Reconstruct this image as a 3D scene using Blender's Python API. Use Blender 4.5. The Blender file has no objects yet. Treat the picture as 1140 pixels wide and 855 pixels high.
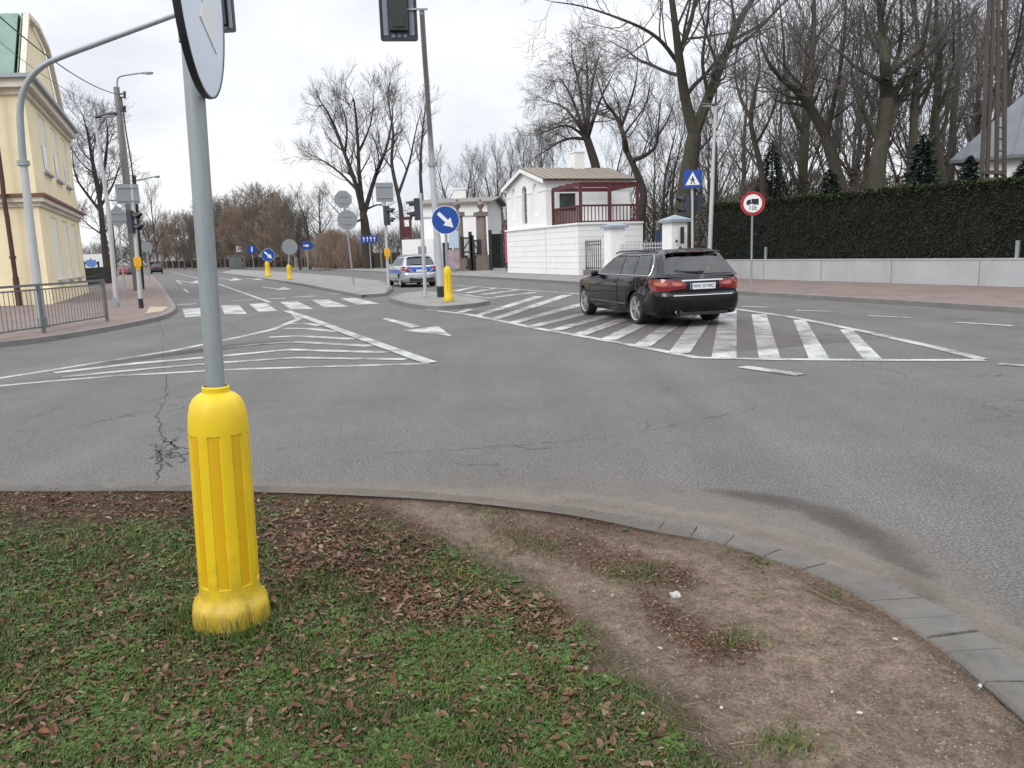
import bpy, bmesh, math, random
from mathutils import Vector, Matrix, noise as mnoise
from mathutils.geometry import tessellate_polygon
PI = math.pi
scene = bpy.context.scene
COL = scene.collection
V = Vector

# ------------------------------------------------------------------ camera model (photo pixels 1140 x 855)
F_PX, TILT, ROLL, EYE = 870.0, math.radians(9.65), 0.034, 1.55
_f = V((0, math.cos(TILT), -math.sin(TILT)))
_u0 = V((0, math.sin(TILT), math.cos(TILT)))
_r0 = V((1, 0, 0))
CAM_R = _r0*math.cos(ROLL) - _u0*math.sin(ROLL)
CAM_U = _r0*math.sin(ROLL) + _u0*math.cos(ROLL)
CAM_F = _f
def ray(px, py): return CAM_F*F_PX + CAM_R*(px-570) - CAM_U*(py-427.5)
def g(px, py, z=0.0):
    d = ray(px, py); k = (z-EYE)/d.z
    return V((d.x*k, d.y*k, z))
def at(px, py, Y):
    d = ray(px, py); k = Y/d.y
    return V((d.x*k, Y, EYE+d.z*k))
def proj(p):
    q = V(p)-V((0, 0, EYE)); w = q.dot(CAM_F)
    return 570+F_PX*q.dot(CAM_R)/w, 427.5-F_PX*q.dot(CAM_U)/w
def zh(p, py):
    lo, hi = -3.0, 40.0
    for _ in range(40):
        m = (lo+hi)/2
        if proj((p[0], p[1], m))[1] > py: lo = m
        else: hi = m
    return lo

# ------------------------------------------------------------------ materials
def clampc(c): return (max(0, min(1, c[0])), max(0, min(1, c[1])), max(0, min(1, c[2])), 1)
def pm(name, base, rough=0.6, metal=0.0, var=0.15, scale=4.0, bump=0.0, bscale=60.0, spec=0.5, coat=0.0, ior=1.5, streak=False, dirt=0.0):
    m = bpy.data.materials.new(name); m.use_nodes = True
    nt = m.node_tree; N = nt.nodes; Lk = nt.links
    b = N['Principled BSDF']
    b.inputs['Roughness'].default_value = rough; b.inputs['Metallic'].default_value = metal
    b.inputs['Specular IOR Level'].default_value = spec; b.inputs['Coat Weight'].default_value = coat
    b.inputs['Coat Roughness'].default_value = 0.04
    b.inputs['IOR'].default_value = ior
    if var > 0:
        tc = N.new('ShaderNodeTexCoord'); mp = N.new('ShaderNodeMapping'); no = N.new('ShaderNodeTexNoise')
        no.inputs['Scale'].default_value = scale; no.inputs['Detail'].default_value = 8; no.inputs['Roughness'].default_value = 0.65
        Lk.new(tc.outputs['Object'], mp.inputs['Vector']); Lk.new(mp.outputs['Vector'], no.inputs['Vector'])
        if streak: mp.inputs['Scale'].default_value = (1, 1, 0.12)
        rp = N.new('ShaderNodeValToRGB')
        rp.color_ramp.elements[0].position = 0.25; rp.color_ramp.elements[1].position = 0.75
        rp.color_ramp.elements[0].color = clampc([c*(1-var) for c in base]); rp.color_ramp.elements[1].color = clampc([c*(1+var) for c in base])
        Lk.new(no.outputs['Fac'], rp.inputs['Fac'])
        out = rp.outputs['Color']
        if dirt > 0:
            n2 = N.new('ShaderNodeTexNoise'); n2.inputs['Scale'].default_value = scale*0.35; n2.inputs['Detail'].default_value = 10; n2.inputs['Roughness'].default_value = .75
            mp2 = N.new('ShaderNodeMapping'); mp2.inputs['Scale'].default_value = (1, 1, 0.3)
            Lk.new(tc.outputs['Object'], mp2.inputs['Vector']); Lk.new(mp2.outputs['Vector'], n2.inputs['Vector'])
            r2 = N.new('ShaderNodeValToRGB'); r2.color_ramp.elements[0].position = .52; r2.color_ramp.elements[1].position = .78
            r2.color_ramp.elements[0].color = (0, 0, 0, 1); r2.color_ramp.elements[1].color = (dirt, dirt, dirt, 1)
            Lk.new(n2.outputs['Fac'], r2.inputs['Fac'])
            mx = N.new('ShaderNodeMixRGB'); mx.inputs['Color2'].default_value = (0.12, 0.10, 0.08, 1)
            Lk.new(r2.outputs['Color'], mx.inputs['Fac']); Lk.new(out, mx.inputs['Color1']); out = mx.outputs['Color']
        Lk.new(out, b.inputs['Base Color'])
        if bump > 0:
            nb = N.new('ShaderNodeTexNoise'); nb.inputs['Scale'].default_value = bscale; nb.inputs['Detail'].default_value = 6
            Lk.new(tc.outputs['Object'], nb.inputs['Vector'])
            bp = N.new('ShaderNodeBump'); bp.inputs['Strength'].default_value = bump; bp.inputs['Distance'].default_value = 0.02
            Lk.new(nb.outputs['Fac'], bp.inputs['Height']); Lk.new(bp.outputs['Normal'], b.inputs['Normal'])
    else:
        b.inputs['Base Color'].default_value = clampc(base)
    return m

def pos_node(N): return N.new('ShaderNodeNewGeometry')
def tex_noise(N, Lk, vec, scale, detail=6, rough=.6):
    n = N.new('ShaderNodeTexNoise'); n.inputs['Scale'].default_value = scale; n.inputs['Detail'].default_value = detail; n.inputs['Roughness'].default_value = rough
    Lk.new(vec, n.inputs['Vector']); return n.outputs['Fac']
def ramp(N, Lk, fac, stops):
    r = N.new('ShaderNodeValToRGB'); e = r.color_ramp.elements
    while len(e) < len(stops): e.new(0.5)
    for i, (p, c) in enumerate(stops):
        e[i].position = p; e[i].color = (c[0], c[1], c[2], 1) if not isinstance(c, (int, float)) else (c, c, c, 1)
    Lk.new(fac, r.inputs['Fac']); return r.outputs['Color']
def mix(N, Lk, fac, a, b, mode='MIX'):
    m = N.new('ShaderNodeMixRGB'); m.blend_type = mode
    for s, v in (('Fac', fac), ('Color1', a), ('Color2', b)):
        if isinstance(v, (int, float)): m.inputs[s].default_value = v if s == 'Fac' else (v, v, v, 1)
        elif isinstance(v, tuple): m.inputs[s].default_value = (v[0], v[1], v[2], 1)
        else: Lk.new(v, m.inputs[s])
    return m.outputs['Color']
def newmat(name):
    m = bpy.data.materials.new(name); m.use_nodes = True
    return m, m.node_tree.nodes, m.node_tree.links, m.node_tree.nodes['Principled BSDF']

def asphalt_mat():
    m, N, L, b = newmat('asphalt')
    P = pos_node(N).outputs['Position']
    fine = tex_noise(N, L, P, 62, 5, .85)
    mid = tex_noise(N, L, P, 9, 8, .7)
    big = tex_noise(N, L, P, .55, 6, .6)
    # streaks worn along the carriageway
    mp = N.new('ShaderNodeMapping'); mp.inputs['Rotation'].default_value = (0, 0, math.radians(-22)); mp.inputs['Scale'].default_value = (1.0, 0.06, 1)
    L.new(P, mp.inputs['Vector'])
    st = tex_noise(N, L, mp.outputs['Vector'], 1.3, 5, .6)
    c = ramp(N, L, fine, [(.38, (.044, .042, .040)), (.5, (.122, .117, .112)), (.62, (.245, .236, .224))])
    c = mix(N, L, .65, c, ramp(N, L, mid, [(.3, .78), (.7, 1.12)]), 'MULTIPLY')
    c = mix(N, L, .8, c, ramp(N, L, big, [(.3, .80), (.72, 1.14)]), 'MULTIPLY')
    c = mix(N, L, .8, c, ramp(N, L, st, [(.3, .84), (.7, 1.12)]), 'MULTIPLY')
    # hairline cracks over some of the surface
    vo = N.new('ShaderNodeTexVoronoi'); vo.feature = 'DISTANCE_TO_EDGE'; vo.inputs['Scale'].default_value = .42
    wv = N.new('ShaderNodeMixRGB'); wv.blend_type = 'ADD'; wv.inputs['Fac'].default_value = .9
    nz = N.new('ShaderNodeTexNoise'); nz.inputs['Scale'].default_value = 1.6; nz.inputs['Detail'].default_value = 8
    L.new(P, nz.inputs['Vector']); L.new(P, wv.inputs['Color1']); L.new(nz.outputs['Color'], wv.inputs['Color2'])
    L.new(wv.outputs['Color'], vo.inputs['Vector'])
    crack = ramp(N, L, vo.outputs['Distance'], [(.0, 1), (.009, 0)])
    cm = ramp(N, L, tex_noise(N, L, P, .33, 3), [(.50, 0), (.62, .75)])
    c = mix(N, L, mix(N, L, 1, crack, cm, 'MULTIPLY'), c, (.03, .03, .03))
    # oil drips and tyre-dark blotches
    v3 = N.new('ShaderNodeTexVoronoi'); v3.inputs['Scale'].default_value = 1.15; v3.inputs['Randomness'].default_value = 1; L.new(wv.outputs['Color'], v3.inputs['Vector'])
    oil = mix(N, L, 1, ramp(N, L, v3.outputs['Distance'], [(.03, .75), (.13, 0)]), ramp(N, L, tex_noise(N, L, P, .45, 3), [(.47, 0), (.6, 1)]), 'MULTIPLY')
    c = mix(N, L, oil, c, (.055, .053, .052))
    # light mineral chips
    v2 = N.new('ShaderNodeTexVoronoi'); v2.inputs['Scale'].default_value = 75
    L.new(P, v2.inputs['Vector'])
    c = mix(N, L, ramp(N, L, v2.outputs['Distance'], [(.12, .55), (.2, 0)]), c, (.27, .265, .25))
    L.new(c, b.inputs['Base Color']); b.inputs['Roughness'].default_value = .82; b.inputs['Specular IOR Level'].default_value = .35
    bp = N.new('ShaderNodeBump'); bp.inputs['Strength'].default_value = .5; bp.inputs['Distance'].default_value = .006
    L.new(fine, bp.inputs['Height']); L.new(bp.outputs['Normal'], b.inputs['Normal'])
    return m
def paint_mat():
    m, N, L, b = newmat('road_paint')
    P = pos_node(N).outputs['Position']
    c = ramp(N, L, tex_noise(N, L, P, 60, 5, .7), [(.3, (.42, .42, .405)), (.7, (.60, .60, .58))])
    w = mix(N, L, .5, tex_noise(N, L, P, 22, 9, .8), tex_noise(N, L, P, 1.6, 5, .6))
    wear = ramp(N, L, w, [(.475, 0), (.575, .9)])
    c = mix(N, L, wear, c, (.15, .147, .142))
    mpt = N.new('ShaderNodeMapping'); mpt.inputs['Rotation'].default_value = (0, 0, math.radians(-22)); mpt.inputs['Scale'].default_value = (1.6, .12, 1); L.new(P, mpt.inputs['Vector'])
    c = mix(N, L, 1, c, ramp(N, L, tex_noise(N, L, mpt.outputs['Vector'], 1.4, 6, .65), [(.36, .66), (.6, 1)]), 'MULTIPLY')
    L.new(c, b.inputs['Base Color']); b.inputs['Roughness'].default_value = .7
    return m
def paver_mat(name, c1, c2, mortar, bw=.2, bh=.1, rot=22):
    m, N, L, b = newmat(name)
    P = pos_node(N).outputs['Position']
    mp = N.new('ShaderNodeMapping'); mp.inputs['Rotation'].default_value = (0, 0, math.radians(rot)); L.new(P, mp.inputs['Vector'])
    br = N.new('ShaderNodeTexBrick'); br.inputs['Scale'].default_value = 1; br.inputs['Brick Width'].default_value = bw; br.inputs['Row Height'].default_value = bh
    br.inputs['Mortar Size'].default_value = .006; br.inputs['Color1'].default_value = clampc(c1); br.inputs['Color2'].default_value = clampc(c2); br.inputs['Mortar'].default_value = clampc(mortar)
    L.new(mp.outputs['Vector'], br.inputs['Vector'])
    c = mix(N, L, .8, br.outputs['Color'], ramp(N, L, tex_noise(N, L, P, 1.1, 9, .7), [(.3, .68), (.7, 1.25)]), 'MULTIPLY')
    c = mix(N, L, ramp(N, L, tex_noise(N, L, P, .6, 8, .75), [(.52, 0), (.75, .6)]), c, (.13, .115, .10))
    L.new(c, b.inputs['Base Color']); b.inputs['Roughness'].default_value = .85
    return m
def soil_mat():
    m, N, L, b = newmat('soil')
    P = pos_node(N).outputs['Position']
    at_ = N.new('ShaderNodeAttribute'); at_.attribute_name = 'sand'
    lit = N.new('ShaderNodeAttribute'); lit.attribute_name = 'humus'
    f1 = tex_noise(N, L, P, 85, 6, .85); f2 = tex_noise(N, L, P, 14, 8, .75); f3 = tex_noise(N, L, P, 2.4, 6, .6)
    sand = ramp(N, L, f1, [(.36, (.110, .079, .059)), (.5, (.225, .168, .129)), (.64, (.345, .272, .215))])
    humus = ramp(N, L, f1, [(.36, (.030, .020, .014)), (.5, (.075, .048, .033)), (.64, (.14, .09, .06))])
    s = mix(N, L, 1, at_.outputs['Fac'], ramp(N, L, f2, [(.3, .35), (.65, 1.1)]), 'MULTIPLY')
    c = mix(N, L, s, humus, sand)
    c = mix(N, L, .8, c, ramp(N, L, f3, [(.3, .75), (.7, 1.15)]), 'MULTIPLY')
    c = mix(N, L, .7, c, ramp(N, L, f2, [(.3, .72), (.7, 1.12)]), 'MULTIPLY')
    moss = mix(N, L, 1, lit.outputs['Fac'], ramp(N, L, tex_noise(N, L, P, 9, 8, .7), [(.36, 0), (.56, 1)]), 'MULTIPLY')
    c = mix(N, L, moss, c, ramp(N, L, f1, [(.3, (.018, .027, .010)), (.7, (.055, .075, .026))]))
    L.new(c, b.inputs['Base Color']); b.inputs['Roughness'].default_value = .95; b.inputs['Specular IOR Level'].default_value = .15
    bp = N.new('ShaderNodeBump'); bp.inputs['Strength'].default_value = .8; bp.inputs['Distance'].default_value = .02
    L.new(mix(N, L, .5, f1, f2), bp.inputs['Height']); L.new(bp.outputs['Normal'], b.inputs['Normal'])
    return m
def fade_mat(name, c1, c2, nscale=6.0, strength=1.0):
    """thin layer of dirt; how much of it lies at a spot is the mesh attribute 'amount'"""
    m, N, L, b = newmat(name)
    P = pos_node(N).outputs['Position']
    a = N.new('ShaderNodeAttribute'); a.attribute_name = 'amount'
    n = tex_noise(N, L, P, nscale, 9, .75); f = tex_noise(N, L, P, 110, 5, .75)
    L.new(ramp(N, L, f, [(.3, c1), (.7, c2)]), b.inputs['Base Color']); b.inputs['Roughness'].default_value = .95
    ad = N.new('ShaderNodeMath'); ad.operation = 'ADD'; hf = N.new('ShaderNodeMath'); hf.operation = 'MULTIPLY'; hf.inputs[1].default_value = .5; L.new(ad.outputs[0], hf.inputs[0])
    L.new(a.outputs['Fac'], ad.inputs[0]); L.new(n, ad.inputs[1])
    cov = ramp(N, L, hf.outputs[0], [(.28, 0), (.66, strength)])
    tr = N.new('ShaderNodeBsdfTransparent'); mx = N.new('ShaderNodeMixShader')
    L.new(cov, mx.inputs['Fac']); L.new(tr.outputs[0], mx.inputs[1]); L.new(b.outputs[0], mx.inputs[2])
    L.new(mx.outputs[0], N['Material Output'].inputs['Surface'])
    return m
def leafy_mat(name, cols, trans=0.0, rough=.6, patch=None):
    """one colour per leaf: a random value per mesh island"""
    m, N, L, b = newmat(name)
    gm = N.new('ShaderNodeNewGeometry')
    n = len(cols)
    c = ramp(N, L, gm.outputs['Random Per Island'], [(i/max(1, n-1), cols[i]) for i in range(n)])
    if patch: c = mix(N, L, 1, c, ramp(N, L, tex_noise(N, L, gm.outputs['Position'], patch, 6, .65), [(.32, (.62, .70, .62)), (.5, (1, 1, 1)), (.68, (1.45, 1.22, .95))]), 'MULTIPLY')
    L.new(c, b.inputs['Base Color']); b.inputs['Roughness'].default_value = rough; b.inputs['Specular IOR Level'].default_value = .25
    return m
def wood_bark(name, c, var=.35, moss=0.0):
    m, N, L, b = newmat(name)
    tc = N.new('ShaderNodeTexCoord'); mp = N.new('ShaderNodeMapping'); mp.inputs['Scale'].default_value = (1, 1, .2)
    L.new(tc.outputs['Object'], mp.inputs['Vector'])
    f = tex_noise(N, L, mp.outputs['Vector'], 9, 8, .75)
    col = ramp(N, L, f, [(.3, tuple(x*(1-var) for x in c)), (.7, tuple(x*(1+var) for x in c))])
    if moss:
        col = mix(N, L, ramp(N, L, tex_noise(N, L, tc.outputs['Object'], .9, 6), [(.42, 0), (.6, moss)]), col, (.045, .052, .018))
    L.new(col, b.inputs['Base Color']); b.inputs['Roughness'].default_value = .9; b.inputs['Specular IOR Level'].default_value = .2
    return m

M = {}
M['asphalt'] = asphalt_mat(); M['paint'] = paint_mat()
M['red_pavers'] = paver_mat('red_pavers', (.178, .132, .115), (.235, .175, .152), (.10, .08, .07))
M['grey_pavers'] = paver_mat('grey_pavers', (.23, .22, .205), (.30, .285, .265), (.12, .115, .105))
M['kerb'] = pm('kerb_concrete', (.138, .131, .119), .9, var=.36, scale=4.5, bump=.7, bscale=60, dirt=.75)
M['kerb_far'] = pm('kerb_grey', (.19, .18, .17), .85, var=.2, scale=3, dirt=.4)
M['soil'] = soil_mat()
M['galv'] = pm('galvanised_steel', (.30, .335, .345), .5, .35, var=.16, scale=22, dirt=.2, streak=True)
M['galv_light'] = pm('pale_painted_steel', (.47, .48, .485), .5, .2, var=.1, scale=9, dirt=.25, streak=True)
M['sign_back'] = pm('sign_back_aluminium', (.27, .285, .30), .5, .35, var=.08, scale=5)
M['yellow'] = pm('yellow_plastic', (.72, .50, .008), .46, var=.10, scale=9, dirt=.42)
def grimy_yellow(m):
    N, L = m.node_tree.nodes, m.node_tree.links; b = N['Principled BSDF']; src = b.inputs['Base Color'].links[0].from_socket
    tc = N.new('ShaderNodeTexCoord'); sp = N.new('ShaderNodeSeparateXYZ'); L.new(tc.outputs['Object'], sp.inputs[0])
    n = tex_noise(N, L, tc.outputs['Object'], 16, 9, .8)
    hgt = ramp(N, L, sp.outputs['Z'], [(.0, .62), (.12, .34), (.34, .05), (1, 0)])          # mud splashed up from the ground
    ad = N.new('ShaderNodeMath'); ad.operation = 'ADD'; L.new(n, ad.inputs[0]); L.new(hgt, ad.inputs[1])
    c = mix(N, L, ramp(N, L, ad.outputs[0], [(.62, 0), (1.0, .55)]), src, (.20, .14, .05))
    mp = N.new('ShaderNodeMapping'); mp.inputs['Scale'].default_value = (5, 5, 1); L.new(tc.outputs['Object'], mp.inputs['Vector'])
    s = tex_noise(N, L, mp.outputs['Vector'], 14, 6, .8)
    c = mix(N, L, ramp(N, L, s, [(.63, 0), (.70, .45)]), c, (.36, .27, .06))                 # scuffs
    L.new(c, b.inputs['Base Color'])
grimy_yellow(M['yellow'])
M['rail_grey'] = pm('weathered_rail_paint', (.15, .16, .165), .6, .2, var=.2, scale=9, dirt=.3)
M['amber'] = pm('amber_strip', (.66, .38, .006), .4, var=.06, scale=12)
M['black'] = pm('black_plastic', (.018, .019, .021), .45, var=.1, scale=8)
M['signal'] = pm('signal_housing', (.035, .043, .055), .5, var=.12, scale=9)
M['signal_light'] = pm('signal_side_panel', (.19, .22, .26), .5, var=.15, scale=14)
M['sign_blue'] = pm('sign_blue', (.006, .058, .30), .35, var=.05, scale=5)
M['sign_pale_blue'] = pm('sky_glare_blue_sheeting', (.56, .64, .74), .25, var=.05, scale=5)  # blue sheeting, the sky's glancing reflection painted into its pale base colour
M['sign_white'] = pm('sign_white', (.74, .75, .75), .4, var=.04, scale=5)
M['sign_red'] = pm('sign_red', (.31, .016, .026), .4, var=.06, scale=5)
M['sign_yellow'] = pm('button_box_yellow', (.78, .40, .01), .4, var=.06, scale=5)
M['cream'] = pm('cream_render', (.82, .71, .47), .85, var=.08, scale=1.2, dirt=.2)
M['cream_dark'] = pm('cream_niche', (.74, .72, .66), .85, var=.06, scale=2)
M['mould'] = pm('pale_moulding', (.64, .585, .49), .8, var=.12, scale=2, dirt=.35)
M['green_roof'] = pm('green_copper_roof', (.16, .25, .205), .55, var=.2, scale=1.5, dirt=.35, streak=True)
M['tile_red'] = pm('red_ledge_tiles', (.17, .07, .05), .8, var=.35, scale=6, dirt=.3)
M['brown_pipe'] = pm('brown_pipe', (.06, .03, .022), .5, var=.2, scale=3)
M['white_wall'] = pm('white_render', (.84, .84, .83), .85, var=.05, scale=1.4, dirt=.16)
M['grey_wall'] = pm('grey_white_render', (.42, .425, .435), .85, var=.10, scale=1.1, dirt=.5)
M['wall_seam'] = pm('wall_seam', (.22, .22, .22), .9, var=.2)
M['groove'] = pm('wall_joint', (.60, .60, .59), .9, var=.05)
M['tan_roof'] = pm('tan_metal_roof', (.24, .20, .165), .6, var=.2, scale=2, dirt=.3)
M['grey_roof'] = pm('grey_metal_roof', (.145, .16, .18), .5, var=.2, scale=1.4, dirt=.3)
M['maroon'] = pm('maroon_wood', (.085, .017, .018), .6, var=.25, scale=6)
M['glass'] = pm('window_glass', (.05, .06, .065), .12, var=.3, scale=.8, ior=1.6)
M['cap_grey'] = pm('blue_grey_cap', (.30, .34, .39), .6, var=.15, scale=5)
M['iron'] = pm('black_iron', (.014, .017, .016), .5, var=.2, scale=5)
M['stone_brown'] = pm('weathered_stone', (.20, .165, .145), .9, var=.3, scale=3, bump=.5, bscale=12, dirt=.5)
M['pink'] = pm('pink_fabric', (.42, .09, .18), .7, var=.12, scale=3)
M['concrete'] = pm('pole_concrete', (.23, .22, .21), .9, var=.2, scale=5, dirt=.3, streak=True)
M['wood_pole'] = pm('weathered_timber', (.075, .062, .054), .85, var=.3, scale=6, streak=True)
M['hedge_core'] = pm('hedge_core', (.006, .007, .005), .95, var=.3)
M['hedge_leaf'] = leafy_mat('hedge_leaf', [(.010, .014, .008), (.015, .021, .010), (.012, .016, .009), (.022, .030, .013)])
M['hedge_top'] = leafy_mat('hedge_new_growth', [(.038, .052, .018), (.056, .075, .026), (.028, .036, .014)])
M['grass'] = leafy_mat('grass_blades', [(.036, .070, .013), (.060, .112, .022), (.085, .142, .032), (.046, .088, .017), (.12, .155, .045), (.042, .078, .020), (.24, .19, .09)], patch=1.9)
M['weed'] = leafy_mat('broad_weed_leaves', [(.034, .072, .012), (.056, .110, .018), (.085, .135, .028), (.045, .082, .022)])
M['leaf_litter'] = leafy_mat('fallen_leaves', [(.085, .040, .024), (.135, .068, .038), (.055, .030, .020), (.17, .10, .055), (.125, .05, .030), (.27, .19, .12), (.07, .043, .030), (.18, .072, .038)])
M['straw'] = leafy_mat('dry_stalks', [(.20, .15, .09), (.13, .09, .055), (.28, .22, .13)])
M['pebble'] = leafy_mat('grit', [(.10, .085, .07), (.22, .20, .18), (.16, .13, .105), (.36, .34, .31), (.07, .06, .05)])
M['scrap'] = pm('pale_scrap', (.46, .45, .42), .7, var=.1, scale=30)
M['stone'] = pm('pale_stone', (.42, .42, .40), .9, var=.25, scale=18, bump=.5, bscale=40)
M['bark'] = wood_bark('bark_grey_brown', (.080, .070, .060), moss=.0)
M['bark_moss'] = wood_bark('bark_mossy', (.068, .061, .051), moss=.40)
M['bark_black'] = wood_bark('bark_dark', (.054, .047, .042))
M['twig'] = wood_bark('twigs_grey_brown', (.104, .096, .089))
M['twig_red'] = wood_bark('twigs_brown', (.15, .128, .108))
M['twig_tan'] = wood_bark('twigs_tan', (.25, .19, .145))
M['twig_dark'] = wood_bark('thicket_twigs', (.062, .052, .040))
M['conifer'] = leafy_mat('conifer_needles', [(.028, .046, .037), (.042, .066, .054), (.056, .084, .070), (.034, .050, .036)])
M['shrub_leaf'] = leafy_mat('undergrowth_leaves', [(.028, .030, .016), (.055, .045, .028), (.035, .038, .018), (.075, .055, .035)])
M['earth'] = pm('leaf_covered_earth', (.075, .068, .042), .95, var=.4, scale=.6)
M['car_black'] = pm('black_car_paint', (.0055, .0060, .0075), .2, var=0, coat=.55, spec=.25)
M['car_dull'] = pm('scuffed_black_paint', (.0065, .007, .008), .17, var=.3, scale=9, spec=.28)
M['car_silver'] = pm('silver_car_paint', (.48, .50, .53), .25, .55, var=0, coat=.7)
M['car_blue'] = pm('blue_livery', (.012, .075, .42), .3, var=0, coat=.5)
M['car_red'] = pm('red_car_paint', (.30, .02, .02), .25, var=0, coat=.8)
M['car_grey'] = pm('dark_grey_car_paint', (.04, .045, .055), .2, var=0, coat=.8)
M['car_glass'] = pm('car_glass', (.036, .050, .050), .04, var=0, ior=1.9, spec=.6)
def glass_mat():
    m, N, L, b = newmat('car_glass')
    fr = N.new('ShaderNodeFresnel'); fr.inputs['IOR'].default_value = 1.52
    tr = N.new('ShaderNodeBsdfTransparent'); tr.inputs['Color'].default_value = (.58, .66, .64, 1)
    gl = N.new('ShaderNodeBsdfGlossy'); gl.inputs['Roughness'].default_value = .015
    ad = N.new('ShaderNodeMath'); ad.operation = 'ADD'; ad.inputs[1].default_value = .055; L.new(fr.outputs[0], ad.inputs[0])
    mx = N.new('ShaderNodeMixShader'); L.new(ad.outputs[0], mx.inputs['Fac']); L.new(tr.outputs[0], mx.inputs[1]); L.new(gl.outputs[0], mx.inputs[2])
    L.new(mx.outputs[0], N['Material Output'].inputs['Surface']); return m
M['car_glass'] = glass_mat()
M['seat_cloth'] = pm('dark_seat_cloth', (.16, .16, .165), .9, var=.2, scale=8)
M['chrome'] = pm('chrome', (.72, .73, .75), .14, 1.0, var=0)
M['alloy'] = pm('alloy', (.62, .63, .64), .28, .8, var=.08, scale=10)
M['tyre'] = pm('tyre_rubber', (.016, .016, .017), .8, var=.3, scale=12)
M['lamp_red'] = pm('red_lens', (.19, .005, .010), .12, var=.12, scale=14, coat=.8)
M['lamp_pale'] = pm('pale_red_lens', (.42, .10, .06), .15, var=.1, scale=14, coat=.8)
M['plate'] = pm('number_plate_white', (.72, .73, .74), .4, var=.04)
M['text_black'] = pm('black_lettering', (.012, .012, .013), .6, var=0)
M['lamp_glass'] = pm('lamp_glass', (.55, .57, .58), .25, var=.05)
M['crack'] = pm('crack_dark', (.045, .043, .041), .95, var=.3, scale=20)
M['board_blue'] = pm('poster_blue', (.10, .22, .50), .6, var=.2, scale=2)
M['board_pale'] = pm('poster_pale', (.45, .55, .66), .6, var=.12, scale=2)
M['beige'] = pm('beige_pillar', (.26, .22, .17), .9, var=.2, scale=2)
M['fence_wood'] = pm('dark_fence', (.055, .047, .040), .85, var=.3, scale=3)

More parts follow.
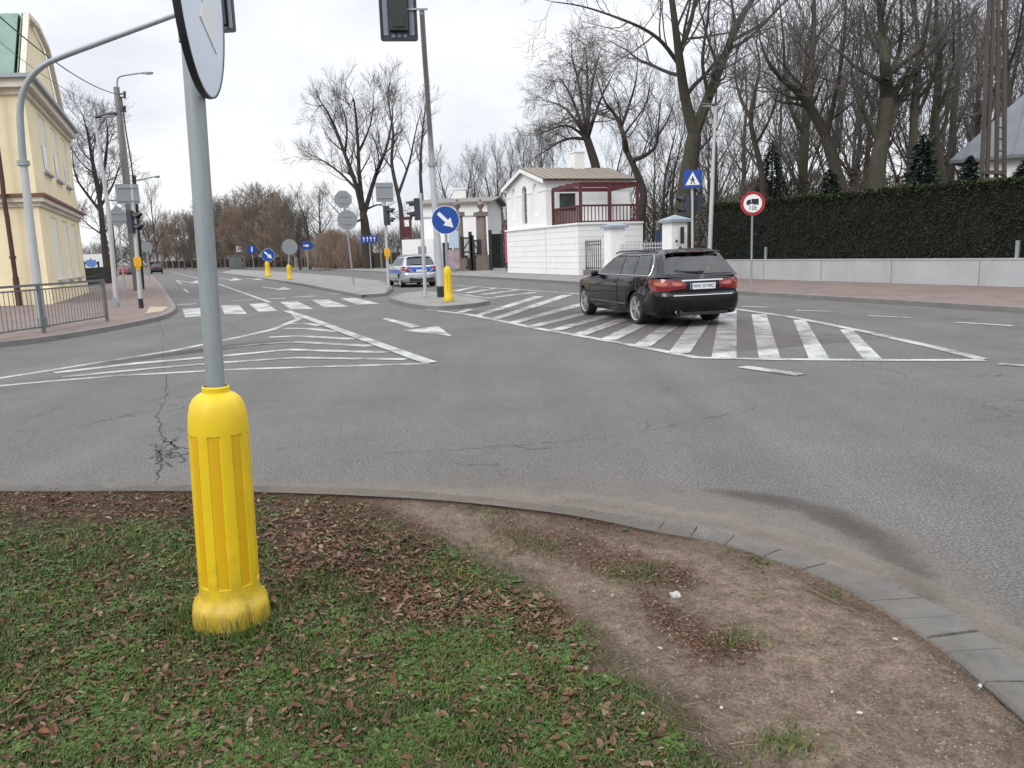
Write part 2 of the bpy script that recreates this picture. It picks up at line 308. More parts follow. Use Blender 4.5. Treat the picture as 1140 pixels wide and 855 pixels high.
# ------------------------------------------------------------------ mesh builder
class MB:
    def __init__(s): s.v = []; s.f = []; s.mi = []; s.sm = []; s.cur = 0; s.smooth = False
    def add(s, vs, fs, smooth=None):
        o = len(s.v); s.v.extend(tuple(p) for p in vs)
        sm = s.smooth if smooth is None else smooth
        for f in fs: s.f.append(tuple(i+o for i in f)); s.mi.append(s.cur); s.sm.append(sm)
    def box(s, c, size, rz=0.0, ax=None):
        hx, hy, hz = size[0]/2, size[1]/2, size[2]/2
        pts = [V((x, y, z)) for z in (-hz, hz) for x, y in ((-hx, -hy), (hx, -hy), (hx, hy), (-hx, hy))]
        if ax is not None: pts = [V(c)+ax[0]*p.x+ax[1]*p.y+ax[2]*p.z for p in pts]
        else:
            cz, sz = math.cos(rz), math.sin(rz)
            pts = [V((c[0]+p.x*cz-p.y*sz, c[1]+p.x*sz+p.y*cz, c[2]+p.z)) for p in pts]
        s.add(pts, [(3, 2, 1, 0), (4, 5, 6, 7), (0, 1, 5, 4), (1, 2, 6, 5), (2, 3, 7, 6), (3, 0, 4, 7)], False)
    def bar(s, a, b, w, h=None, up=V((0, 0, 1))):
        a, b = V(a), V(b); h = w if h is None else h
        d = (b-a); L = d.length; d.normalize()
        sx = d.cross(up)
        if sx.length < 1e-4: sx = d.cross(V((1, 0, 0)))
        sx.normalize(); sy = sx.cross(d)
        s.box((a+b)/2, (w, h, L), ax=(sx, sy, d))
    def tube(s, pts, rad, n=8, caps=True, smooth=True):
        pts = [V(p) for p in pts]
        if isinstance(rad, (int, float)): rad = [rad]*len(pts)
        vs = []; prev = None
        for i, p in enumerate(pts):
            d = (pts[min(i+1, len(pts)-1)]-pts[max(i-1, 0)]).normalized()
            if prev is None:
                a = d.cross(V((0, 0, 1)) if abs(d.z) < .9 else V((1, 0, 0))).normalized()
            else:
                a = (prev-d*prev.dot(d)).normalized()
            prev = a; b2 = d.cross(a)
            for k in range(n):
                t = 2*PI*k/n; vs.append(p+(a*math.cos(t)+b2*math.sin(t))*rad[i])
        fs = []
        for i in range(len(pts)-1):
            for k in range(n): fs.append((i*n+k, i*n+(k+1) % n, (i+1)*n+(k+1) % n, (i+1)*n+k))
        s.add(vs, fs, smooth)
        if caps:
            m = (len(pts)-1)*n
            s.add([vs[k] for k in range(n)], [tuple(range(n-1, -1, -1))], False)
            s.add([vs[m+k] for k in range(n)], [tuple(range(n))], False)
    def lathe(s, prof, n=24, c=(0, 0, 0), ax=None, smooth=True, rfun=None):
        X, Y, Z = ax if ax else (V((1, 0, 0)), V((0, 1, 0)), V((0, 0, 1)))
        vs = []
        for r, z in prof:
            for k in range(n):
                t = 2*PI*k/n; rr = r if rfun is None else rfun(r, z, t)
                vs.append(V(c)+X*(rr*math.cos(t))+Y*(rr*math.sin(t))+Z*z)
        fs = []
        for i in range(len(prof)-1):
            for k in range(n): fs.append((i*n+k, i*n+(k+1) % n, (i+1)*n+(k+1) % n, (i+1)*n+k))
        s.add(vs, fs, smooth)
    def disc(s, c, r, X, Y, t, n=32):
        """flat round plate: centre c, in-plane axes X, Y, front towards X cross Y, thickness t behind"""
        Z = X.cross(Y)
        s.lathe([(0.0001, 0), (r, 0), (r, -t), (0.0001, -t)], n, c, (X, Y, Z), smooth=False)
    def plate(s, poly, c, X, Y, t):
        """extruded flat polygon: poly 2-D in X, Y; front face at c, thickness t behind it"""
        Z = X.cross(Y); n = len(poly)
        vs = [V(c)+X*p[0]+Y*p[1] for p in poly]+[V(c)+X*p[0]+Y*p[1]-Z*t for p in poly]
        tri = tessellate_polygon([[V((p[0], p[1], 0)) for p in poly]])
        fs = []
        for a, b, d in tri:
            q = (V((poly[b][0], poly[b][1], 0))-V((poly[a][0], poly[a][1], 0))).cross(V((poly[d][0], poly[d][1], 0))-V((poly[a][0], poly[a][1], 0)))
            if q.z < 0: a, d = d, a
            fs.append((a, b, d)); fs.append((d+n, b+n, a+n))
        for i in range(n): fs.append((i, i+n, (i+1) % n+n, (i+1) % n))
        s.add(vs, fs, False)
    def prism(s, poly, z0, z1, bottom=False):
        n = len(poly)
        vs = [V((p[0], p[1], z1)) for p in poly]+[V((p[0], p[1], z0)) for p in poly]
        tri = tessellate_polygon([[V((p[0], p[1], 0)) for p in poly]])
        fs = []
        for a, b, d in tri:
            A, B, D = vs[a], vs[b], vs[d]
            if (B-A).cross(D-A).z < 0: a, d = d, a
            fs.append((a, b, d))
            if bottom: fs.append((d+n, b+n, a+n))
        for i in range(n): fs.append((i, (i+1) % n, (i+1) % n+n, i+n))
        s.add(vs, fs, False)
    def sheet(s, poly, z):
        vs = [V((p[0], p[1], z)) for p in poly]
        tri = tessellate_polygon([[V((p[0], p[1], 0)) for p in poly]])
        fs = []
        for a, b, d in tri:
            if (vs[b]-vs[a]).cross(vs[d]-vs[a]).z < 0: a, d = d, a
            fs.append((a, b, d))
        s.add(vs, fs, False)
    def strip(s, pts, w, z):
        """painted line of width w along ground points"""
        pts = [V((p[0], p[1], 0)) for p in pts]; vs = []
        for i, p in enumerate(pts):
            d = (pts[min(i+1, len(pts)-1)]-pts[max(i-1, 0)]).normalized()
            q = V((-d.y, d.x, 0)); ww = w[i] if isinstance(w, (list, tuple)) else w
            vs += [p+q*ww/2+V((0, 0, z)), p-q*ww/2+V((0, 0, z))]
        s.add(vs, [(2*i, 2*i+1, 2*i+3, 2*i+2) for i in range(len(pts)-1)], False)
    def grid(s, fn, nu, nv, smooth=True, flip=False):
        vs = [fn(i/nu, j/nv) for j in range(nv+1) for i in range(nu+1)]
        fs = []
        for j in range(nv):
            for i in range(nu):
                a = j*(nu+1)+i; q = (a, a+1, a+nu+2, a+nu+1)
                fs.append(q[::-1] if flip else q)
        s.add(vs, fs, smooth)
    def patch(s, fn, nu, nv, off=.004, depth=.012, flip=False):
        """a skin laid on a curved surface fn(u, v), standing off it, with a rim all round"""
        P = [[fn(i/nu, j/nv) for i in range(nu+1)] for j in range(nv+1)]
        O = []; I = []
        for j in range(nv+1):
            for i in range(nu+1):
                du = P[j][min(i+1, nu)]-P[j][max(i-1, 0)]; dv = P[min(j+1, nv)][i]-P[max(j-1, 0)][i]
                n = du.cross(dv)
                n = n.normalized() if n.length > 1e-9 else V((0, 0, 1))
                if flip: n = -n
                O.append(P[j][i]+n*off); I.append(P[j][i]-n*depth)
        fs = []
        for j in range(nv):
            for i in range(nu):
                a = j*(nu+1)+i; q = (a, a+1, a+nu+2, a+nu+1)
                fs.append(q[::-1] if flip else q)
        s.add(O, fs, True)
        ring = [i for i in range(nu+1)]+[j*(nu+1)+nu for j in range(1, nv+1)]+[nv*(nu+1)+i for i in range(nu-1, -1, -1)]+[j*(nu+1) for j in range(nv-1, 0, -1)]
        vs = [O[k] for k in ring]+[I[k] for k in ring]; m = len(ring)
        s.add(vs, [((k+1) % m, k, k+m, (k+1) % m+m) if not flip else (k, (k+1) % m, (k+1) % m+m, k+m) for k in range(m)], False)
    def wall(s, outer, holes, o, X, Y, depth, mats=None):
        """flat wall panel, outline and holes 2-D in X, Y; hole reveals go back by depth"""
        Z = X.cross(Y); loops = [outer]+holes
        flat = [p for l in loops for p in l]
        vs = [V(o)+X*p[0]+Y*p[1] for p in flat]
        tri = tessellate_polygon([[V((p[0], p[1], 0)) for p in l] for l in loops])
        fs = []
        for a, b, d in tri:
            A, B, D = [V((flat[k][0], flat[k][1], 0)) for k in (a, b, d)]
            if (B-A).cross(D-A).z < 0: a, d = d, a
            fs.append((a, b, d))
        s.add(vs, fs, False)
        for h in holes:
            n = len(h)
            vs = [V(o)+X*p[0]+Y*p[1] for p in h]+[V(o)+X*p[0]+Y*p[1]-Z*depth for p in h]
            s.add(vs, [(i, (i+1) % n, (i+1) % n+n, i+n) for i in range(n)], False)
    def build(s, name, mat, parent=None, local=False):
        me = bpy.data.meshes.new(name)
        me.from_pydata(s.v, [], s.f)
        mats = mat if isinstance(mat, (list, tuple)) else [mat]
        for m in mats: me.materials.append(M[m] if isinstance(m, str) else m)
        me.polygons.foreach_set('use_smooth', s.sm)
        if len(mats) > 1: me.polygons.foreach_set('material_index', s.mi)
        if any(s.sm): me.set_sharp_from_angle(angle=math.radians(38))
        me.update()
        o = bpy.data.objects.new(name, me); COL.objects.link(o)
        if parent is not None:
            o.parent = parent
            if parent.type == 'EMPTY' and not local: o.location = -parent.location   # mesh laid out in world metres
        return o

def tag(o, label, cat, group=None, kind=None):
    o['label'] = label; o['category'] = cat
    if group: o['group'] = group
    if kind: o['kind'] = kind
    return o
def thing(name, label, cat, loc=(0, 0, 0), rz=0.0, group=None):
    o = bpy.data.objects.new(name, None); COL.objects.link(o)
    o.location = loc; o.rotation_euler = (0, 0, rz); o.empty_display_size = .2
    return tag(o, label, cat, group)
def structure(o): o['kind'] = 'structure'; return o
def copy_tree(o, parent=None):
    c = o.copy(); COL.objects.link(c)
    if parent is not None: c.parent = parent
    for ch in list(o.children): copy_tree(ch, c)
    return c
def smoothstep(a, b, x):
    t = max(0, min(1, (x-a)/(b-a))); return t*t*(3-2*t)
def interp(tab, x):
    if x <= tab[0][0]: return tab[0][1]
    for (a, va), (b, vb) in zip(tab, tab[1:]):
        if x <= b: return va+(vb-va)*(x-a)/(b-a)
    return tab[-1][1]
def in_poly(x, y, poly):
    c = False; n = len(poly); j = n-1
    for i in range(n):
        xi, yi = poly[i][0], poly[i][1]; xj, yj = poly[j][0], poly[j][1]
        if (yi > y) != (yj > y) and x < (xj-xi)*(y-yi)/(yj-yi)+xi: c = not c
        j = i
    return c
def facing(p, extra=0.0):
    """in-plane axes X (viewer's right), Y (up) of a sign at p that faces the camera, turned by extra"""
    a = math.atan2(p[0], p[1]); a = -a+extra
    return V((math.cos(a), math.sin(a), 0)), V((0, 0, 1))
def text(name, body, size, mat, parent, c, X, Y, ext=.001, local=False):
    cu = bpy.data.curves.new(name, 'FONT'); cu.body = body; cu.size = size; cu.align_x = 'CENTER'; cu.align_y = 'CENTER'; cu.extrude = ext
    cu.materials.append(M[mat])
    tmp = bpy.data.objects.new(name, cu); me = bpy.data.meshes.new_from_object(tmp); bpy.data.objects.remove(tmp)
    o = bpy.data.objects.new(name, me); COL.objects.link(o); o.parent = parent
    Z = X.cross(Y); mt = Matrix((X, Y, Z)).transposed().to_4x4(); mt.translation = V(c)-(parent.location if parent.type == 'EMPTY' and not local else V((0, 0, 0))); o.matrix_local = mt
    return o
# ------------------------------------------------------------------ ground, roads, pavements
PV = .11                                    # pavement height over the road
def G(pts, z=0.0): return [g(x, y, z) for x, y in pts]
b = MB(); b.grid(lambda u, v: V((-500+1000*u, -60+900*v, -.012)), 8, 8, False); structure(b.build('ground', 'earth'))

left_kerb = G([(-260, 402), (-120, 391), (0, 380.5), (60, 373.5), (130, 362), (172, 353.5), (190, 347.5), (195.5, 341), (189, 330.5), (180, 317), (170, 307.5)], PV)
left_kerb += [V((-62, 132, PV)), V((-95, 190, PV)), V((-150, 265, PV))]
right_kerb = G([(1400, 359), (1140, 342.5), (980, 333), (830, 324.5), (640, 313.5), (560, 309), (440, 302.8)], PV)
right_kerb += [V((-24, 102, PV)), V((-42, 136, PV)), V((-72, 190, PV)), V((-125, 268, PV))]
# one asphalt sheet from behind the camera to the far bend
road = [V((-26, -8, 0)), V((26, -8, 0)), V((26, 6, 0))] + [V((p.x+.1, p.y, 0)) for p in right_kerb] + [V((p.x-.1, p.y, 0)) for p in reversed(left_kerb)]
b = MB(); b.sheet(road, 0.0); structure(b.build('road', 'asphalt'))

def kerb_line(mb, pts, w, z0, z1, side):
    """row of kerb stones; side +1: body lies to the left of the walking direction"""
    pts = [V((p[0], p[1], 0)) for p in pts]; n = len(pts); nr = []
    for i in range(n):
        d = (pts[min(i+1, n-1)]-pts[max(i-1, 0)]).normalized(); nr.append(V((-d.y, d.x, 0))*side)
    for i in range(n-1):
        a, c = pts[i], pts[i+1]; e, f = a+nr[i]*w, c+nr[i+1]*w
        q = [a, c, f, e] if side > 0 else [c, a, e, f]
        mb.prism([(p.x, p.y) for p in q], z0, z1)
def resample(pts, step):
    out = [V(pts[0])]; acc = 0.0
    for a, c in zip(pts, pts[1:]):
        a, c = V(a), V(c); L = (c-a).length; t = step-acc
        while t <= L: out.append(a+(c-a)*(t/L)); t += step
        acc = (acc+L) % step
    out.append(V(pts[-1])); return out
def smooth_line(pts, n=6):
    out = []
    P = [V(p) for p in pts]
    for i in range(len(P)-1):
        p0, p1, p2, p3 = P[max(i-1, 0)], P[i], P[i+1], P[min(i+2, len(P)-1)]
        for k in range(n):
            t = k/n
            out.append(.5*((2*p1)+(p2-p0)*t+(2*p0-5*p1+4*p2-p3)*t*t+(3*p1-p0-3*p2+p3)*t**3))
    out.append(P[-1]); return out
lk = smooth_line(left_kerb[:10], 4)+left_kerb[10:]
b = MB(); kerb_line(b, lk, .15, -.01, PV, 1); structure(b.build('kerb_north', 'kerb_far'))
b = MB(); kerb_line(b, right_kerb, .16, -.01, PV, -1); structure(b.build('kerb_east', 'kerb_far'))
def offset(pts, w):
    n = len(pts); out = []
    for i in range(n):
        d = (pts[min(i+1, n-1)]-pts[max(i-1, 0)]).normalized(); out.append(pts[i]+V((-d.y, d.x, 0))*w)
    return out
inner = offset(lk, .15)
poly = inner+[V((-170, 250, 0)), V((-110, 150, 0)), V((-70, 90, 0)), V((-70, 10, 0))]
b = MB(); b.prism(poly, -.01, PV-.004); structure(b.build('pavement', 'red_pavers'))
inner = offset(right_kerb, -.16)
rp = [V((p.x, p.y, 0)) for p in inner]
outer = [V((p.x+w, p.y+w*.42, 0)) for p, w in zip(inner, (6.5, 6.5, 6.5, 6.5, 7.5, 9.5, 8, 6, 5, 4, 4))]
n_red = 5
b = MB(); b.prism(rp[:n_red]+list(reversed(outer[:n_red])), -.01, PV-.004); structure(b.build('pavement_east', 'red_pavers'))
b = MB(); b.prism(rp[n_red-1:]+list(reversed(outer[n_red-1:])), -.012, PV-.006); structure(b.build('pavement_far', 'grey_pavers'))

# median and its nose island
med = G([(245, 303.6), (290, 309), (340, 316.5), (375, 323.3), (402, 328.3), (429, 326.5), (437, 321), (434, 316), (424, 312.3), (380, 307.3), (330, 303.6), (290, 301.4), (258, 300.3)], PV)
def island(pts, name, kname):
    c = sum((V((p.x, p.y, 0)) for p in pts), V((0, 0, 0)))/len(pts)
    b = MB(); n = len(pts)
    cl = [V((p.x, p.y, 0)) for p in pts]
    ins = []
    for i in range(n):
        d = (cl[(i+1) % n]-cl[i-1]).normalized(); q = V((-d.y, d.x, 0))
        if (c-cl[i]).dot(q) < 0: q = -q
        ins.append(cl[i]+q*.14)
    for i in range(n):
        j = (i+1) % n; q = [cl[i], cl[j], ins[j], ins[i]]
        a = sum(q[k].x*q[(k+1) % 4].y-q[(k+1) % 4].x*q[k].y for k in range(4))
        b.prism([(p.x, p.y) for p in (q if a > 0 else q[::-1])], -.01, PV)
    structure(b.build(kname, 'kerb_far'))
    a = sum(ins[k].x*ins[(k+1) % n].y-ins[(k+1) % n].x*ins[k].y for k in range(n))
    b = MB(); b.prism([(p.x, p.y) for p in (ins if a > 0 else ins[::-1])], -.01, PV-.005); structure(b.build(name, 'grey_pavers'))
island(med, 'median_paving', 'median_kerb')
nose = G([(433, 331.5), (452, 337.3), (473, 340.6), (491, 340.8), (512, 339.4), (530, 337.6), (545, 335), (541, 332.5), (506, 326.5), (470, 323.5), (447, 326)], PV)
island(nose, 'traffic_island', 'traffic_island_kerb')
# tactile pad on the corner
b = MB(); b.sheet(G([(162, 349), (181, 346.5), (187, 341.5), (167, 341.5)], PV), PV+.003); structure(b.build('tactile_paving', pm('tactile_pad', (.38, .33, .22), .85, var=.2, scale=6)))

# ------------------------------------------------------------------ painted markings (4 mm over the asphalt)
ZM = .004
_lay = [0]
def lay(): _lay[0] = (_lay[0]+1) % 24; return ZM+.0004*_lay[0]            # strokes that cross lie in thin layers
def line(mb, px, w): mb.strip(G(px), w, lay())
def quad(mb, px): mb.sheet(G(px), lay())
m = MB()                                     # crossing over the left carriageway
for top, bot in (((203, 226, 343.6), (206, 233, 353.3)), ((246, 266, 340.4), (250, 275, 350.2)), ((277, 297, 338.3), (288, 309, 347.2)), ((312, 331, 336.3), (324, 349, 345.0)),
                 ((347, 365, 334.0), (361, 388, 342.2)), ((379, 396, 332.3), (397, 423, 339.3))):
    quad(m, [(top[0], top[2]), (top[1], top[2]-.6), (bot[1], bot[2]-.9), (bot[0], bot[2])])
structure(m.build('zebra_crossing', 'paint'))
m = MB()
for a, c in (((196, 339.3), (219, 338.3)), ((232, 337), (246, 336)), ((258, 335.2), (318, 332)), ((326, 331), (352, 329.4)), ((360, 328), (384, 326.3))): line(m, [a, c], .35)
line(m, [(301, 337), (272, 326.5), (245, 317), (215, 308.5), (190, 302.5)], .16)
for a, c in (((196, 312), (202, 316)), ((205, 322), (210, 326)), ): line(m, [a, c], .14)
structure(m.build('lane_markings', 'paint'))
m = MB()                                     # lane arrows far down the left carriageway
for x, y, s in ((255, 311, .9), (308, 321.3, 1.0), (212, 314, .9), (283, 310.5, .7)):
    line(m, [(x-16*s, y-1.8*s), (x+3*s, y+.9*s)], .22)
    quad(m, [(x-1*s, y+2.2*s), (x+17*s, y+.9*s), (x+7*s, y-1.9*s)])
structure(m.build('lane_arrows', 'paint'))
m = MB()                                     # hatched wedge on the left
line(m, [(318, 346), (347, 356), (392, 373), (436, 389), (479, 404.5)], .22)
line(m, [(326, 348.5), (333, 355), (303, 367), (250, 379), (190, 391), (120, 402), (40, 415), (-60, 430)], .16)
line(m, [(478, 404.8), (390, 407.5), (263, 411.3), (131, 418.5), (40, 426), (-60, 435.5)], .15)
line(m, [(318, 365.8), (345, 366), (375, 369.5)], .24)
line(m, [(322, 360.5), (340, 360), (356, 362.5)], .17)
line(m, [(300, 375.5), (330, 374.2), (394, 377.5)], .24)
line(m, [(236, 388.5), (290, 383), (330, 381), (412, 385.3)], .24)
line(m, [(60, 415.5), (150, 405), (245, 396.8), (322, 389.5), (432, 392.5)], .24)
line(m, [(70, 420), (180, 409.5), (268, 402.5), (330, 398.6), (452, 400.3)], .19)
structure(m.build('hatched_wedge_marking', 'paint'))
m = MB()                                     # straight-on arrow
quad(m, [(425, 355.3), (431, 354.3), (470, 363.4), (458, 365.2)]); quad(m, [(447, 368.2), (488, 363.5), (503, 374.5)])
structure(m.build('lane_arrow', 'paint'))
m = MB()                                     # big hatched area under the car
line(m, [(470, 344.3), (520, 350), (596, 365.5), (690, 382), (776, 398.6), (860, 400.4), (1000, 401.5), (1096, 401.2)], .17)
line(m, [(800, 343), (826, 345.3), (880, 353), (960, 369), (1040, 387), (1094, 400.5)], .17)
line(m, [(505, 317.6), (576, 322.3), (640, 327), (720, 334), (800, 343)], .17)
line(m, [(505, 327), (552, 333), ], .17)
def barq(a, c, w0, w1):
    w0 *= .80; w1 *= .76
    quad(m, [(a[0]-w0, a[1]), (a[0]+w0, a[1]+.4), (c[0]+w1, c[1]), (c[0]-w1, c[1])])
for a, c, w0, w1 in (((512, 348), (524, 344.6), 5, 5), ((531, 351.6), (600, 330.3), 6, 8), ((550, 355.4), (632, 328.5), 7, 8), ((570, 359.6), (676, 331.5), 8, 9), ((592, 363.8), (712, 334.5), 8.5, 9),
                     ((617, 368), (720, 340), 9, 9), ((645, 373), (735, 342), 10.5, 10), ((677, 378.6), (750, 344), 12, 11), ((714, 386), (773, 345), 13, 11), ((756, 393.6), (790, 345.5), 15, 12), ((806, 398.4), (811, 345.5), 17.5, 12),
                     ((857, 399), (845, 350), 15, 11), ((912, 399.6), (890, 356.4), 14.5, 9), ((972, 400.2), (942, 367), 13.5, 9)):
    barq(a, c, w0, w1)
for a, c in (((507, 324), (528, 319.6)), ((520, 326), (551, 321.2)), ((536, 328), (575, 323)), ((549, 331), (600, 325))): barq(a, c, 5, 5)
structure(m.build('hatched_area_marking', 'paint'))
m = MB()
for a, c, w in (((826, 341.3), (856, 342.2), .14), ((887, 345.7), (928, 347), .14), ((966, 351.7), (1014, 354), .14), ((1064, 359.3), (1127, 363), .14), ((1180, 367), (1260, 372), .14), ((1112, 405.6), (1180, 411), .16), ((826, 408.6), (892, 418), .2)): line(m, [a, c], w)
structure(m.build('lane_dashes', 'paint'))

# cracks and an asphalt seam
rnd = random.Random(4)
def crack(mb, px, w, jit, sub=5):
    pts = [];
    for (a, c) in zip(px, px[1:]):
        for k in range(sub):
            t = k/sub; p = g(a[0]+(c[0]-a[0])*t, a[1]+(c[1]-a[1])*t); pts.append(V((p.x+rnd.uniform(-jit, jit), p.y+rnd.uniform(-jit, jit), 0)))
    pts.append(g(*px[-1])); mb.strip(pts, [w*.55*rnd.uniform(.2, 1.6) for _ in pts], .003)
m = MB()
crack(m, [(186, 432), (184, 445), (174, 462), (178, 478), (184, 490), (176, 505), (178, 520), (176, 540)], .022, .025, 7)
crack(m, [(174, 462), (195, 456), (215, 450)], .012, .02)
crack(m, [(182, 490), (196, 498), (212, 500)], .03, .03, 6); crack(m, [(180, 508), (200, 508), (214, 503)], .02, .03, 6); crack(m, [(170, 500), (182, 512), (192, 520)], .025, .03, 6)
crack(m, [(172, 512), (184, 496), (200, 486)], .018, .03, 6); crack(m, [(168, 494), (180, 502), (206, 512)], .022, .03, 6)
crack(m, [(430, 505), (520, 500), (600, 494), (660, 489), (720, 480), (800, 463), (850, 452)], .009, .022, 8)
crack(m, [(570, 496), (590, 500), (650, 497)], .01, .02, 6)
crack(m, [(720, 480), (722, 468)], .01, .02, 4)
crack(m, [(176, 352), (181, 372), (182, 400), (186, 432)], .02, .02, 6)
for cx, cy in ((190, 500), (183, 510), (200, 508), (192, 491)):
    for _ in range(5): x, y = cx+rnd.gauss(0, 9), cy+rnd.gauss(0, 6); crack(m, [(x, y), (x+rnd.uniform(-12, 12), y+rnd.uniform(-7, 7))], .022, .02, 4)
structure(m.build('road_cracks', 'crack'))

# ------------------------------------------------------------------ near corner: kerb, soil, grass
VZ = .03
ko = G([(-420, 535), (-200, 538), (0, 541), (100, 541.5), (210, 541.5), (300, 543), (400, 546.5), (500, 552.5), (600, 563), (680, 573.5), (740, 581.5), (800, 594), (880, 617), (961, 643), (1046, 678), (1090, 706), (1140, 742), (1260, 850), (1330, 960)], VZ)
ki = G([(-420, 543), (-200, 546), (0, 549), (100, 549), (210, 549), (300, 550.5), (400, 554), (500, 560), (600, 571), (660, 580), (730, 594.5), (790, 605), (858, 625), (925, 650), (980, 680.5), (1030, 714), (1072, 743), (1190, 850), (1250, 960)], VZ)
kos, kis = smooth_line(ko, 8), smooth_line(ki, 8)
b = MB(); rnd = random.Random(9)
k = 0; step = 5
while k < len(kos)-1:
    e = min(k+step, len(kos)-1); dz = rnd.uniform(-.004, .004); tl = rnd.uniform(-.0009, .0009)
    vs = []; fs = []
    L = sum((kos[i+1]-kos[i]).length for i in range(k, e)); gap = .010/max(L, .1)
    for i in range(k, e+1):
        o, n = V(kos[i]), V(kis[i])
        if i == k: o = o+(kos[k+1]-kos[k])*min(.45, .009/max(.02, (kos[k+1]-kos[k]).length)); n = n+(kis[k+1]-kis[k])*min(.45, .009/max(.02, (kis[k+1]-kis[k]).length))
        w = (n-o).normalized()
        z = VZ+.018+dz+tl*(i-k)
        vs += [V((o.x, o.y, -.01)), V((o.x, o.y, z-.012)), V((o.x, o.y, z))+w*.008, V((n.x, n.y, z))-w*.010, V((n.x, n.y, z-.01)), V((n.x, n.y, -.01))]
    m_ = e-k
    for i in range(m_):
        for j in range(5): fs.append((i*6+j, i*6+j+1, (i+1)*6+j+1, (i+1)*6+j))
    fs.append((5, 4, 3, 2, 1, 0)); fs.append(tuple(m_*6+j for j in range(6)))
    b.add(vs, fs, False); k = e
structure(b.build('kerb', 'kerb'))

# sand and dirt washed along the kerb
def dirt_strip(name, mat, line, wid, z, amt):
    me_v = []; me_f = []; am = []
    pts = smooth_line(line, 6); n = len(pts); NV = 8
    for i in range(n):
        d = (pts[min(i+1, n-1)]-pts[max(i-1, 0)]).normalized(); q = V((-d.y, d.x, 0)); w = wid(i/(n-1))
        for j in range(NV+1):
            t = j/NV; p = pts[i]+q*w*t; me_v.append((p.x, p.y, z)); am.append(amt(i/(n-1), t))
    for i in range(n-1):
        for j in range(NV): a = i*(NV+1)+j; me_f.append((a, a+NV+1, a+NV+2, a+1))
    me = bpy.data.meshes.new(name); me.from_pydata(me_v, [], me_f); me.materials.append(mat)
    A = me.attributes.new('amount', 'FLOAT', 'POINT'); A.data.foreach_set('value', am)
    o = bpy.data.objects.new(name, me); COL.objects.link(o); return structure(o)
sandm = fade_mat('road_sand', (.17, .142, .118), (.32, .275, .232), 5, .85)
mudm = fade_mat('road_mud', (.040, .034, .029), (.085, .072, .06), 4, .85)
kl = [V((p.x, p.y, 0)) for p in ko]
dirt_strip('roadside_sand', sandm, kl, lambda t: .28+.95*smoothstep(.25, .5, t)*(1-.75*smoothstep(.68, .8, t)), .0045, lambda s, t: .72*(1-t)**1.1-.02)
dirt_strip('roadside_mud', mudm, G([(740, 552), (800, 557), (862, 573), (915, 597), (955, 628), (1000, 668), (1040, 700)]), lambda t: .12+.36*math.sin(PI*min(1, t*1.05))**.7, .0065, lambda s, t:   .54*math.sin(PI*t)**1.5*math.sin(PI*min(1, s+.05))**.6-.12)
dirt_strip('wedge_mud', mudm, G([(80, 413), (170, 401), (250, 390), (300, 384.5), (350, 385)]), lambda t: .8*math.sin(PI*t)**.5+.05, .0175, lambda s, t: .62*math.sin(PI*t)*math.sin(PI*s)-.05)
dirt_strip('hatch_rust_stain', fade_mat('rust_stain', (.10, .08, .07), (.16, .13, .11), 3, .55), G([(504, 349), (590, 362), (680, 378), (770, 396)]), lambda t: 3.6, .0185, lambda s, t: .55*math.sin(PI*t)**.5-.06)

kl2 = [V((p.x, p.y, 0)) for p in ki]
dirt_strip('kerb_soil', fade_mat('washed_soil', (.105, .085, .068), (.20, .165, .135), 7, .95), offset(kl2, -.035)[3:12], lambda t: .25, VZ+.0265, lambda s, t: (.70*(1-t)**.8+.14)*(.25+.75*math.sin(PI*s)**.6)-.12)
dirt_strip('kerb_soil', fade_mat('kerb_dust', (.13, .112, .092), (.24, .205, .17), 8, .7), offset(kl2, -.035)[8:19], lambda t: .40, VZ+.0275, lambda s, t: .34*abs(1-2*t)**1.5+.02)
dirt_strip('kerb_soil', fade_mat('washed_grey_soil', (.10, .092, .082), (.17, .158, .142), 7, .8), offset(kl2, -.035)[:6], lambda t: .23, VZ+.027, lambda s, t: .50*(1-t)-.02)
# the verge itself
def hum(x, y): return mnoise.noise(V((x*1.3, y*1.3, 3.1)))*.5+.5
path_px = [(430, 554), (540, 566), (640, 584), (760, 606), (830, 622), (925, 652), (1000, 694), (1085, 760), (1180, 850), (1240, 960), (860, 960), (820, 860), (770, 800), (712, 760), (650, 700), (600, 655), (560, 640), (520, 610), (450, 590), (410, 570)]
path = [(p.x, p.y) for p in G(path_px, VZ)]
litter_px = [[(300, 560), (450, 565), (480, 600), (470, 640), (560, 690), (480, 700), (380, 640), (310, 640)], [(500, 640), (600, 680), (640, 700), (500, 695)], [(540, 575), (640, 590), (790, 640), (800, 665), (690, 650), (560, 605)], [(700, 640), (830, 720), (820, 760), (720, 700)], [(0, 548), (300, 556), (260, 580), (0, 575)]]
litter = [[(p.x, p.y) for p in G(q, VZ)] for q in litter_px]
def near_poly(x, y, poly, d):
    s = 0
    for dx, dy in ((0, 0), (d, 0), (-d, 0), (0, d), (0, -d), (.7*d, .7*d), (-.7*d, -.7*d), (.7*d, -.7*d), (-.7*d, .7*d)):
        s += in_poly(x+dx, y+dy, poly)
    return s/9
_memo = {}
def bb(poly): return (min(p[0] for p in poly)-.25, max(p[0] for p in poly)+.25, min(p[1] for p in poly)-.25, max(p[1] for p in poly)+.25)
path_bb = bb(path); litter_bb = [bb(q) for q in litter]
def sandiness(x, y):
    k = (round(x/.045), round(y/.045)); r = _memo.get(k)
    if r is None: r = _memo[k] = _sandiness(k[0]*.045, k[1]*.045)
    return r
def _in(x, y, B): return B[0] < x < B[1] and B[2] < y < B[3]
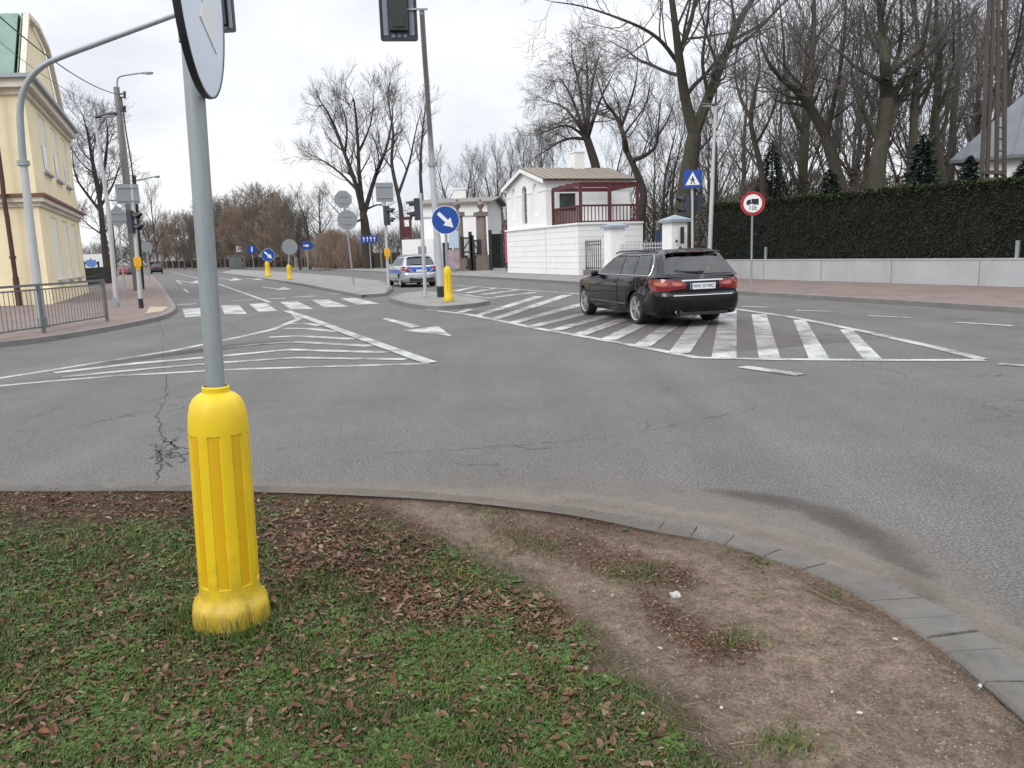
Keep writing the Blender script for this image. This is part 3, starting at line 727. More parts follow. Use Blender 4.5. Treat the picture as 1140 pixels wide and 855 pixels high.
def _sandiness(x, y):
    jx = .10*mnoise.noise(V((x*3, y*3, 1))); jy = .10*mnoise.noise(V((x*3, y*3, 7)))
    s = near_poly(x+jx, y+jy, path, .12) if _in(x, y, path_bb) else 0.0
    l = max(near_poly(x+jx, y+jy, q, .08) if _in(x, y, B) else 0.0 for q, B in zip(litter, litter_bb))
    return s, l
def verge_z(x, y):
    s = .010*mnoise.noise(V((x*2.2, y*2.2, 0)))+.008*mnoise.noise(V((x*6, y*6, 5)))
    return VZ+s+.004*mnoise.noise(V((x*17, y*17, 2)))
# soil sheet: rows from the kerb inward to behind the camera
kin = [p for p in kis]
nx, ny = 190, 150
x0, x1, y0, y1 = -5.6, 5.2, -2.0, 6.6
vs = []; fs = []; sa = []; hu = []; idx = {}
inner_poly = [(p.x, p.y) for p in kis]+[(9, -4), (-9, -4)]
inner_poly = [(p.x, p.y) for p in kis]+[(kis[-1].x, -3), (kis[0].x, -3)]
def edge_y(x):
    best = None
    for a, c in zip(kis, kis[1:]):
        if (a.x-x)*(c.x-x) <= 0 and abs(c.x-a.x) > 1e-6:
            yy = a.y+(c.y-a.y)*(x-a.x)/(c.x-a.x); best = yy if best is None else max(best, yy)
    return best
xmax = max(p.x for p in kis)
rows = []
for i in range(nx+1):
    x = x0+(min(x1, xmax-.02)-x0)*i/nx; ye = edge_y(x)
    for j in range(ny+1):
        t = j/ny; y = ye+.004-(ye+2.0)*t**1.35
        z = verge_z(x, y); edge = smoothstep(0, .10, ye-y); z = VZ+.012+(z-VZ-.012)*edge
        s, l = sandiness(x, y)
        vs.append((x, y, z)); sa.append(max(0, s-.62*l, .75*(1-smoothstep(.0, .28, ye-y))*smoothstep(.2, .9, x))); hu.append(max(0.0, .9-s-.6*l)*smoothstep(.02, .3, ye-y))
for i in range(nx):
    for j in range(ny): a = i*(ny+1)+j; fs.append((a+1, a, a+ny+1, a+ny+2)[::-1])
me = bpy.data.meshes.new('verge_soil'); me.from_pydata(vs, [], fs); me.materials.append(M['soil'])
A = me.attributes.new('sand', 'FLOAT', 'POINT'); A.data.foreach_set('value', sa)
A = me.attributes.new('humus', 'FLOAT', 'POINT'); A.data.foreach_set('value', hu)
me.polygons.foreach_set('use_smooth', [True]*len(fs)); me.update()
vo = bpy.data.objects.new('verge_soil', me); COL.objects.link(vo); structure(vo)

# grass: short, in clumps; leaves and stalks on top
rnd = random.Random(21)
tuft_px = [(120, 625, 10), (560, 572, 7), (575, 600, 9), (715, 640, 10), (520, 625, 14), (435, 600, 10), (40, 680, 12), (250, 700, 14), (820, 715, 9), (870, 830, 12), (420, 590, 10), (610, 610, 6), (690, 640, 7)]
def green_at(px, py, x, y):
    n = mnoise.noise(V((x*2.1, y*2.1, 11)))*.6+mnoise.noise(V((x*6.5, y*6.5, 4)))*.5
    s, l = sandiness(x, y)
    v = .56+.85*n-1.15*s-.42*l
    if py < 600: v -= .16
    if px > 560 and py > 720: v -= .12*smoothstep(560, 760, px)
    return v
grass = MB(); nb = 0; tries = 0
weed = MB(); leafmb = MB(); stalk = MB(); pebb = MB()
def blade(mb, x, y, z, h, w, a, lean):
    dx, dy = math.cos(a), math.sin(a); lx, ly = math.cos(a+1.3)*lean, math.sin(a+1.3)*lean
    vs = [(x-dx*w, y-dy*w, z-.004), (x+dx*w, y+dy*w, z-.004), (x+lx*.45+dx*w*.8, y+ly*.45+dy*w*.8, z+h*.62), (x+lx*.45-dx*w*.8, y+ly*.45-dy*w*.8, z+h*.62), (x+lx, y+ly, z+h)]
    mb.add(vs, [(0, 1, 2, 3), (3, 2, 4)], False)
N_CLUMP = 19000
for _ in range(N_CLUMP*3):
    if nb > 135000: break
    px = rnd.uniform(-120, 1000); py = rnd.uniform(548, 905)
    p = g(px, py, VZ)
    if py < 760 and rnd.random() > .35+.65*(py-548)/212: pass
    v = green_at(px, py, p.x, p.y)
    if rnd.random() > v*1.5: continue
    ey = edge_y(p.x)
    if ey is None or p.y > ey-.03: continue
    k = rnd.randint(3, 7); tall = .6+.8*v
    for _k in range(k):
        x, y = p.x+rnd.gauss(0, .022), p.y+rnd.gauss(0, .022)
        blade(grass, x, y, verge_z(x, y), rnd.uniform(.007, .022)*tall, rnd.uniform(.0012, .0030), rnd.uniform(0, 2*PI), rnd.uniform(.004, .03)); nb += 1
left_edge = g(-110, 700, VZ)
for _ in range(13000):                               # the verge goes on to the left of the photograph
    x, y = rnd.uniform(-5.5, -1.2), rnd.uniform(1.0, 6.2); ey = edge_y(x)
    if ey is None or y > ey-.05 or proj((x, y, VZ))[0] > -100 or rnd.random() > .75+.7*mnoise.noise(V((x*2.1, y*2.1, 11))): continue
    for _k in range(4):
        xx, yy = x+rnd.gauss(0, .03), y+rnd.gauss(0, .03); blade(grass, xx, yy, verge_z(xx, yy), rnd.uniform(.008, .026), rnd.uniform(.0018, .0038), rnd.uniform(0, 2*PI), rnd.uniform(.004, .03))
for tx, ty, s in tuft_px:
    for _ in range(int(26*s)):
        p = g(tx+rnd.gauss(0, s*1.9), ty+rnd.gauss(0, s*.9), VZ)
        ey = edge_y(p.x)
        if ey is None or p.y > ey-.02: continue
        blade(grass, p.x, p.y, verge_z(p.x, p.y), rnd.uniform(.008, .036), rnd.uniform(.001, .0026), rnd.uniform(0, 2*PI), rnd.uniform(.01, .045))
bx = g(261, 690, VZ)
for _ in range(420):
    a = rnd.uniform(0, 2*PI); r = .185+abs(rnd.gauss(0, .04)); x, y = bx.x+math.cos(a)*r, bx.y+math.sin(a)*r
    blade(grass, x, y, verge_z(x, y), rnd.uniform(.03, .13)*(.5 if math.sin(a) > 0 else 1), rnd.uniform(.001, .0025), rnd.uniform(0, 2*PI), rnd.uniform(.01, .06))
nw = 0
while nw < 9000:
    px = rnd.uniform(-100, 900); py = rnd.uniform(552, 890); p = g(px, py, VZ); nw += .05
    ey = edge_y(p.x)
    if ey is None or p.y > ey-.05 or mnoise.noise(V((p.x*4, p.y*4, 31))) < .02 or rnd.random() > green_at(px, py, p.x, p.y)*1.3: continue
    nl0 = rnd.randint(3, 6); a0 = rnd.uniform(0, 6.28); s = rnd.uniform(.006, .017); z = verge_z(p.x, p.y)+rnd.uniform(.004, .014)
    for k in range(nl0):
        a = a0+k*6.28/nl0+rnd.gauss(0, .2); ca, sa2 = math.cos(a), math.sin(a); L_n = s*rnd.uniform(.8, 1.5); w_ = L_n*.38; u = rnd.uniform(-.1, .5)
        weed.add([(p.x, p.y, z), (p.x+ca*L_n*.5-sa2*w_, p.y+sa2*L_n*.5+ca*w_, z+L_n*u*.5), (p.x+ca*L_n, p.y+sa2*L_n, z+L_n*u), (p.x+ca*L_n*.5+sa2*w_, p.y+sa2*L_n*.5-ca*w_, z+L_n*u*.5)], [(0, 1, 2, 3)], False)
    nw += 1
o = weed.build('low_weeds', 'weed'); tag(o, 'small broad leaved weeds growing low among the grass', 'weeds', kind='stuff')
o = grass.build('grass', 'grass'); tag(o, 'short patchy green grass growing on the near corner verge', 'grass', kind='stuff')
def leaf(mb, x, y, z, s, a, tilt, curl):
    ca, sa_ = math.cos(a), math.sin(a)
    loc = [(-.5, 0, 0), (-.15, -.26, curl*.5), (.25, -.2, curl), (.5, 0, curl*.3), (.25, .2, curl*.8), (-.15, .26, curl*.4), (0, 0, 0)]
    vs = []
    for u, v_, w in loc:
        w = w*s+u*s*tilt; u *= s; v_ *= s
        vs.append((x+u*ca-v_*sa_, y+u*sa_+v_*ca, z+w+.004))
    mb.add(vs, [(0, 1, 6), (1, 2, 6), (2, 3, 6), (3, 4, 6), (4, 5, 6), (5, 0, 6)], False)
nl = 0
while nl < 23000:
    px = rnd.uniform(-120, 1140); py = rnd.uniform(546, 900); p = g(px, py, VZ)
    s, l = sandiness(p.x, p.y); n = mnoise.noise(V((p.x*3.1+9, p.y*3.1, 2)))
    lw = smoothstep(860, 640, py) if py < 860 else 0
    pr = .13+.80*l+.42*max(0, n)*(.35+.65*lw)-.55*s*(1-l)+.10*lw*(px < 700)
    if rnd.random() > pr: nl += .02; continue
    ey = edge_y(p.x)
    if ey is None or p.y > ey+.02: continue
    big = rnd.random() < .14 and s < .3
    sc = .82 if s > .3 else 1.0
    leaf(leafmb, p.x, p.y, verge_z(p.x, p.y)+rnd.uniform(0, .012), (rnd.uniform(.026, .05) if big else rnd.uniform(.008, .026))*sc, rnd.uniform(0, 2*PI), rnd.uniform(-.5, .5), rnd.uniform(-.1, .45)); nl += 1
for _ in range(2600):
    x, y = rnd.uniform(-5.5, -1.2), rnd.uniform(1.0, 6.4); ey = edge_y(x)
    if ey is None or y > ey or proj((x, y, VZ))[0] > -100: continue
    leaf(leafmb, x, y, verge_z(x, y)+rnd.uniform(0, .012), rnd.uniform(.010, .04), rnd.uniform(0, 2*PI), rnd.uniform(-.5, .5), rnd.uniform(-.1, .45))
o = leafmb.build('fallen_leaves', 'leaf_litter'); tag(o, 'brown fallen leaves scattered over the grass and soil', 'leaves', kind='stuff')
for _ in range(900):
    px = rnd.uniform(0, 1000); py = rnd.uniform(552, 860); p = g(px, py, VZ); ey = edge_y(p.x)
    if ey is None or p.y > ey-.02: continue
    a = rnd.uniform(0, 2*PI); L = rnd.uniform(.03, .10)*(2 if rnd.random() < .05 else 1); z = verge_z(p.x, p.y)+.006
    stalk.tube([(p.x, p.y, z), (p.x+math.cos(a)*L*.5, p.y+math.sin(a)*L*.5, z+rnd.uniform(.002, .015)), (p.x+math.cos(a+.3)*L, p.y+math.sin(a+.3)*L, z)], .0011, 3, False)
o = stalk.build('dry_stalks', 'straw'); tag(o, 'thin dry straw coloured stalks lying in the grass', 'stalks', kind='stuff')
ng = 0
for _ in range(9000):
    px = rnd.uniform(380, 1240); py = rnd.uniform(552, 900); p = g(px, py, VZ); ey = edge_y(p.x)
    if ey is None or p.y > ey-.01: continue
    s, l = sandiness(p.x, p.y)
    if rnd.random() > s*.9: continue
    r = rnd.uniform(.0015, .0045)*(2.2 if rnd.random() < .03 else 1); z = verge_z(p.x, p.y); a = rnd.uniform(0, 6)
    vs = [(p.x+r*math.cos(a+k*PI/2), p.y+r*math.sin(a+k*PI/2), z) for k in range(4)]+[(p.x, p.y, z+r*.9)]
    pebb.add(vs, [(0, 1, 4), (1, 2, 4), (2, 3, 4), (3, 0, 4)], False)
o = pebb.build('grit', 'pebble'); tag(o, 'loose sandy grit on the bare worn soil by the kerb', 'grit', kind='stuff')
M['clod'] = pm('soil_clod', (.15, .108, .084), .95, var=.35, scale=60)
def lump(px, py, sx, sy, sz, seed, name, mat):
    p = g(px, py, VZ); bm = bmesh.new(); bmesh.ops.create_icosphere(bm, subdivisions=3, radius=1)
    for v in bm.verts:
        k = 1+.35*mnoise.noise(v.co*1.3+V((seed, 0, 0))); v.co = V((v.co.x*sx*k, v.co.y*sy*k, max(-.25, v.co.z)*sz*k))
    me = bpy.data.meshes.new(name); bm.to_mesh(me); bm.free(); me.materials.append(M[mat])
    o = bpy.data.objects.new(name, me); COL.objects.link(o); o.location = (p.x, p.y, verge_z(p.x, p.y)); return o
for i in range(42):
    q = random.Random(300+i); x, y = q.uniform(560, 1080), q.uniform(600, 850); pp = g(x, y, VZ); ey = edge_y(pp.x)
    if ey is None or pp.y > ey-.05 or sandiness(pp.x, pp.y)[0] < .5: continue
    s = q.uniform(.006, .016); tag(lump(x, y, s, s*q.uniform(.7, 1), s*.7, i, 'soil_clod', 'clod'), 'small crumbly lump of soil on the bare path', 'soil clod', 'soil clods on the bare path')
tag(lump(752, 664, .026, .02, .02, 3, 'stone', 'stone'), 'pale grey stone lying on the worn soil path', 'stone')
for i, (x, y, s) in enumerate(((539, 563, 7), (803, 790, 6), (735, 723, 4), (511, 783, 7), (1091, 767, 6), (997, 713, 5), (716, 797, 5), (694, 641, 5), (487, 793, 4), (395, 815, 6), (957, 796, 5), (926, 775, 3))):
    p = g(x, y, VZ); sb = MB(); r = s*p.y/870; q = random.Random(i)
    poly = [(r*q.uniform(.5, .9)*math.cos(k*PI/3), r*.6*q.uniform(.5, .9)*math.sin(k*PI/3)) for k in range(6)]
    sb.plate(poly, (0, 0, .012), V((1, 0, .12)).normalized(), V((0, 1, .1)).normalized(), .003)
    o = sb.build('litter_scrap', 'scrap'); o.location = (p.x, p.y, verge_z(p.x, p.y)); o.rotation_euler = (0, 0, q.uniform(0, 6))
    tag(o, 'small pale scrap of litter lying on the verge', 'litter', 'pale scraps of litter on the verge')
def twig_thing(pts, r, label):
    t = MB(); P = G(pts, VZ); P = [V((p.x, p.y, verge_z(p.x, p.y)+.012)) for p in P]; t.tube(P, [r, r, r*.8, r*.5][:len(P)] if len(P) <= 4 else r, 5)
    tag(t.build('dry_twig', 'straw'), label, 'twig')
twig_thing([(0, 797), (25, 783), (45, 752)], .004, 'pale dry twig lying in the grass at the left edge')
twig_thing([(893, 654), (915, 665), (935, 674)], .004, 'dark little forked twig on the sand beside the kerb')
# ------------------------------------------------------------------ the keep-right sign with its yellow guard, close to the camera
UP = V((0, 0, 1))
base = g(258.5, 690, VZ); base.z = VZ
t = thing('traffic_sign', 'tall grey post in a big yellow guard on the grass, round pale sign on top', 'traffic sign', base)
t.rotation_euler = (0, .027, 0)
def flute(r, z, a):
    if .185 < z < .83:
        k = (a/(PI/4)+.28) % 1.0
        return r-(.006 if .27 < k < .73 else 0)
    return r
def lobes(r, z, a): return r+(.020*abs(math.cos(a*3+.5))**.5-.008 if z < .115 else 0)
m = MB(); prof = [(.160, -.03), (.161, .02), (.160, .075), (.156, .090), (.147, .106), (.138, .122), (.1305, .15), (.129, .184), (.129, .186), (.128, .4), (.127, .6), (.126, .829), (.126, .831), (.125, .86), (.122, .90), (.114, .94), (.100, .968), (.080, .985), (.060, .993), (.054, .996), (.054, 1.015), (.050, 1.02), (.047, 1.02)]
prof = [(r*(.94 if r > .06 else 1), z) for r, z in prof]
m.lathe(prof, 128, rfun=lambda r, z, a: flute(r, z, a) if z > .13 else lobes(r, z, a))
gd = m.build('post_guard', 'yellow', t, local=True)
for k in range(8):
    st = MB(); a0 = (k+.27-.28)*PI/4; a1 = (k+.73-.28)*PI/4; da = (a1-a0)*.10
    st.patch(lambda u, v: V((math.cos(a0+da+(a1-a0-2*da)*u)*(.1147-.002*v), math.sin(a0+da+(a1-a0-2*da)*u)*(.1147-.002*v), .195+v*.625)), 5, 2, .0015, .003)
    st.build('amber_strip', 'amber', gd)
m = MB(); m.tube([(0, 0, .9), (0, 0, 2.95)], .037, 24); m.build('post', 'galv', t, local=True)
sm_ = MB()
for a in (math.radians(-22), math.radians(158)): sm_.bar((math.cos(a)*.1215, math.sin(a)*.1215, .15), (math.cos(a)*.1185, math.sin(a)*.1185, .84), .003, .003)
sm_.build('mould_seam', 'yellow', gd)
cap = MB(); cap.tube([(0, 0, 2.95), (0, 0, 2.97)], .041, 20); cap.build('post_cap', 'black', t, local=True)
n = V((.988, .155, 0)).normalized(); Xs = UP.cross(n)
ctr = V((.066, -.035, 2.54)); R = .40
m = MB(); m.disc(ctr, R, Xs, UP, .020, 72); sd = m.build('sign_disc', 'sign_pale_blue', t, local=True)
m = MB(); m.lathe([(R-.003, .003), (R+.004, .003), (R+.006, -.012), (R+.003, -.024), (R-.003, -.024), (R-.003, .003)], 72, ctr, (Xs, UP, n)); m.build('rim', 'signal', sd)
def arrow_poly(s, ang):
    P = [(-.36, .065), (.06, .065), (.06, .19), (.38, 0), (.06, -.19), (.06, -.065), (-.36, -.065)]
    c, q = math.cos(ang), math.sin(ang)
    return [((x*c-y*q)*s, (x*q+y*c)*s) for x, y in P]
m = MB(); m.plate(arrow_poly(R*2*.95, -PI/4), ctr+n*.003, Xs, UP, .003); m.build('arrow', 'sign_white', sd)
for z in (2.36, 2.72):
    m = MB(); m.lathe([(.037, -.02), (.044, -.02), (.044, .02), (.037, .02)], 20, (0, 0, z)); m.build('clamp', 'galv', t, local=True)

# ------------------------------------------------------------------ helpers for street furniture
def pole_thing(name, label, cat, px, py, z=PV, group=None): return thing(name, label, cat, g(px, py, z), group=group)
def round_keep_right(t, c, R, extra=0.0):
    X, Y = facing(c, extra); n = X.cross(Y); m = MB(); m.disc(c, R, X, Y, .02, 40); d = m.build('sign_disc', 'sign_blue', t)
    m = MB(); m.lathe([(R-.012, .004), (R+.004, .004), (R+.004, -.022), (R-.012, -.022)], 40, c, (X, Y, n)); m.build('rim', 'sign_white', d)
    m = MB(); m.plate(arrow_poly(R*2, -PI/4), V(c)+n*.004, X, Y, .004); m.build('arrow', 'sign_white', d)
def guard(t, b, h=1.0, s=1.0):
    m = MB(); k = h/1.02
    m.lathe([(.17*s, 0), (.17*s, .1*k), (.135*s, .15*k), (.128*s, .83*k), (.118*s, .92*k), (.085*s, .985*k), (.05*s, 1.0*k), (.045*s, 1.02*k)], 24, b); gd = m.build('post_guard', 'yellow', t)
    for a in range(8):
        q = MB(); an = a*PI/4; q.box((b[0]+math.cos(an)*.1285*s, b[1]+math.sin(an)*.1285*s, b[2]+.5*k), (.008, .04*s, .6*k), an); q.build('amber_strip', 'amber', gd)
def signal_head(t, c, n, lenses=3, w=.30, h=.92, board=False):
    """traffic light whose lenses look along n"""
    n = V(n).normalized(); X = UP.cross(n).normalized(); ax = (X, n, UP)
    m = MB(); m.box(c, (w, .16, h), ax=ax); b = m.build('signal_housing', 'signal', t)
    for k in range(lenses):
        z = h/2-(k+.5)*h/lenses; p = V(c)+UP*z+n*.08
        q = MB()
        q.lathe([(.0001, .004), (.105, .004), (.105, 0)], 16, p, (X, UP, n) if X.cross(UP).dot(n) > 0 else (-X, UP, n)); q.build('lens', 'black', b)
        q = MB(); r = .118; vs = []; 
        for i in range(13):
            a = math.radians(-25+230*i/12)
            L = .26 if 20 < math.degrees(a) < 160 else .16
            d = X*math.cos(a)+UP*math.sin(a)
            vs += [p+d*r, p+d*r*.96+n*L-UP*.03, p+d*(r-.006)+n*.001, p+d*(r*.96-.006)+n*L-UP*.03]
        fs = []
        for i in range(12): o = i*4; fs += [(o, o+1, o+5, o+4), (o+2, o+6, o+7, o+3), (o+1, o+3, o+7, o+5)]
        q.add(vs, fs, True); q.build('visor', 'black', b)
    return b
def backboard(t, c, n, w=.66, h=1.25):
    n = V(n).normalized(); X = UP.cross(n).normalized(); m = MB(); r = .05
    def rr(w, h, r): return [(x+r*math.cos(a), y+r*math.sin(a)) for x, y, a0 in ((w/2-r, h/2-r, 0), (-w/2+r, h/2-r, 90), (-w/2+r, -h/2+r, 180), (w/2-r, -h/2+r, 270)) for a in [math.radians(a0+k*22.5) for k in range(5)]]
    m.plate(rr(w, h, r), c, X, UP, .02); bb_ = m.build('backboard', 'signal', t)
    # the raised rim and the ribbed rear shell
    m = MB(); o, i_ = rr(w, h, r), rr(w-.07, h-.07, r*.7); N_ = len(o)
    vs = [V(c)+X*p[0]+UP*p[1]-n*d for d in (.02, .05) for p in o+i_]
    fs = []
    for k in range(N_):
        j = (k+1) % N_; fs += [(2*N_+k, 2*N_+j, 3*N_+j, 3*N_+k), (k, j, 2*N_+j, 2*N_+k), (N_+j, N_+k, 3*N_+k, 3*N_+j)]
    m.add(vs, fs, False); m.build('rim', 'black', bb_)
    m = MB()
    for s in (-1, 1): m.box(V(c)-n*.028+X*s*(w*.35), (w*.13, .012, h*.86), ax=(X, n, UP))
    for k in (-1, 0, 1): m.box(V(c)-n*.03+X*k*.105-UP*(h/2-.095), (.07, .014, .06), ax=(X, n, UP))
    m.build('side_panel', 'signal_light', bb_)
    m = MB(); m.box(V(c)-n*.075, (w*.5, .11, h*.76), ax=(X, n, UP)); m.box(V(c)-n*.135-UP*h*.28, (w*.3, .03, h*.12), ax=(X, n, UP)); m.build('signal_housing', 'black', t)
def lamp_head(t, p, d, L=.75, mat='galv'):
    d = V(d).normalized(); m = MB(); s = d.cross(UP).normalized(); u = s.cross(d)
    m.lathe([(.03, 0), (.06, .08), (.11, L*.45), (.13, L*.75), (.10, L*.95), (.001, L)], 12, p, (s, u*.55, d)); h = m.build('lamp_head', mat, t)
    m = MB(); m.lathe([(.095, L*.4), (.115, L*.7), (.08, L*.9), (.001, L*.94)], 12, V(p)-u*.035, (s, u*.5, d)); m.build('lamp_glass', 'lamp_glass', h)
def plate_sign(t, name, poly, c, X, mat, th=.012):
    m = MB(); m.plate(poly, c, X, UP, th); return m.build(name, mat, t)
def sq(w, h): return [(-w/2, -h/2), (w/2, -h/2), (w/2, h/2), (-w/2, h/2)]
def ngon(r, n, a0=0): return [(r*math.cos(a0+2*PI*k/n), r*math.sin(a0+2*PI*k/n)) for k in range(n)]
def back_ribs(t, c, X, w, z, d=.03):
    n = X.cross(UP)
    for dz in (-z, z): m = MB(); m.box(V(c)+UP*dz+n*.018, (w, .025, .035), ax=(X, n, UP)); m.build('bracket', 'galv', t)
def button_box(t, c, X, mat='sign_yellow'):
    n = X.cross(UP); m = MB(); m.box(c, (.22, .14, .30), ax=(X, n, UP)); b = m.build('button_box', mat, t)
    m = MB(); m.box(V(c)-UP*.205, (.13, .1, .1), ax=(X, n, UP)); m.build('button', 'sign_yellow', b)
    m = MB(); m.plate([(-.05, -.1), (.05, -.1), (.05, .1), (-.05, .1)], V(c)+n*.074, X, UP, .003); m.build('face_plate', 'amber', b)

# ------------------------------------------------------------------ left mast with its arm over the road
b0 = g(47.5, 364.5, PV); Y0 = b0.y
t = thing('signal_mast', 'grey steel mast beside the railing, its arm curving over to the right', 'signal mast', b0)
m = MB(); col = at(26, 182, Y0)
m.tube([b0, V((b0.x*.5+col.x*.5, Y0, 2.4)), V((col.x, Y0, col.z))], [.105, .095, .084], 16); m.build('post', 'galv_light', t)
m = MB(); m.tube([(b0.x, b0.y, b0.z), (b0.x, b0.y, b0.z+.25)], .125, 16); m.build('foot', 'galv', t); m = MB(); m.tube([(col.x, Y0, col.z-.05), (col.x, Y0, col.z+.06)], .135, 16); m.build('collar', 'galv', t)
arm = [at(x, y, Y0+dy) for x, y, dy in ((26, 182, 0), (23.5, 150, 0), (22.5, 125, 0), (25, 105, 0), (33, 88, 0), (47, 74, 0), (66, 64.5, 0), (110, 48, -.2), (155, 31.5, -.4), (200, 15, -.6), (246, -2, -.8))]
m = MB(); arm = smooth_line(arm, 4); m.tube(arm, [.082-.036*i/(len(arm)-1) for i in range(len(arm))], 14); m.build('arm', 'galv', t)
hc = at(244, 3, Y0-.8)
t2 = thing('overhead_signal', 'dark overhead traffic light seen from behind, at the end of the left mast arm', 'traffic light', hc)
backboard(t2, hc, (0.1, 1, 0)); m = MB(); m.box((hc.x, hc.y-.02, hc.z+.3), (.06, .12, .05)); m.build('bracket', 'galv', t2)

# central mast: post on the island, long arm reaching towards the camera
b0 = g(491, 330.5, PV); Y0 = b0.y
t = thing('signal_mast', 'pale steel mast on the traffic island, its thin arm reaching high overhead', 'signal mast', b0)
col = at(481, 183, Y0-.1)
m = MB(); m.tube([b0+V((0, 0, .35)), col], [.125, .098], 16); m.build('post', 'galv_light', t)
m = MB(); m.tube([b0, b0+V((0, 0, .36))], .13, 16); m.build('foot', 'black', t)
m = MB(); m.tube([col-UP*.06, col+UP*.07], .15, 16); m.build('collar', 'galv', t)
arm = [at(x, y, yy) for x, y, yy in ((481, 183, Y0-.1), (479.6, 160, Y0-.15), (478, 138, Y0-.7), (475.5, 100, Y0-3.2), (473, 65, Y0-6.2), (471, 35, Y0-8.9), (469.7, 13, Y0-11))]
arm = smooth_line(arm, 5); m = MB(); m.tube(arm, [.098-.05*i/(len(arm)-1) for i in range(len(arm))], 14); m.build('arm', pm('arm_dark_steel', (.34, .33, .325), .6, .2, var=.15, scale=5), t)
e = at(469.7, 12, Y0-11); hc = at(442.5, 1, Y0-11)
m = MB(); m.bar(at(452, 10.5, Y0-11.02), at(476, 10.2, Y0-11.02), .045, .03); m.build('bracket', 'galv', t)
t2 = thing('overhead_signal', 'dark overhead traffic light hanging at the top centre, seen from behind', 'traffic light', hc)
backboard(t2, hc, (-.12, 1, 0), .69, 1.42)

# ------------------------------------------------------------------ left pavement
def ped_fence(px, label):
    pts = [g(x, y, PV) for x, y in px]; t = thing('pedestrian_railing', label, 'railing', pts[len(pts)//2])
    H = 1.05
    for i, p in enumerate(pts):
        if i == 2: continue
        m = MB(); m.tube([p, p+UP*(H+.03)], .045, 10); m.build('post', 'rail_grey', t)
    for i, (a, c) in enumerate(zip(pts, pts[1:])):
        m = MB(); m.bar(a+UP*H, c+UP*H, .05, .05); m.build('handrail', 'rail_grey', t)
        for zz in (.13, H-.1): m = MB(); m.bar(a+UP*zz, c+UP*zz, .033, .033); m.build('rail', 'rail_grey', t)
        n = int((c-a).length/.135); m = MB()
        for k in range(1, n): p = a+(c-a)*(k/n); m.tube([p+UP*.13, p+UP*(H-.1)], .0085, 5, False)
        m.build('bars', 'rail_grey', t)
ped_fence([(-170, 396), (-70, 386.5), (0, 378), (49, 370), (119.5, 357.5)], 'grey pedestrian railing with thin upright bars along the left kerb')

b0 = g(130, 341.5, PV); top = at(105.5, 131, b0.y)
t = thing('street_lamp', 'slim pale street lamp standing just behind the end of the railing', 'street lamp', b0)
m = MB(); m.tube([b0, b0*.5+top*.5+V((.1, 0, 0)), top], [.085, .07, .05], 12); m.build('post', 'galv_light', t)
m = MB(); m.tube([b0, b0+V((-.03, 0, .35))], .10, 12); m.build('foot', 'galv', t); lamp_head(t, top-V((.03, 0, 0)), (1, -.1, .12), .85, 'signal')
b0 = g(140, 334.5, PV); c = at(131, 241.5, b0.y)
t = thing('traffic_sign', 'grey back of a diamond shaped sign on a thin post by the left kerb', 'traffic sign', b0)
m = MB(); m.tube([b0, c+V((0, .035, .38))], .032, 10); m.build('post', 'galv', t); X, _ = facing(c, .1)
s_ = plate_sign(t, 'sign_plate', ngon(.46, 4), c, X, 'sign_back'); back_ribs(t, c, X, .45, .14)
# concrete pole behind
b0 = g(154, 323, PV); top = at(129.5, 97, b0.y)
t = thing('utility_pole', 'tall concrete utility pole behind the signal, a small street lamp on its top', 'utility pole', b0)
m = MB(); m.tube([b0, top], [.24, .15], 10); m.build('post', 'concrete', t)
la = [at(130.5, 97, b0.y), at(131, 88, b0.y), at(136, 84.5, b0.y), at(155, 81.5, b0.y)]
m = MB(); m.tube(smooth_line(la, 4), .045, 8); m.build('lamp_arm', 'galv', t); lamp_head(t, la[-1], (1, 0, .0), .75)
for y in (105, 109, 121, 124): m = MB(); q = at(132, y, b0.y); m.tube([q, q+V((.42, -.1, .02))], .035, 6); m.tube([q+V((.38, -.1, -.06)), q+V((.38, -.1, .12))], .06, 8); m.build('insulator', 'iron', t)
m = MB(); m.tube([at(135, 108, b0.y-.2), at(140, 145, b0.y-.3), at(146, 180, b0.y-.3), at(149, 205, b0.y-.25)], .035, 6); m.build('cable', 'iron', t)
b0 = g(158, 321.5, PV); top = at(149, 195, b0.y)
t = thing('street_lamp', 'dark steel lamp pole close behind the concrete pole, lamp on a long arm', 'street lamp', b0)
m = MB(); m.tube([b0, top], [.16, .11], 8); m.build('post', 'iron', t)
m = MB(); m.tube([top-UP*.3, at(160, 199, b0.y), at(170, 197, b0.y)], .04, 8); m.build('lamp_arm', 'galv', t); lamp_head(t, at(170, 197, b0.y), (1, 0, .05), .4)
# signal on the corner
b0 = g(157.5, 343, PV); t = thing('traffic_light', 'black two lens traffic light by the left kerb with a yellow button box below', 'traffic light', b0)
top = at(146.5, 206, b0.y)
m = MB(); m.tube([b0+UP*.3, top], [.065, .06], 12); m.build('post', 'galv_light', t); m = MB(); m.tube([b0, b0+UP*.31], .075, 12); m.build('foot', 'black', t)
c = at(147, 247, b0.y-.05); signal_head(t, c, (1, -.15, 0), 2, .30, .72)
c = at(142, 216, b0.y-.1); X, _ = facing(c, 0); plate_sign(t, 'sign_plate', sq(.68, .62), c, X, 'sign_back'); back_ribs(t, c, X, .6, .2)
button_box(t, at(153, 291.5, b0.y-.08), facing(b0)[0])
b0 = g(166, 305, PV); b0 = at(166, 306.5, 62); b0.z = PV
t = thing('traffic_sign', 'grey back of a round sign far along the left pavement', 'traffic sign', b0); c = at(163.5, 275, b0.y-.05)
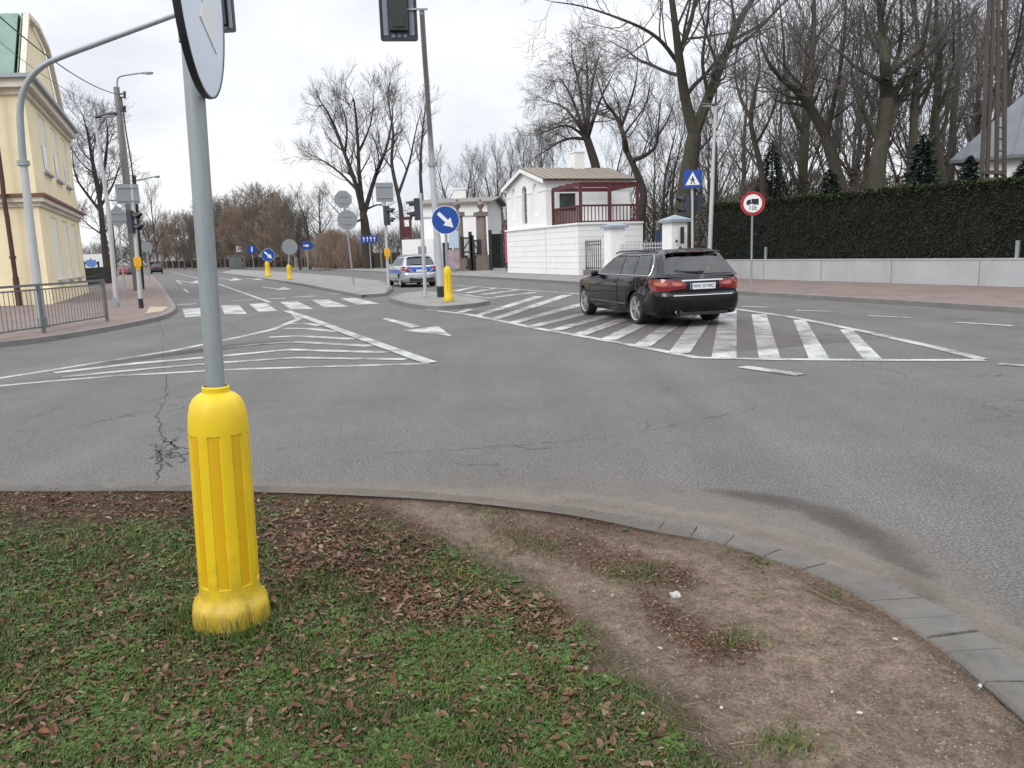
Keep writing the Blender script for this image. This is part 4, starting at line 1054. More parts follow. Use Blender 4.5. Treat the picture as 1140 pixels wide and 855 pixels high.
m = MB(); m.tube([b0, V((c.x, b0.y+.03, c.z+.3))], .04, 8); m.build('post', 'galv', t); plate_sign(t, 'sign_disc', ngon(.42, 28), c, facing(c)[0], 'sign_back')
# black iron railing beside the house, advertising banner
a, c = g(97, 323, PV), g(123, 314, PV)
t = thing('iron_railing', 'black iron railing beyond the corner of the yellow house', 'railing', a); m = MB(); n = 14

for zz in (1.25, .2, .75): m = MB(); m.bar(a+UP*zz, c+UP*zz, .065); m.build('rail', 'iron', t)
for k in (0, n//2, n):
    p = a+(c-a)*(k/n); m = MB(); m.tube([p, p+UP*1.55], .07, 8); m.lathe([(.07, 1.55), (.12, 1.62), (.001, 1.75)], 10, p); m.build('post', 'iron', t)
m = MB()
for k in range(1, n*3): p = a+(c-a)*(k/(n*3)); m.bar(p+UP*.2, p+UP*1.3, .05, .02)
m.build('bars', 'iron', t)
p = at(106, 306, 66); p.z = 0; t = thing('banner', 'white and blue advertising banner on the fence beyond the iron railing', 'banner', p)
X = V((1, 0, 0)); c = at(104, 291.5, 66); m = MB(); m.plate(sq(2.2, 1.25), c, X, UP, .03); bn = m.build('banner_sheet', 'sign_white', t)
m = MB(); m.plate([(-.2+.5*math.cos(k*PI/8), -.1+.33*math.sin(k*PI/8)*(1+.3*math.cos(3*k))) for k in range(16)], c-V((0, .01, 0)), X, UP, .008); m.build('blue_emblem', 'board_blue', bn)
for s in (-1, 1): m = MB(); m.tube([(c.x+s*1.0, c.y+.07, 0), (c.x+s*1.0, c.y+.07, c.z+.65)], .04, 6); m.build('post', 'galv', t)
# overhead cables from the yellow house to the concrete pole
def cable(pts, r, label):
    m = MB(); m.tube(pts, r, 5, False); tag(m.build('overhead_cable', 'iron'), label, 'cable')
pole = g(154, 323, PV); py_ = pole.y
def sag(a, c, s, n=14): return [a+(c-a)*(k/n)-UP*s*4*(k/n)*(1-k/n) for k in range(n+1)]
cable(sag(at(-40, -18, 22), at(131, 105, py_-.3), .5), .022, 'thicker dark overhead cable sagging from the upper left to the concrete pole')
cable(sag(at(-40, 12, 24), at(133, 122, py_-.3), .6), .010, 'thinner lower overhead cable running to the concrete pole')

# ------------------------------------------------------------------ median and island furniture
b0 = g(394, 317, PV); t = thing('traffic_sign', 'grey backs of an eight sided and a round sign on one post on the median', 'traffic sign', b0)
c1, c2 = at(382, 222, b0.y-.05), at(386.5, 245, b0.y-.05); top = at(381, 212, b0.y)
m = MB(); m.tube([b0, top], .042, 10); m.build('post', 'galv', t); X, _ = facing(c1, .05)
plate_sign(t, 'eight_sided_plate', ngon(.46, 8, PI/8), c1, X, 'sign_back'); plate_sign(t, 'round_plate', ngon(.50, 32), c2, X, 'sign_back'); back_ribs(t, c1, X, .4, .16); back_ribs(t, c2, X, .45, .18)
b0 = g(433, 324, PV); t = thing('traffic_light', 'black traffic light under a grey square sign back, yellow button box below, on the median', 'traffic light', b0)
top = at(427, 204, b0.y); m = MB(); m.tube([b0+UP*.15, top], [.06, .055], 12); m.build('post', 'galv_light', t); m = MB(); m.tube([b0, b0+UP*.16], .08, 10); m.build('foot', 'galv', t)
c = at(428, 214, b0.y-.08); X, _ = facing(c, .05); plate_sign(t, 'sign_plate', sq(.68, .74), c, X, 'sign_back'); back_ribs(t, c, X, .6, .22)
signal_head(t, at(430.5, 240, b0.y-.05), (1, -.25, 0), 2, .30, .75); button_box(t, at(431, 281, b0.y-.1), facing(b0)[0])
b0 = g(473.7, 330, PV); t = thing('traffic_light', 'black traffic light facing left on a slim pale post in front of the police car', 'traffic light', b0)
top = at(468, 215, b0.y); m = MB(); m.tube([b0, top], .06, 12); m.build('post', 'galv_light', t)
signal_head(t, at(464, 233, b0.y+.05), (-1, -.2, 0), 2, .30, .72)
m = MB(); cc = at(470, 278.5, b0.y+.3); m.box(cc, (.28, .10, .26)); m.box(cc-V((0, .16, 0)), (.05, .25, .05)); m.build('button_box', 'sign_back', t)
b0 = g(499.5, 335.5, PV); t = thing('traffic_sign', 'round blue keep right sign above a yellow guard on the traffic island', 'traffic sign', b0)
c = at(496, 245, b0.y-.06); m = MB(); m.tube([b0+UP*.9, V((c.x, b0.y, c.z+.35))], .04, 12); m.build('post', 'galv', t); round_keep_right(t, c, .415); guard(t, b0, 1.06, .95)
for (px, py, cy, lab, kind) in ((298.5, 308, 284, 'small far blue keep right sign over a yellow guard on the median', 'k'), (322.5, 311.5, 275, 'small far grey sign back over a yellow guard on the median', 'b')):
    b0 = g(px, py, PV); t = thing('traffic_sign', lab, 'traffic sign', b0); c = at(px, cy, b0.y-.06); s = b0.y/60
    m = MB(); m.tube([b0+UP*.9, V((c.x, b0.y, c.z+.3))], .05, 8); m.build('post', 'galv', t); guard(t, b0, 1.15*s, 1.3*s)
    if kind == 'k': round_keep_right(t, c, 7*b0.y/870)
    else: plate_sign(t, 'sign_disc', ngon(8.5*b0.y/870, 28), c, facing(c)[0], 'sign_back')

# ------------------------------------------------------------------ right pavement
p0 = at(771, 300, 28.6); p0.z = PV; t = thing('pedestrian_crossing_sign', 'blue square pedestrian crossing sign with a black traffic light on its post behind the car', 'traffic sign', p0)
c = at(771, 199.5, 28.5); top = at(770.5, 190, 28.6)
m = MB(); m.tube([p0, top], .045, 12); m.build('post', 'galv_light', t); X, _ = facing(c, .1); n = X.cross(UP)
w = .62; s_ = plate_sign(t, 'sign_plate', sq(w, w), c+n*.04, X, 'sign_blue'); plate_sign(s_, 'triangle', [(-.25, -.2), (.25, -.2), (0, .25)], c+n*.045, X, 'sign_white', .004)
m = MB()
for poly in ([(-.022, .09), (.022, .09), (.025, .045), (.0, .03), (-.025, .045)], [(-.03, .03), (.03, .03), (.035, -.06), (-.03, -.06)], [(.0, -.05), (.035, -.06), (.085, -.17), (.05, -.175)], [(-.03, -.06), (.005, -.06), (-.04, -.175), (-.08, -.175)], [(.02, .03), (.085, -.05), (.065, -.06), (.01, 0)], [(-.02, .03), (-.09, -.02), (-.08, -.045), (-.02, -.005)]):
    m.plate([p for p in poly], c+n*.0495, X, UP, .0035)
m.build('walking_figure', 'text_black', s_)
signal_head(t, at(763.5, 228, 28.7), (-1, -.25, 0), 2, .30, .74); signal_head(t, at(777, 226, 28.8), (.9, .5, 0), 2, .28, .6)
p0 = g(836.3, 317.5, PV); t = thing('traffic_sign', 'round red rimmed 10 t lorry ban sign on a thin grey post', 'traffic sign', p0)
c = at(838, 226.5, p0.y-.05); X, _ = facing(c, .06); n = X.cross(UP); R = 13*p0.y/870
m = MB(); m.tube([p0, V((c.x, p0.y, c.z+.4))], .032, 10); m.build('post', 'galv', t)
m = MB(); m.disc(c, R, X, UP, .018, 48); d = m.build('sign_disc', 'sign_red', t); m = MB(); m.disc(c+n*.004, R*.74, X, UP, .004, 48); m.build('white_field', 'sign_white', d)
m = MB(); k = R/.4
for poly in ([(-.04, -.02), (.19, -.02), (.19, .12), (-.04, .12)], [(-.2, -.02), (-.055, -.02), (-.055, .10), (-.13, .10), (-.2, .05)], [(-.21, -.045), (.2, -.045), (.2, -.02), (-.21, -.02)]): m.plate([(x*k, (y+.03)*k) for x, y in poly], c+n*.008, X, UP, .004)
for x in (-.14, .07, .15): m.plate([(x*k+.036*k*math.cos(q*PI/6), (-.02)*k+.036*k*math.sin(q*PI/6)) for q in range(12)], c+n*.0085, X, UP, .004)
m.build('lorry_symbol', 'text_black', d); text('lettering', '10t', .215*k, 'text_black', d, c+n*.009-UP*.15*k, X, UP)
p0 = at(789, 300, 33); p0.z = PV; top = at(796.5, 117, 33)
t = thing('street_lamp', 'slim pale street lamp rising behind the black car on the right', 'street lamp', p0)
m = MB(); m.tube([p0, p0*.5+top*.5, top], [.10, .085, .055], 12); m.build('post', 'galv_light', t); lamp_head(t, top+V((.1, 0, 0)), (-1, -.1, .03), .72, 'signal')

# ------------------------------------------------------------------ white wall and hedge on the right
Wa, Wb = g(808, 309.5, PV), g(1140, 319.5, PV); wd = (Wb-Wa).normalized(); Wc = Wa-wd*1.5; We = Wb+wd*9
wn = V((wd.y, -wd.x, 0));
if wn.x < 0: wn = -wn
t = thing('boundary_wall', 'low grey white rendered wall under the dark hedge on the right', 'wall', Wb)
m = MB(); hh = .74; L = (We-Wc).length; mid = (Wc+We)/2+wn*.14; m.box((mid.x, mid.y, PV+hh/2-.05), (L, .28, hh+.1), math.atan2(wd.y, wd.x)); m.build('wall_body', 'grey_wall', t)
m = MB(); m.box((mid.x, mid.y, PV+hh+.02), (L, .32, .035), math.atan2(wd.y, wd.x)); m.build('coping', 'grey_wall', t)
for s in [k*3.1+.8 for k in range(int(L/3.1))]: j = MB(); q = Wc+wd*s-wn*.001; j.box((q.x, q.y, PV+.36), (.022, .012, .72), math.atan2(wd.y, wd.x)); j.build('expansion_joint', 'wall_seam', t)
t = thing('hedge', 'long clipped dark evergreen hedge behind the low white wall', 'hedge', Wb+wn*1.2)
Ha, Hb = Wc+wn*.40-wd*0.2, We+wn*.40; HH = 2.98; D = 1.5; HL = (Hb-Ha).length
def hz(s, base=HH): return base+.12*mnoise.noise(V((s*.8, 3, 0)))+.06*mnoise.noise(V((s*3.1, 5, 0)))-.012*s+.22
m = MB(); rnd = random.Random(6)
def hp(s, d, z): q = Ha+wd*s+wn*d; return V((q.x, q.y, z))
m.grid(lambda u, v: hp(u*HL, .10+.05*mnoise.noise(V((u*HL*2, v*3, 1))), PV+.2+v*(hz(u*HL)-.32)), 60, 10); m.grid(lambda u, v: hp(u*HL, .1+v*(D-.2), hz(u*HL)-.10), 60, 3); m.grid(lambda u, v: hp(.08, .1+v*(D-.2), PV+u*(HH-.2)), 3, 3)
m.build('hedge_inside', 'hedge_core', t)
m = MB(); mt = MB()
def spray(mb, p, n, s):
    a = V((rnd.gauss(0, 1), rnd.gauss(0, 1), rnd.gauss(.6, 1))).normalized(); b2 = a.cross(n+V((.1, .2, .3))*rnd.random()).normalized()
    mb.add([p-b2*s*.4, p+a*s*.6-b2*s*.25, p+a*s*1.2, p+a*s*.6+b2*s*.35, p+b2*s*.4], [(0, 1, 2, 3, 4)], False)
for _ in range(62000):
    s = HL*rnd.random()**1.0; z = rnd.uniform(PV+.25, hz(s)); lump_ =   .05*mnoise.noise(V((s*2.2, z*2.2, 4)))+.03*mnoise.noise(V((s*6, z*6, 9)))
    spray(m, hp(s, .07+lump_+rnd.uniform(-.05, .08), z), -wn, rnd.uniform(.03, .075))
for _ in range(22000):
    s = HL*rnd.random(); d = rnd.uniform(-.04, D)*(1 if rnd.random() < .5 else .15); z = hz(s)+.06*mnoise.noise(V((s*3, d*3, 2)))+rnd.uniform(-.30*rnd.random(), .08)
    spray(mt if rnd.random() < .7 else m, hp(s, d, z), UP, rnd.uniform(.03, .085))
for _ in range(260):                                 # stray shoots
    s = HL*rnd.random(); q = hp(s, rnd.uniform(0, D*.6), hz(s)-.05); L_ = rnd.uniform(.12, .38); d_ = V((rnd.gauss(0, .25), rnd.gauss(0, .25), 1)).normalized(); mt.tube([q, q+d_*L_], [.006, .002], 3, False)
    for k in range(5): spray(mt, q+d_*L_*(.3+.17*k), UP, rnd.uniform(.03, .06))
for _ in range(2500):
    spray(m, hp(rnd.uniform(-.12, .05), rnd.uniform(0, D), rnd.uniform(PV+.2, HH)), -wd, rnd.uniform(.05, .12))
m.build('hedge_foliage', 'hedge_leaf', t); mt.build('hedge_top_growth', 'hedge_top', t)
for s, lab in ((HL*.16, 'short grey stake in front of the dark hedge, near the lorry ban sign'), (HL*.60, 'short grey stake in front of the dark hedge, towards the right edge')):
    mk = MB(); mk.box(hp(s, -.06, PV+.95), (.10, .06, .62), math.atan2(wd.y, wd.x)); tag(mk.build('hedge_stake', 'galv'), lab, 'stake')
M['side_strip'] = pm('dull_side_strip', (.10, .10, .105), .35, .5, var=0)
# ------------------------------------------------------------------ estate cars (local: x forward from the rear bumper, y left, z up)
def make_car(name, label, cat, rear_left, front_left, paint, L=4.895, W=1.854, H=1.47, wb=2.874, ro=1.17, wr=.33, detail=True, hero=False, police=False, group=None):
    RL, FL = V((rear_left.x, rear_left.y, 0)), V((front_left.x, front_left.y, 0))
    d = (FL-RL).normalized(); lft = V((-d.y, d.x, 0))
    org = RL-d*ro-lft*(W/2-.06)
    t = thing(name, label, cat, (org.x, org.y, ZM), math.atan2(d.y, d.x), group)
    sx, sw, sz = L/4.895, W/1.854, H/1.47
    WT = [(.2, .80), (.32, .875), (.45, .905), (.60, .922), (.74, .927), (.84, .915), (.92, .890), (.985, .855), (1.02, .825), (1.20, .755), (1.34, .690), (1.40, .640), (1.425, .59)]
    XR = [(.2, .12), (.28, .035), (.42, .0), (.60, .005), (.635, .03), (.66, .065), (.80, .055), (.90, .075), (.985, .125), (1.02, .155), (1.16, .27), (1.36, .445), (1.425, .52)]
    XF = [(.2, L-.14), (.35, L-.03), (.5, L), (.7, L-.06), (.9, L-.25)]
    XG = [(.93, 3.70*sx), (1.02, 3.56*sx), (1.2, 3.22*sx), (1.36, 2.86*sx), (1.425, 2.62*sx)]
    ZT = [(0, .985), (.6, .985), (2*sx, .960), (3.5*sx, .935), (3.9*sx, .885), (4.45*sx, .80), (L-.1, .66)]
    ax_r, ax_f = ro, ro+wb; AR = wr+.035
    def zc(z): return z/sz
    def wz(x, z):
        w = interp(WT, zc(z))*sw
        if x < 1.2: w *= 1-.045*((1.2-x)/1.2)**2
        if x > L-1.3: w *= 1-.10*((x-L+1.3)/1.3)**2
        return w
    def xr(z): return interp(XR, zc(z))
    def dent(x, y, z):
        if not hero or y < .3: return y
        k = math.exp(-((x-.80)/.42)**2-((z-.72)/.20)**2)
        n = mnoise.noise(V((x*7, z*7, 2)))
        return y-k*(.085+.075*n)
    XJ = .46
    def S(q, z):
        """skin of the lower body, left half: q 0..1 rear, 1..2 side, 2..3 nose"""
        if q <= 1:
            a = q*PI/2; r = xr(z); w = wz(XJ, z); x = r+(XJ-r)*(1-math.cos(a)**(2/2.3)); y = w*math.sin(a)**(2/4.6)
        elif q <= 2:
            x = XJ+(L-.75-XJ)*(q-1); y = wz(x, z)
        else:
            a = (q-2)*PI/2; f = interp(XF, zc(z)); w = wz(L-.75, z); x = (L-.75)+(f-L+.75)*math.sin(a)**(2/2.2); y = w*max(0, math.cos(a))**(2/3.2)
        return V((x, dent(x, y, z), z))
    def qx(x): return 1+(x-XJ)/(L-.75-XJ)
    def GH(q, z):
        if q <= 1:
            a = q*PI/2; r = xr(z); w = interp(WT, zc(z))*sw; x = r+.24*(1-math.cos(a)**(2/2.4)); y = w*math.sin(a)**(2/6.5)
        elif q <= 2:
            a0 = xr(z)+.24; b0_ = interp(XG, zc(z))-.42; x = a0+(b0_-a0)*(q-1); y = interp(WT, zc(z))*sw
            if x < 1.0: pass
        else:
            a = (q-2)*PI/2; x1 = interp(XG, zc(z)); w = interp(WT, zc(z))*sw; x = x1-.42+.42*math.sin(a)**(2/2.2); y = w*max(0, math.cos(a))**(2/4.5)
        return V((x, y, z))
    def gq(x, z):
        a0 = xr(z)+.24; b0_ = interp(XG, zc(z))-.42; return 1+(x-a0)/(b0_-a0)
    def zlow(x):
        z = .235*sz
        for a in (ax_r, ax_f):
            dx = abs(x-a)
            if dx < AR: z = max(z, wr+math.sqrt(AR*AR-dx*dx))
        return z
    qs = [i/10 for i in range(10)]
    xs = [XJ]; step = .055 if detail else .09
    x = XJ
    while x < L-.75-step: x += step; xs.append(x)
    qs += [qx(x) for x in xs]+[2+i/8 for i in range(9)]
    NR = 16 if detail else 10
    def mir(p): return V((p.x, -p.y, p.z))
    m = MB(); cols = []
    for q in qs:
        xx = S(q, .5).x; zl = zlow(xx) if 1 <= q <= 2 else .235*sz; zt = interp(ZT, xx)*sz
        cols.append([S(q, zl+(zt-zl)*j/NR) for j in range(NR+1)])
    nc = len(cols)
    for sgn in (1, -1):
        vs = [p if sgn > 0 else V((p.x, -(S(qs[i], p.z).y if not hero else interp(WT, zc(p.z))*0+abs(p.y)), p.z)) for i, c in enumerate(cols) for p in c]
        fs = [(i*(NR+1)+j, (i+1)*(NR+1)+j, (i+1)*(NR+1)+j+1, i*(NR+1)+j+1) for i in range(nc-1) for j in range(NR)]
        m.add(vs, fs if sgn < 0 else [f[::-1] for f in fs], True)
    tops = [c[-1] for c in cols]; vs = []; NC = 8
    for p in tops:
        for k in range(NC+1):
            y = p.y*(1-2*k/NC); vs.append(V((p.x, y, p.z+(.05*(1-(2*k/NC-1)**2) if p.x > 2.5 else 0))))
    m.add(vs, [(i*(NC+1)+k, i*(NC+1)+k+1, (i+1)*(NC+1)+k+1, (i+1)*(NC+1)+k) for i in range(nc-1) for k in range(NC)], True)
    # greenhouse and roof
    gz = [.955, .975, 1.0]+[1.0+.37*j/8 for j in range(1, 9)]+[1.39, 1.405, 1.425]; gqs = [i/24 for i in range(24)]+[1+i/56 for i in range(56)]+[2+i/8 for i in range(9)]
    gc = [[GH(q, z*sz) for z in gz] for q in gqs]
    for sgn in (1, -1):
        vs = [V((p.x, p.y*sgn, p.z)) for c in gc for p in c]; nz = len(gz)
        def hole(i, j):
            c = (gc[i][j]+gc[i+1][j]+gc[i][j+1]+gc[i+1][j+1])/4; zz = c.z/sz
            if not detail or not 1.0 < zz < 1.372: return False
            v_ = (zz-1.0)/.37; q_ = (gqs[i]+gqs[i+1])/2
            if q_ < .9 and c.y < (.70-.10*v_)*sw: return 1.01 < zz
            if q_ < .9: return False
            xx = c.x/sx
            return (2.02 < xx < 3.12-.50*v_) or (1.34+.02*v_ < xx < 1.95) or (.62+.16*v_ < xx < 1.27+.02*v_)
        fs = [(i*nz+j, (i+1)*nz+j, (i+1)*nz+j+1, i*nz+j+1) for i in range(len(gc)-1) for j in range(nz-1) if not hole(i, j)]
        m.add(vs, fs if sgn < 0 else [f[::-1] for f in fs], True)
    vs = []
    for c in gc:
        p = c[-1]
        for k in range(NC+1):
            y = p.y*(1-2*k/NC); bl = smoothstep(.0, 1.2, p.x-.5)*smoothstep(0, .8, 2.9*sx-p.x); vs.append(V((p.x, y, p.z+(.018+.030*bl)*(1-(2*k/NC-1)**2))))
    m.add(vs, [(i*(NC+1)+k, i*(NC+1)+k+1, (i+1)*(NC+1)+k+1, (i+1)*(NC+1)+k) for i in range(len(gc)-1) for k in range(NC)], True)
    body = m.build('body', paint, t, local=True)
    m = MB(); m.box((L/2, 0, .36), (L-.9, W-.42, .34)); m.build('underbody', 'black', t, local=True)
    if detail:
        for xx, ys in ((2.25*sx, (-.38, .38)), (1.35*sx, (-.42, 0, .42))):
            for y in ys:
                q = MB(); q.box((xx, y, 1.02), (.16, .46, .34), ax=(V((.97, 0, .22)), V((0, 1, 0)), V((-.22, 0, .97)))); q.box((xx-.06, y, 1.25), (.09, .26, .17), ax=(V((.97, 0, .22)), V((0, 1, 0)), V((-.22, 0, .97)))); q.build('seat', 'seat_cloth', t, local=True)
    # glass
    def sidewin(x0, x1, z0, z1, sgn, rake0=0., rake1=0.):
        q = MB()
        def fn(u, v):
            z = (z0+(z1-z0)*v)*sz; xx = (x0+(x1-x0)*u)*1.0+rake0*v*(1-u)+rake1*v*u
            p = GH(gq(xx, z), z); return V((p.x, p.y*sgn, p.z))
        q.patch(fn, 8, 6, .006, .012, flip=sgn > 0); return q.build('side_window', 'car_glass', t, local=True)
    for sgn in (1, -1):
        sidewin(2.02*sx, 3.12*sx, .995, 1.365, sgn, 0, -.50*sx); sidewin(1.34*sx, 1.95*sx, 1.0, 1.375, sgn, .02, 0); sidewin(.62*sx, 1.27*sx, 1.005, 1.36, sgn, .16, .02)
        if detail:
            pts = []
            for k in range(24): u = k/23; xx = .56*sx+u*(3.2-.56)*sx; z = .985*sz; p = GH(gq(xx, z), z); pts.append(V((p.x, (p.y+.008)*sgn, p.z)))
            q = MB(); q.tube(pts, .0085, 6)
            pts2 = []
            for k in range(24):
                u = k/23; z = (1.378-.03*max(0, u-.75)*0)*sz; xx = .80*sx+u*(2.60-.80)*sx; p = GH(gq(xx, z), z); pts2.append(V((p.x, (p.y+.006)*sgn, p.z)))
            arc = [pts[0]]+[V((GH(gq(xx, z*sz), z*sz).x, (GH(gq(xx, z*sz), z*sz).y+.007)*sgn, z*sz)) for xx, z in ((.55*sx, 1.05), (.56*sx, 1.15), (.60*sx, 1.26), (.67*sx, 1.34))]+pts2
            q.tube(arc, .006, 6)
            if not police: q.build('window_trim', 'chrome', t, local=True)
            # doors, handles, door strip
            for (xa, xb, nm) in ((2.0*sx, 3.35*sx, 'door'), (1.22*sx, 1.96*sx, 'door')):
                q = MB(); xb2 = xb
                def fn(u, v):
                    z = (.33+(.945-.33)*v)*sz; xx = xa+(xb2-xa)*u
                    if xa < 1.5*sx and z < .72: xx = max(xx, ax_r+math.sqrt(max(0, (AR+.05)**2-(z-wr)**2)) if abs(z-wr) < AR+.05 else xx)
                    p = S(qx(xx), z); return V((p.x, p.y*sgn, p.z))
                q.patch(fn, 14, 12, .007, .006, flip=sgn > 0); dr = q.build('door', paint, t, local=True)
                hx = xa+.20; p = S(qx(hx), .845*sz); q = MB(); q.tube([(hx-.11, (p.y+.02)*sgn, .845*sz), (hx-.05, (p.y+.05)*sgn, .85*sz), (hx+.08, (p.y+.05)*sgn, .85*sz), (hx+.12, (p.y+.02)*sgn, .845*sz)], .014, 6); q.build('handle', paint, dr)
            q = MB(); pts = [V((S(qx(xx), .40).x, (S(qx(xx), .40).y+.012)*sgn, .40)) for xx in [ax_r+.46+k*(ax_f-ax_r-.92)/12 for k in range(13)]]; q.tube(pts, .012, 6); q.build('side_trim', 'side_strip' if hero else 'black', t, local=True)
            q = MB(); p = S(qx(3.12*sx), .93*sz); q.lathe([(.001, -.09), (.06, -.08), (.085, 0), (.07, .07), (.001, .09)], 10, (3.08*sx, (p.y+.11)*sgn, 1.0*sz), (V((.6, 0, 0)), V((0, 0, .9)), V((0, 1, 0)))); q.box((3.1*sx, (p.y+.01)*sgn, .965*sz), (.06, .12, .03)); q.build('mirror', paint, t, local=True)
            q = MB(); q.tube([(.75*sx, .60*sw*sgn, 1.425*sz), (.85*sx, .585*sw*sgn, 1.452*sz), (1.8*sx, .595*sw*sgn, 1.468*sz), (2.6*sx, .585*sw*sgn, 1.45*sz), (2.75*sx, .60*sw*sgn, 1.42*sz)], .017, 8); q.build('roof_rail', 'black' if hero else 'galv', t, local=True)
    def rear_fn(fun, ya, yb, za, zb, topw=1.0):
        def fn(u, v):
            z = (za+(zb-za)*v)*sz; k = 1+(topw-1)*v; y = (ya+(yb-ya)*u)*k
            w = (wz(XJ, z) if fun is S else interp(WT, zc(z))*sw); e = 4.6 if fun is S else 6.5
            a = math.asin(min(1, abs(y)/w)**(e/2)); p = fun(a/(PI/2), z)
            return V((p.x, y, z))
        return fn
    q = MB(); q.patch(rear_fn(GH, -.71*sw, .71*sw, 1.005, 1.375, .86), 20, 6, .006, .012, flip=True); rw = q.build('rear_window', 'car_glass', t, local=True)
    if detail:
        q = MB(); p = rear_fn(GH, 0, 1, 1.03, 1.3)
        q.tube([p(.05, .05)-V((.03, .0, 0)), p(.0, .1)*1-V((.035, -.25, 0)), p(.0, .22)-V((.03, -.52, 0))], [.014, .012, .006], 6); q.box(tuple(p(.0, .02)-V((.02, 0, 0))), (.04, .12, .05)); q.build('wiper', 'black', rw)
        q = MB(); q.grid(lambda u, v: V((.52-.11*v, (-.56+1.12*u)*sw*(1+.02*v), (1.437-.022*v+.018*(1-(2*u-1)**2))*sz)), 12, 3); q.grid(lambda u, v: V((.50-.09*v, (-.56+1.12*u)*sw*(1+.02*v), (1.405-.012*v+.012*(1-(2*u-1)**2))*sz)), 12, 3, flip=True); q.grid(lambda u, v: V((.41, (-.571+1.142*u)*sw, (1.393+.022*v+(.012+.006*v)*(1-(2*u-1)**2))*sz)), 12, 1); q.build('spoiler', paint, t, local=True)
        q = MB(); q.box((.406, 0, 1.418*sz), (.012, .5, .014)); q.build('brake_light', 'lamp_red', t, local=True)
        if hero:
            q = MB(); q.lathe([(.05, 0), (.035, .03), (.008, .06)], 8, (.95, 0, 1.475), (V((1.6, 0, 0)), V((0, .5, 0)), UP)); q.build('antenna', 'black', t, local=True)
    # lamps
    def lampfn(q0, q1, lo, hi, sgn):
        def fn(u, v):
            q_ = q0+(q1-q0)*u; z = (lo(u)+(hi(u)-lo(u))*v)*sz; p = S(q_, z)
            if q_ > 1: pass
            return V((p.x, p.y*sgn, p.z))
        return fn
    for sgn in (1, -1):
        q0, q1 = (.075, 1.03) if not police else (.22, 1.06)
        lo = (lambda u: .735-.04*smoothstep(0, .4, u)+.06*smoothstep(.75, 1, u)); hi = (lambda u: .885+.035*smoothstep(0, .5, u)-.02*smoothstep(.8, 1, u))
        if police: lo = lambda u: .78; hi = lambda u: .95
        q = MB(); q.patch(lampfn(q0, q1, lo, hi, sgn), 22, 5, .016, .02, flip=sgn > 0); tl = q.build('tail_light', 'lamp_red', t, local=True)
        if detail:
            q = MB(); md = lambda a, u: lo(u)+(hi(u)-lo(u))*a
            if hero:
                q.patch(lampfn(q0+.04, q0+.20, lambda u: md(.42, u), lambda u: md(.70, u), sgn), 6, 2, .021, .01, flip=sgn > 0); q.patch(lampfn(q0+.30, q0+.72, lambda u: md(.46, u), lambda u: md(.76, u), sgn), 8, 2, .021, .01, flip=sgn > 0)
            else: q.patch(lampfn(q0+.2, q0+.5, lambda u: md(.2, u), lambda u: md(.5, u), sgn), 6, 2, .021, .01, flip=sgn > 0)
            q.build('pale_lens', 'lamp_pale', tl)
    # bumper
    if detail:
        q = MB()
        def bfn(u, v):
            s_ = -1+2*u; q_ = abs(s_)*1.0; z = (.25+(.605-.25)*v)*sz
            q_ = q_**.8*qx(ax_r-AR-.03)
            p = S(q_, z); return V((p.x, p.y*(1 if s_ > 0 else -1), p.z))
        q.patch(bfn, 48, 8, .022, .02, flip=True); bp = q.build('rear_bumper', 'car_dull' if hero else paint, t, local=True)
        if hero:
            q = MB(); f = rear_fn(S, -.62, .62, .612, .612); q.tube([f(k/20, 0)-V((.028, 0, 0)) for k in range(21)], .009, 6); q.build('chrome_strip', 'chrome', bp)
            q = MB(); f = rear_fn(S, -.43, .43, .872, .897); q.patch(f, 16, 2, .024, .02, flip=True); q.build('chrome_handle', 'chrome', t, local=True)
            q = MB(); q.lathe([(.045, 0), (.052, -.01), (.045, -.03), (.036, -.02), (.036, .1), (.001, .1)], 16, (.03, .52, .30), (V((0, 1.25, 0)), V((0, 0, .85)), V((1, 0, 0)))); q.build('exhaust_pipe', 'chrome', t, local=True)
            q = MB(); q.box((.02, 0, .27), (.06, 1.0, .06)); q.build('diffuser', 'black', t, local=True)
            # three pointed star in a ring
            X, nn = V((0, -1, 0)), V((-1, 0, 0)); c = V((S(0, .945).x-.018, 0, .945)); q = MB(); q.lathe([(.052, -.004), (.052, .006), (.044, .006), (.044, -.004), (.052, -.004)], 24, c, (X, UP, nn))
            for k in range(3): a = PI/2+k*2*PI/3; q.plate([(.046*math.cos(a), .046*math.sin(a)), (.010*math.cos(a+1.05), .010*math.sin(a+1.05)), (0, 0), (.010*math.cos(a-1.05), .010*math.sin(a-1.05))], c+nn*.004, X, UP, .005)
            q.build('emblem', 'chrome', t, local=True)
            c = V((S(0, .78).x-.030, 0, .778)); q = MB(); q.plate(sq(.52, .114), c, X, UP, .014); pl = q.build('number_plate', 'plate', t, local=True)
            q = MB(); q.plate([(-.26, -.057), (-.222, -.057), (-.222, .057), (-.26, .057)], c+nn*.002, X, UP, .001); q.build('blue_band', 'sign_blue', pl)
            o = text('lettering', 'WX 0194C', .095, 'text_black', pl, c+nn*.003+X*.018, X, UP)
            q = MB()
            # crumpled, scraped quarter behind the left rear wheel
            rnd_ = random.Random(3)
            for _ in range(26):
                xx, z = rnd_.gauss(.84, .12), rnd_.gauss(.66, .075); a = rnd_.gauss(.5, .5); l_ = rnd_.uniform(.03, .12)
                pa, pb = S(qx(max(.47, xx)), z), S(qx(max(.47, xx+l_*math.cos(a))), z+l_*math.sin(a)); w = rnd_.uniform(.002, .008)
                q.bar(pa+V((0, .006, 0)), pb+V((0, .006, 0)), w, .004)
            q.build('scrapes', pm('scraped_metal', (.24, .24, .245), .5, .4, var=.4, scale=30), t, local=True)
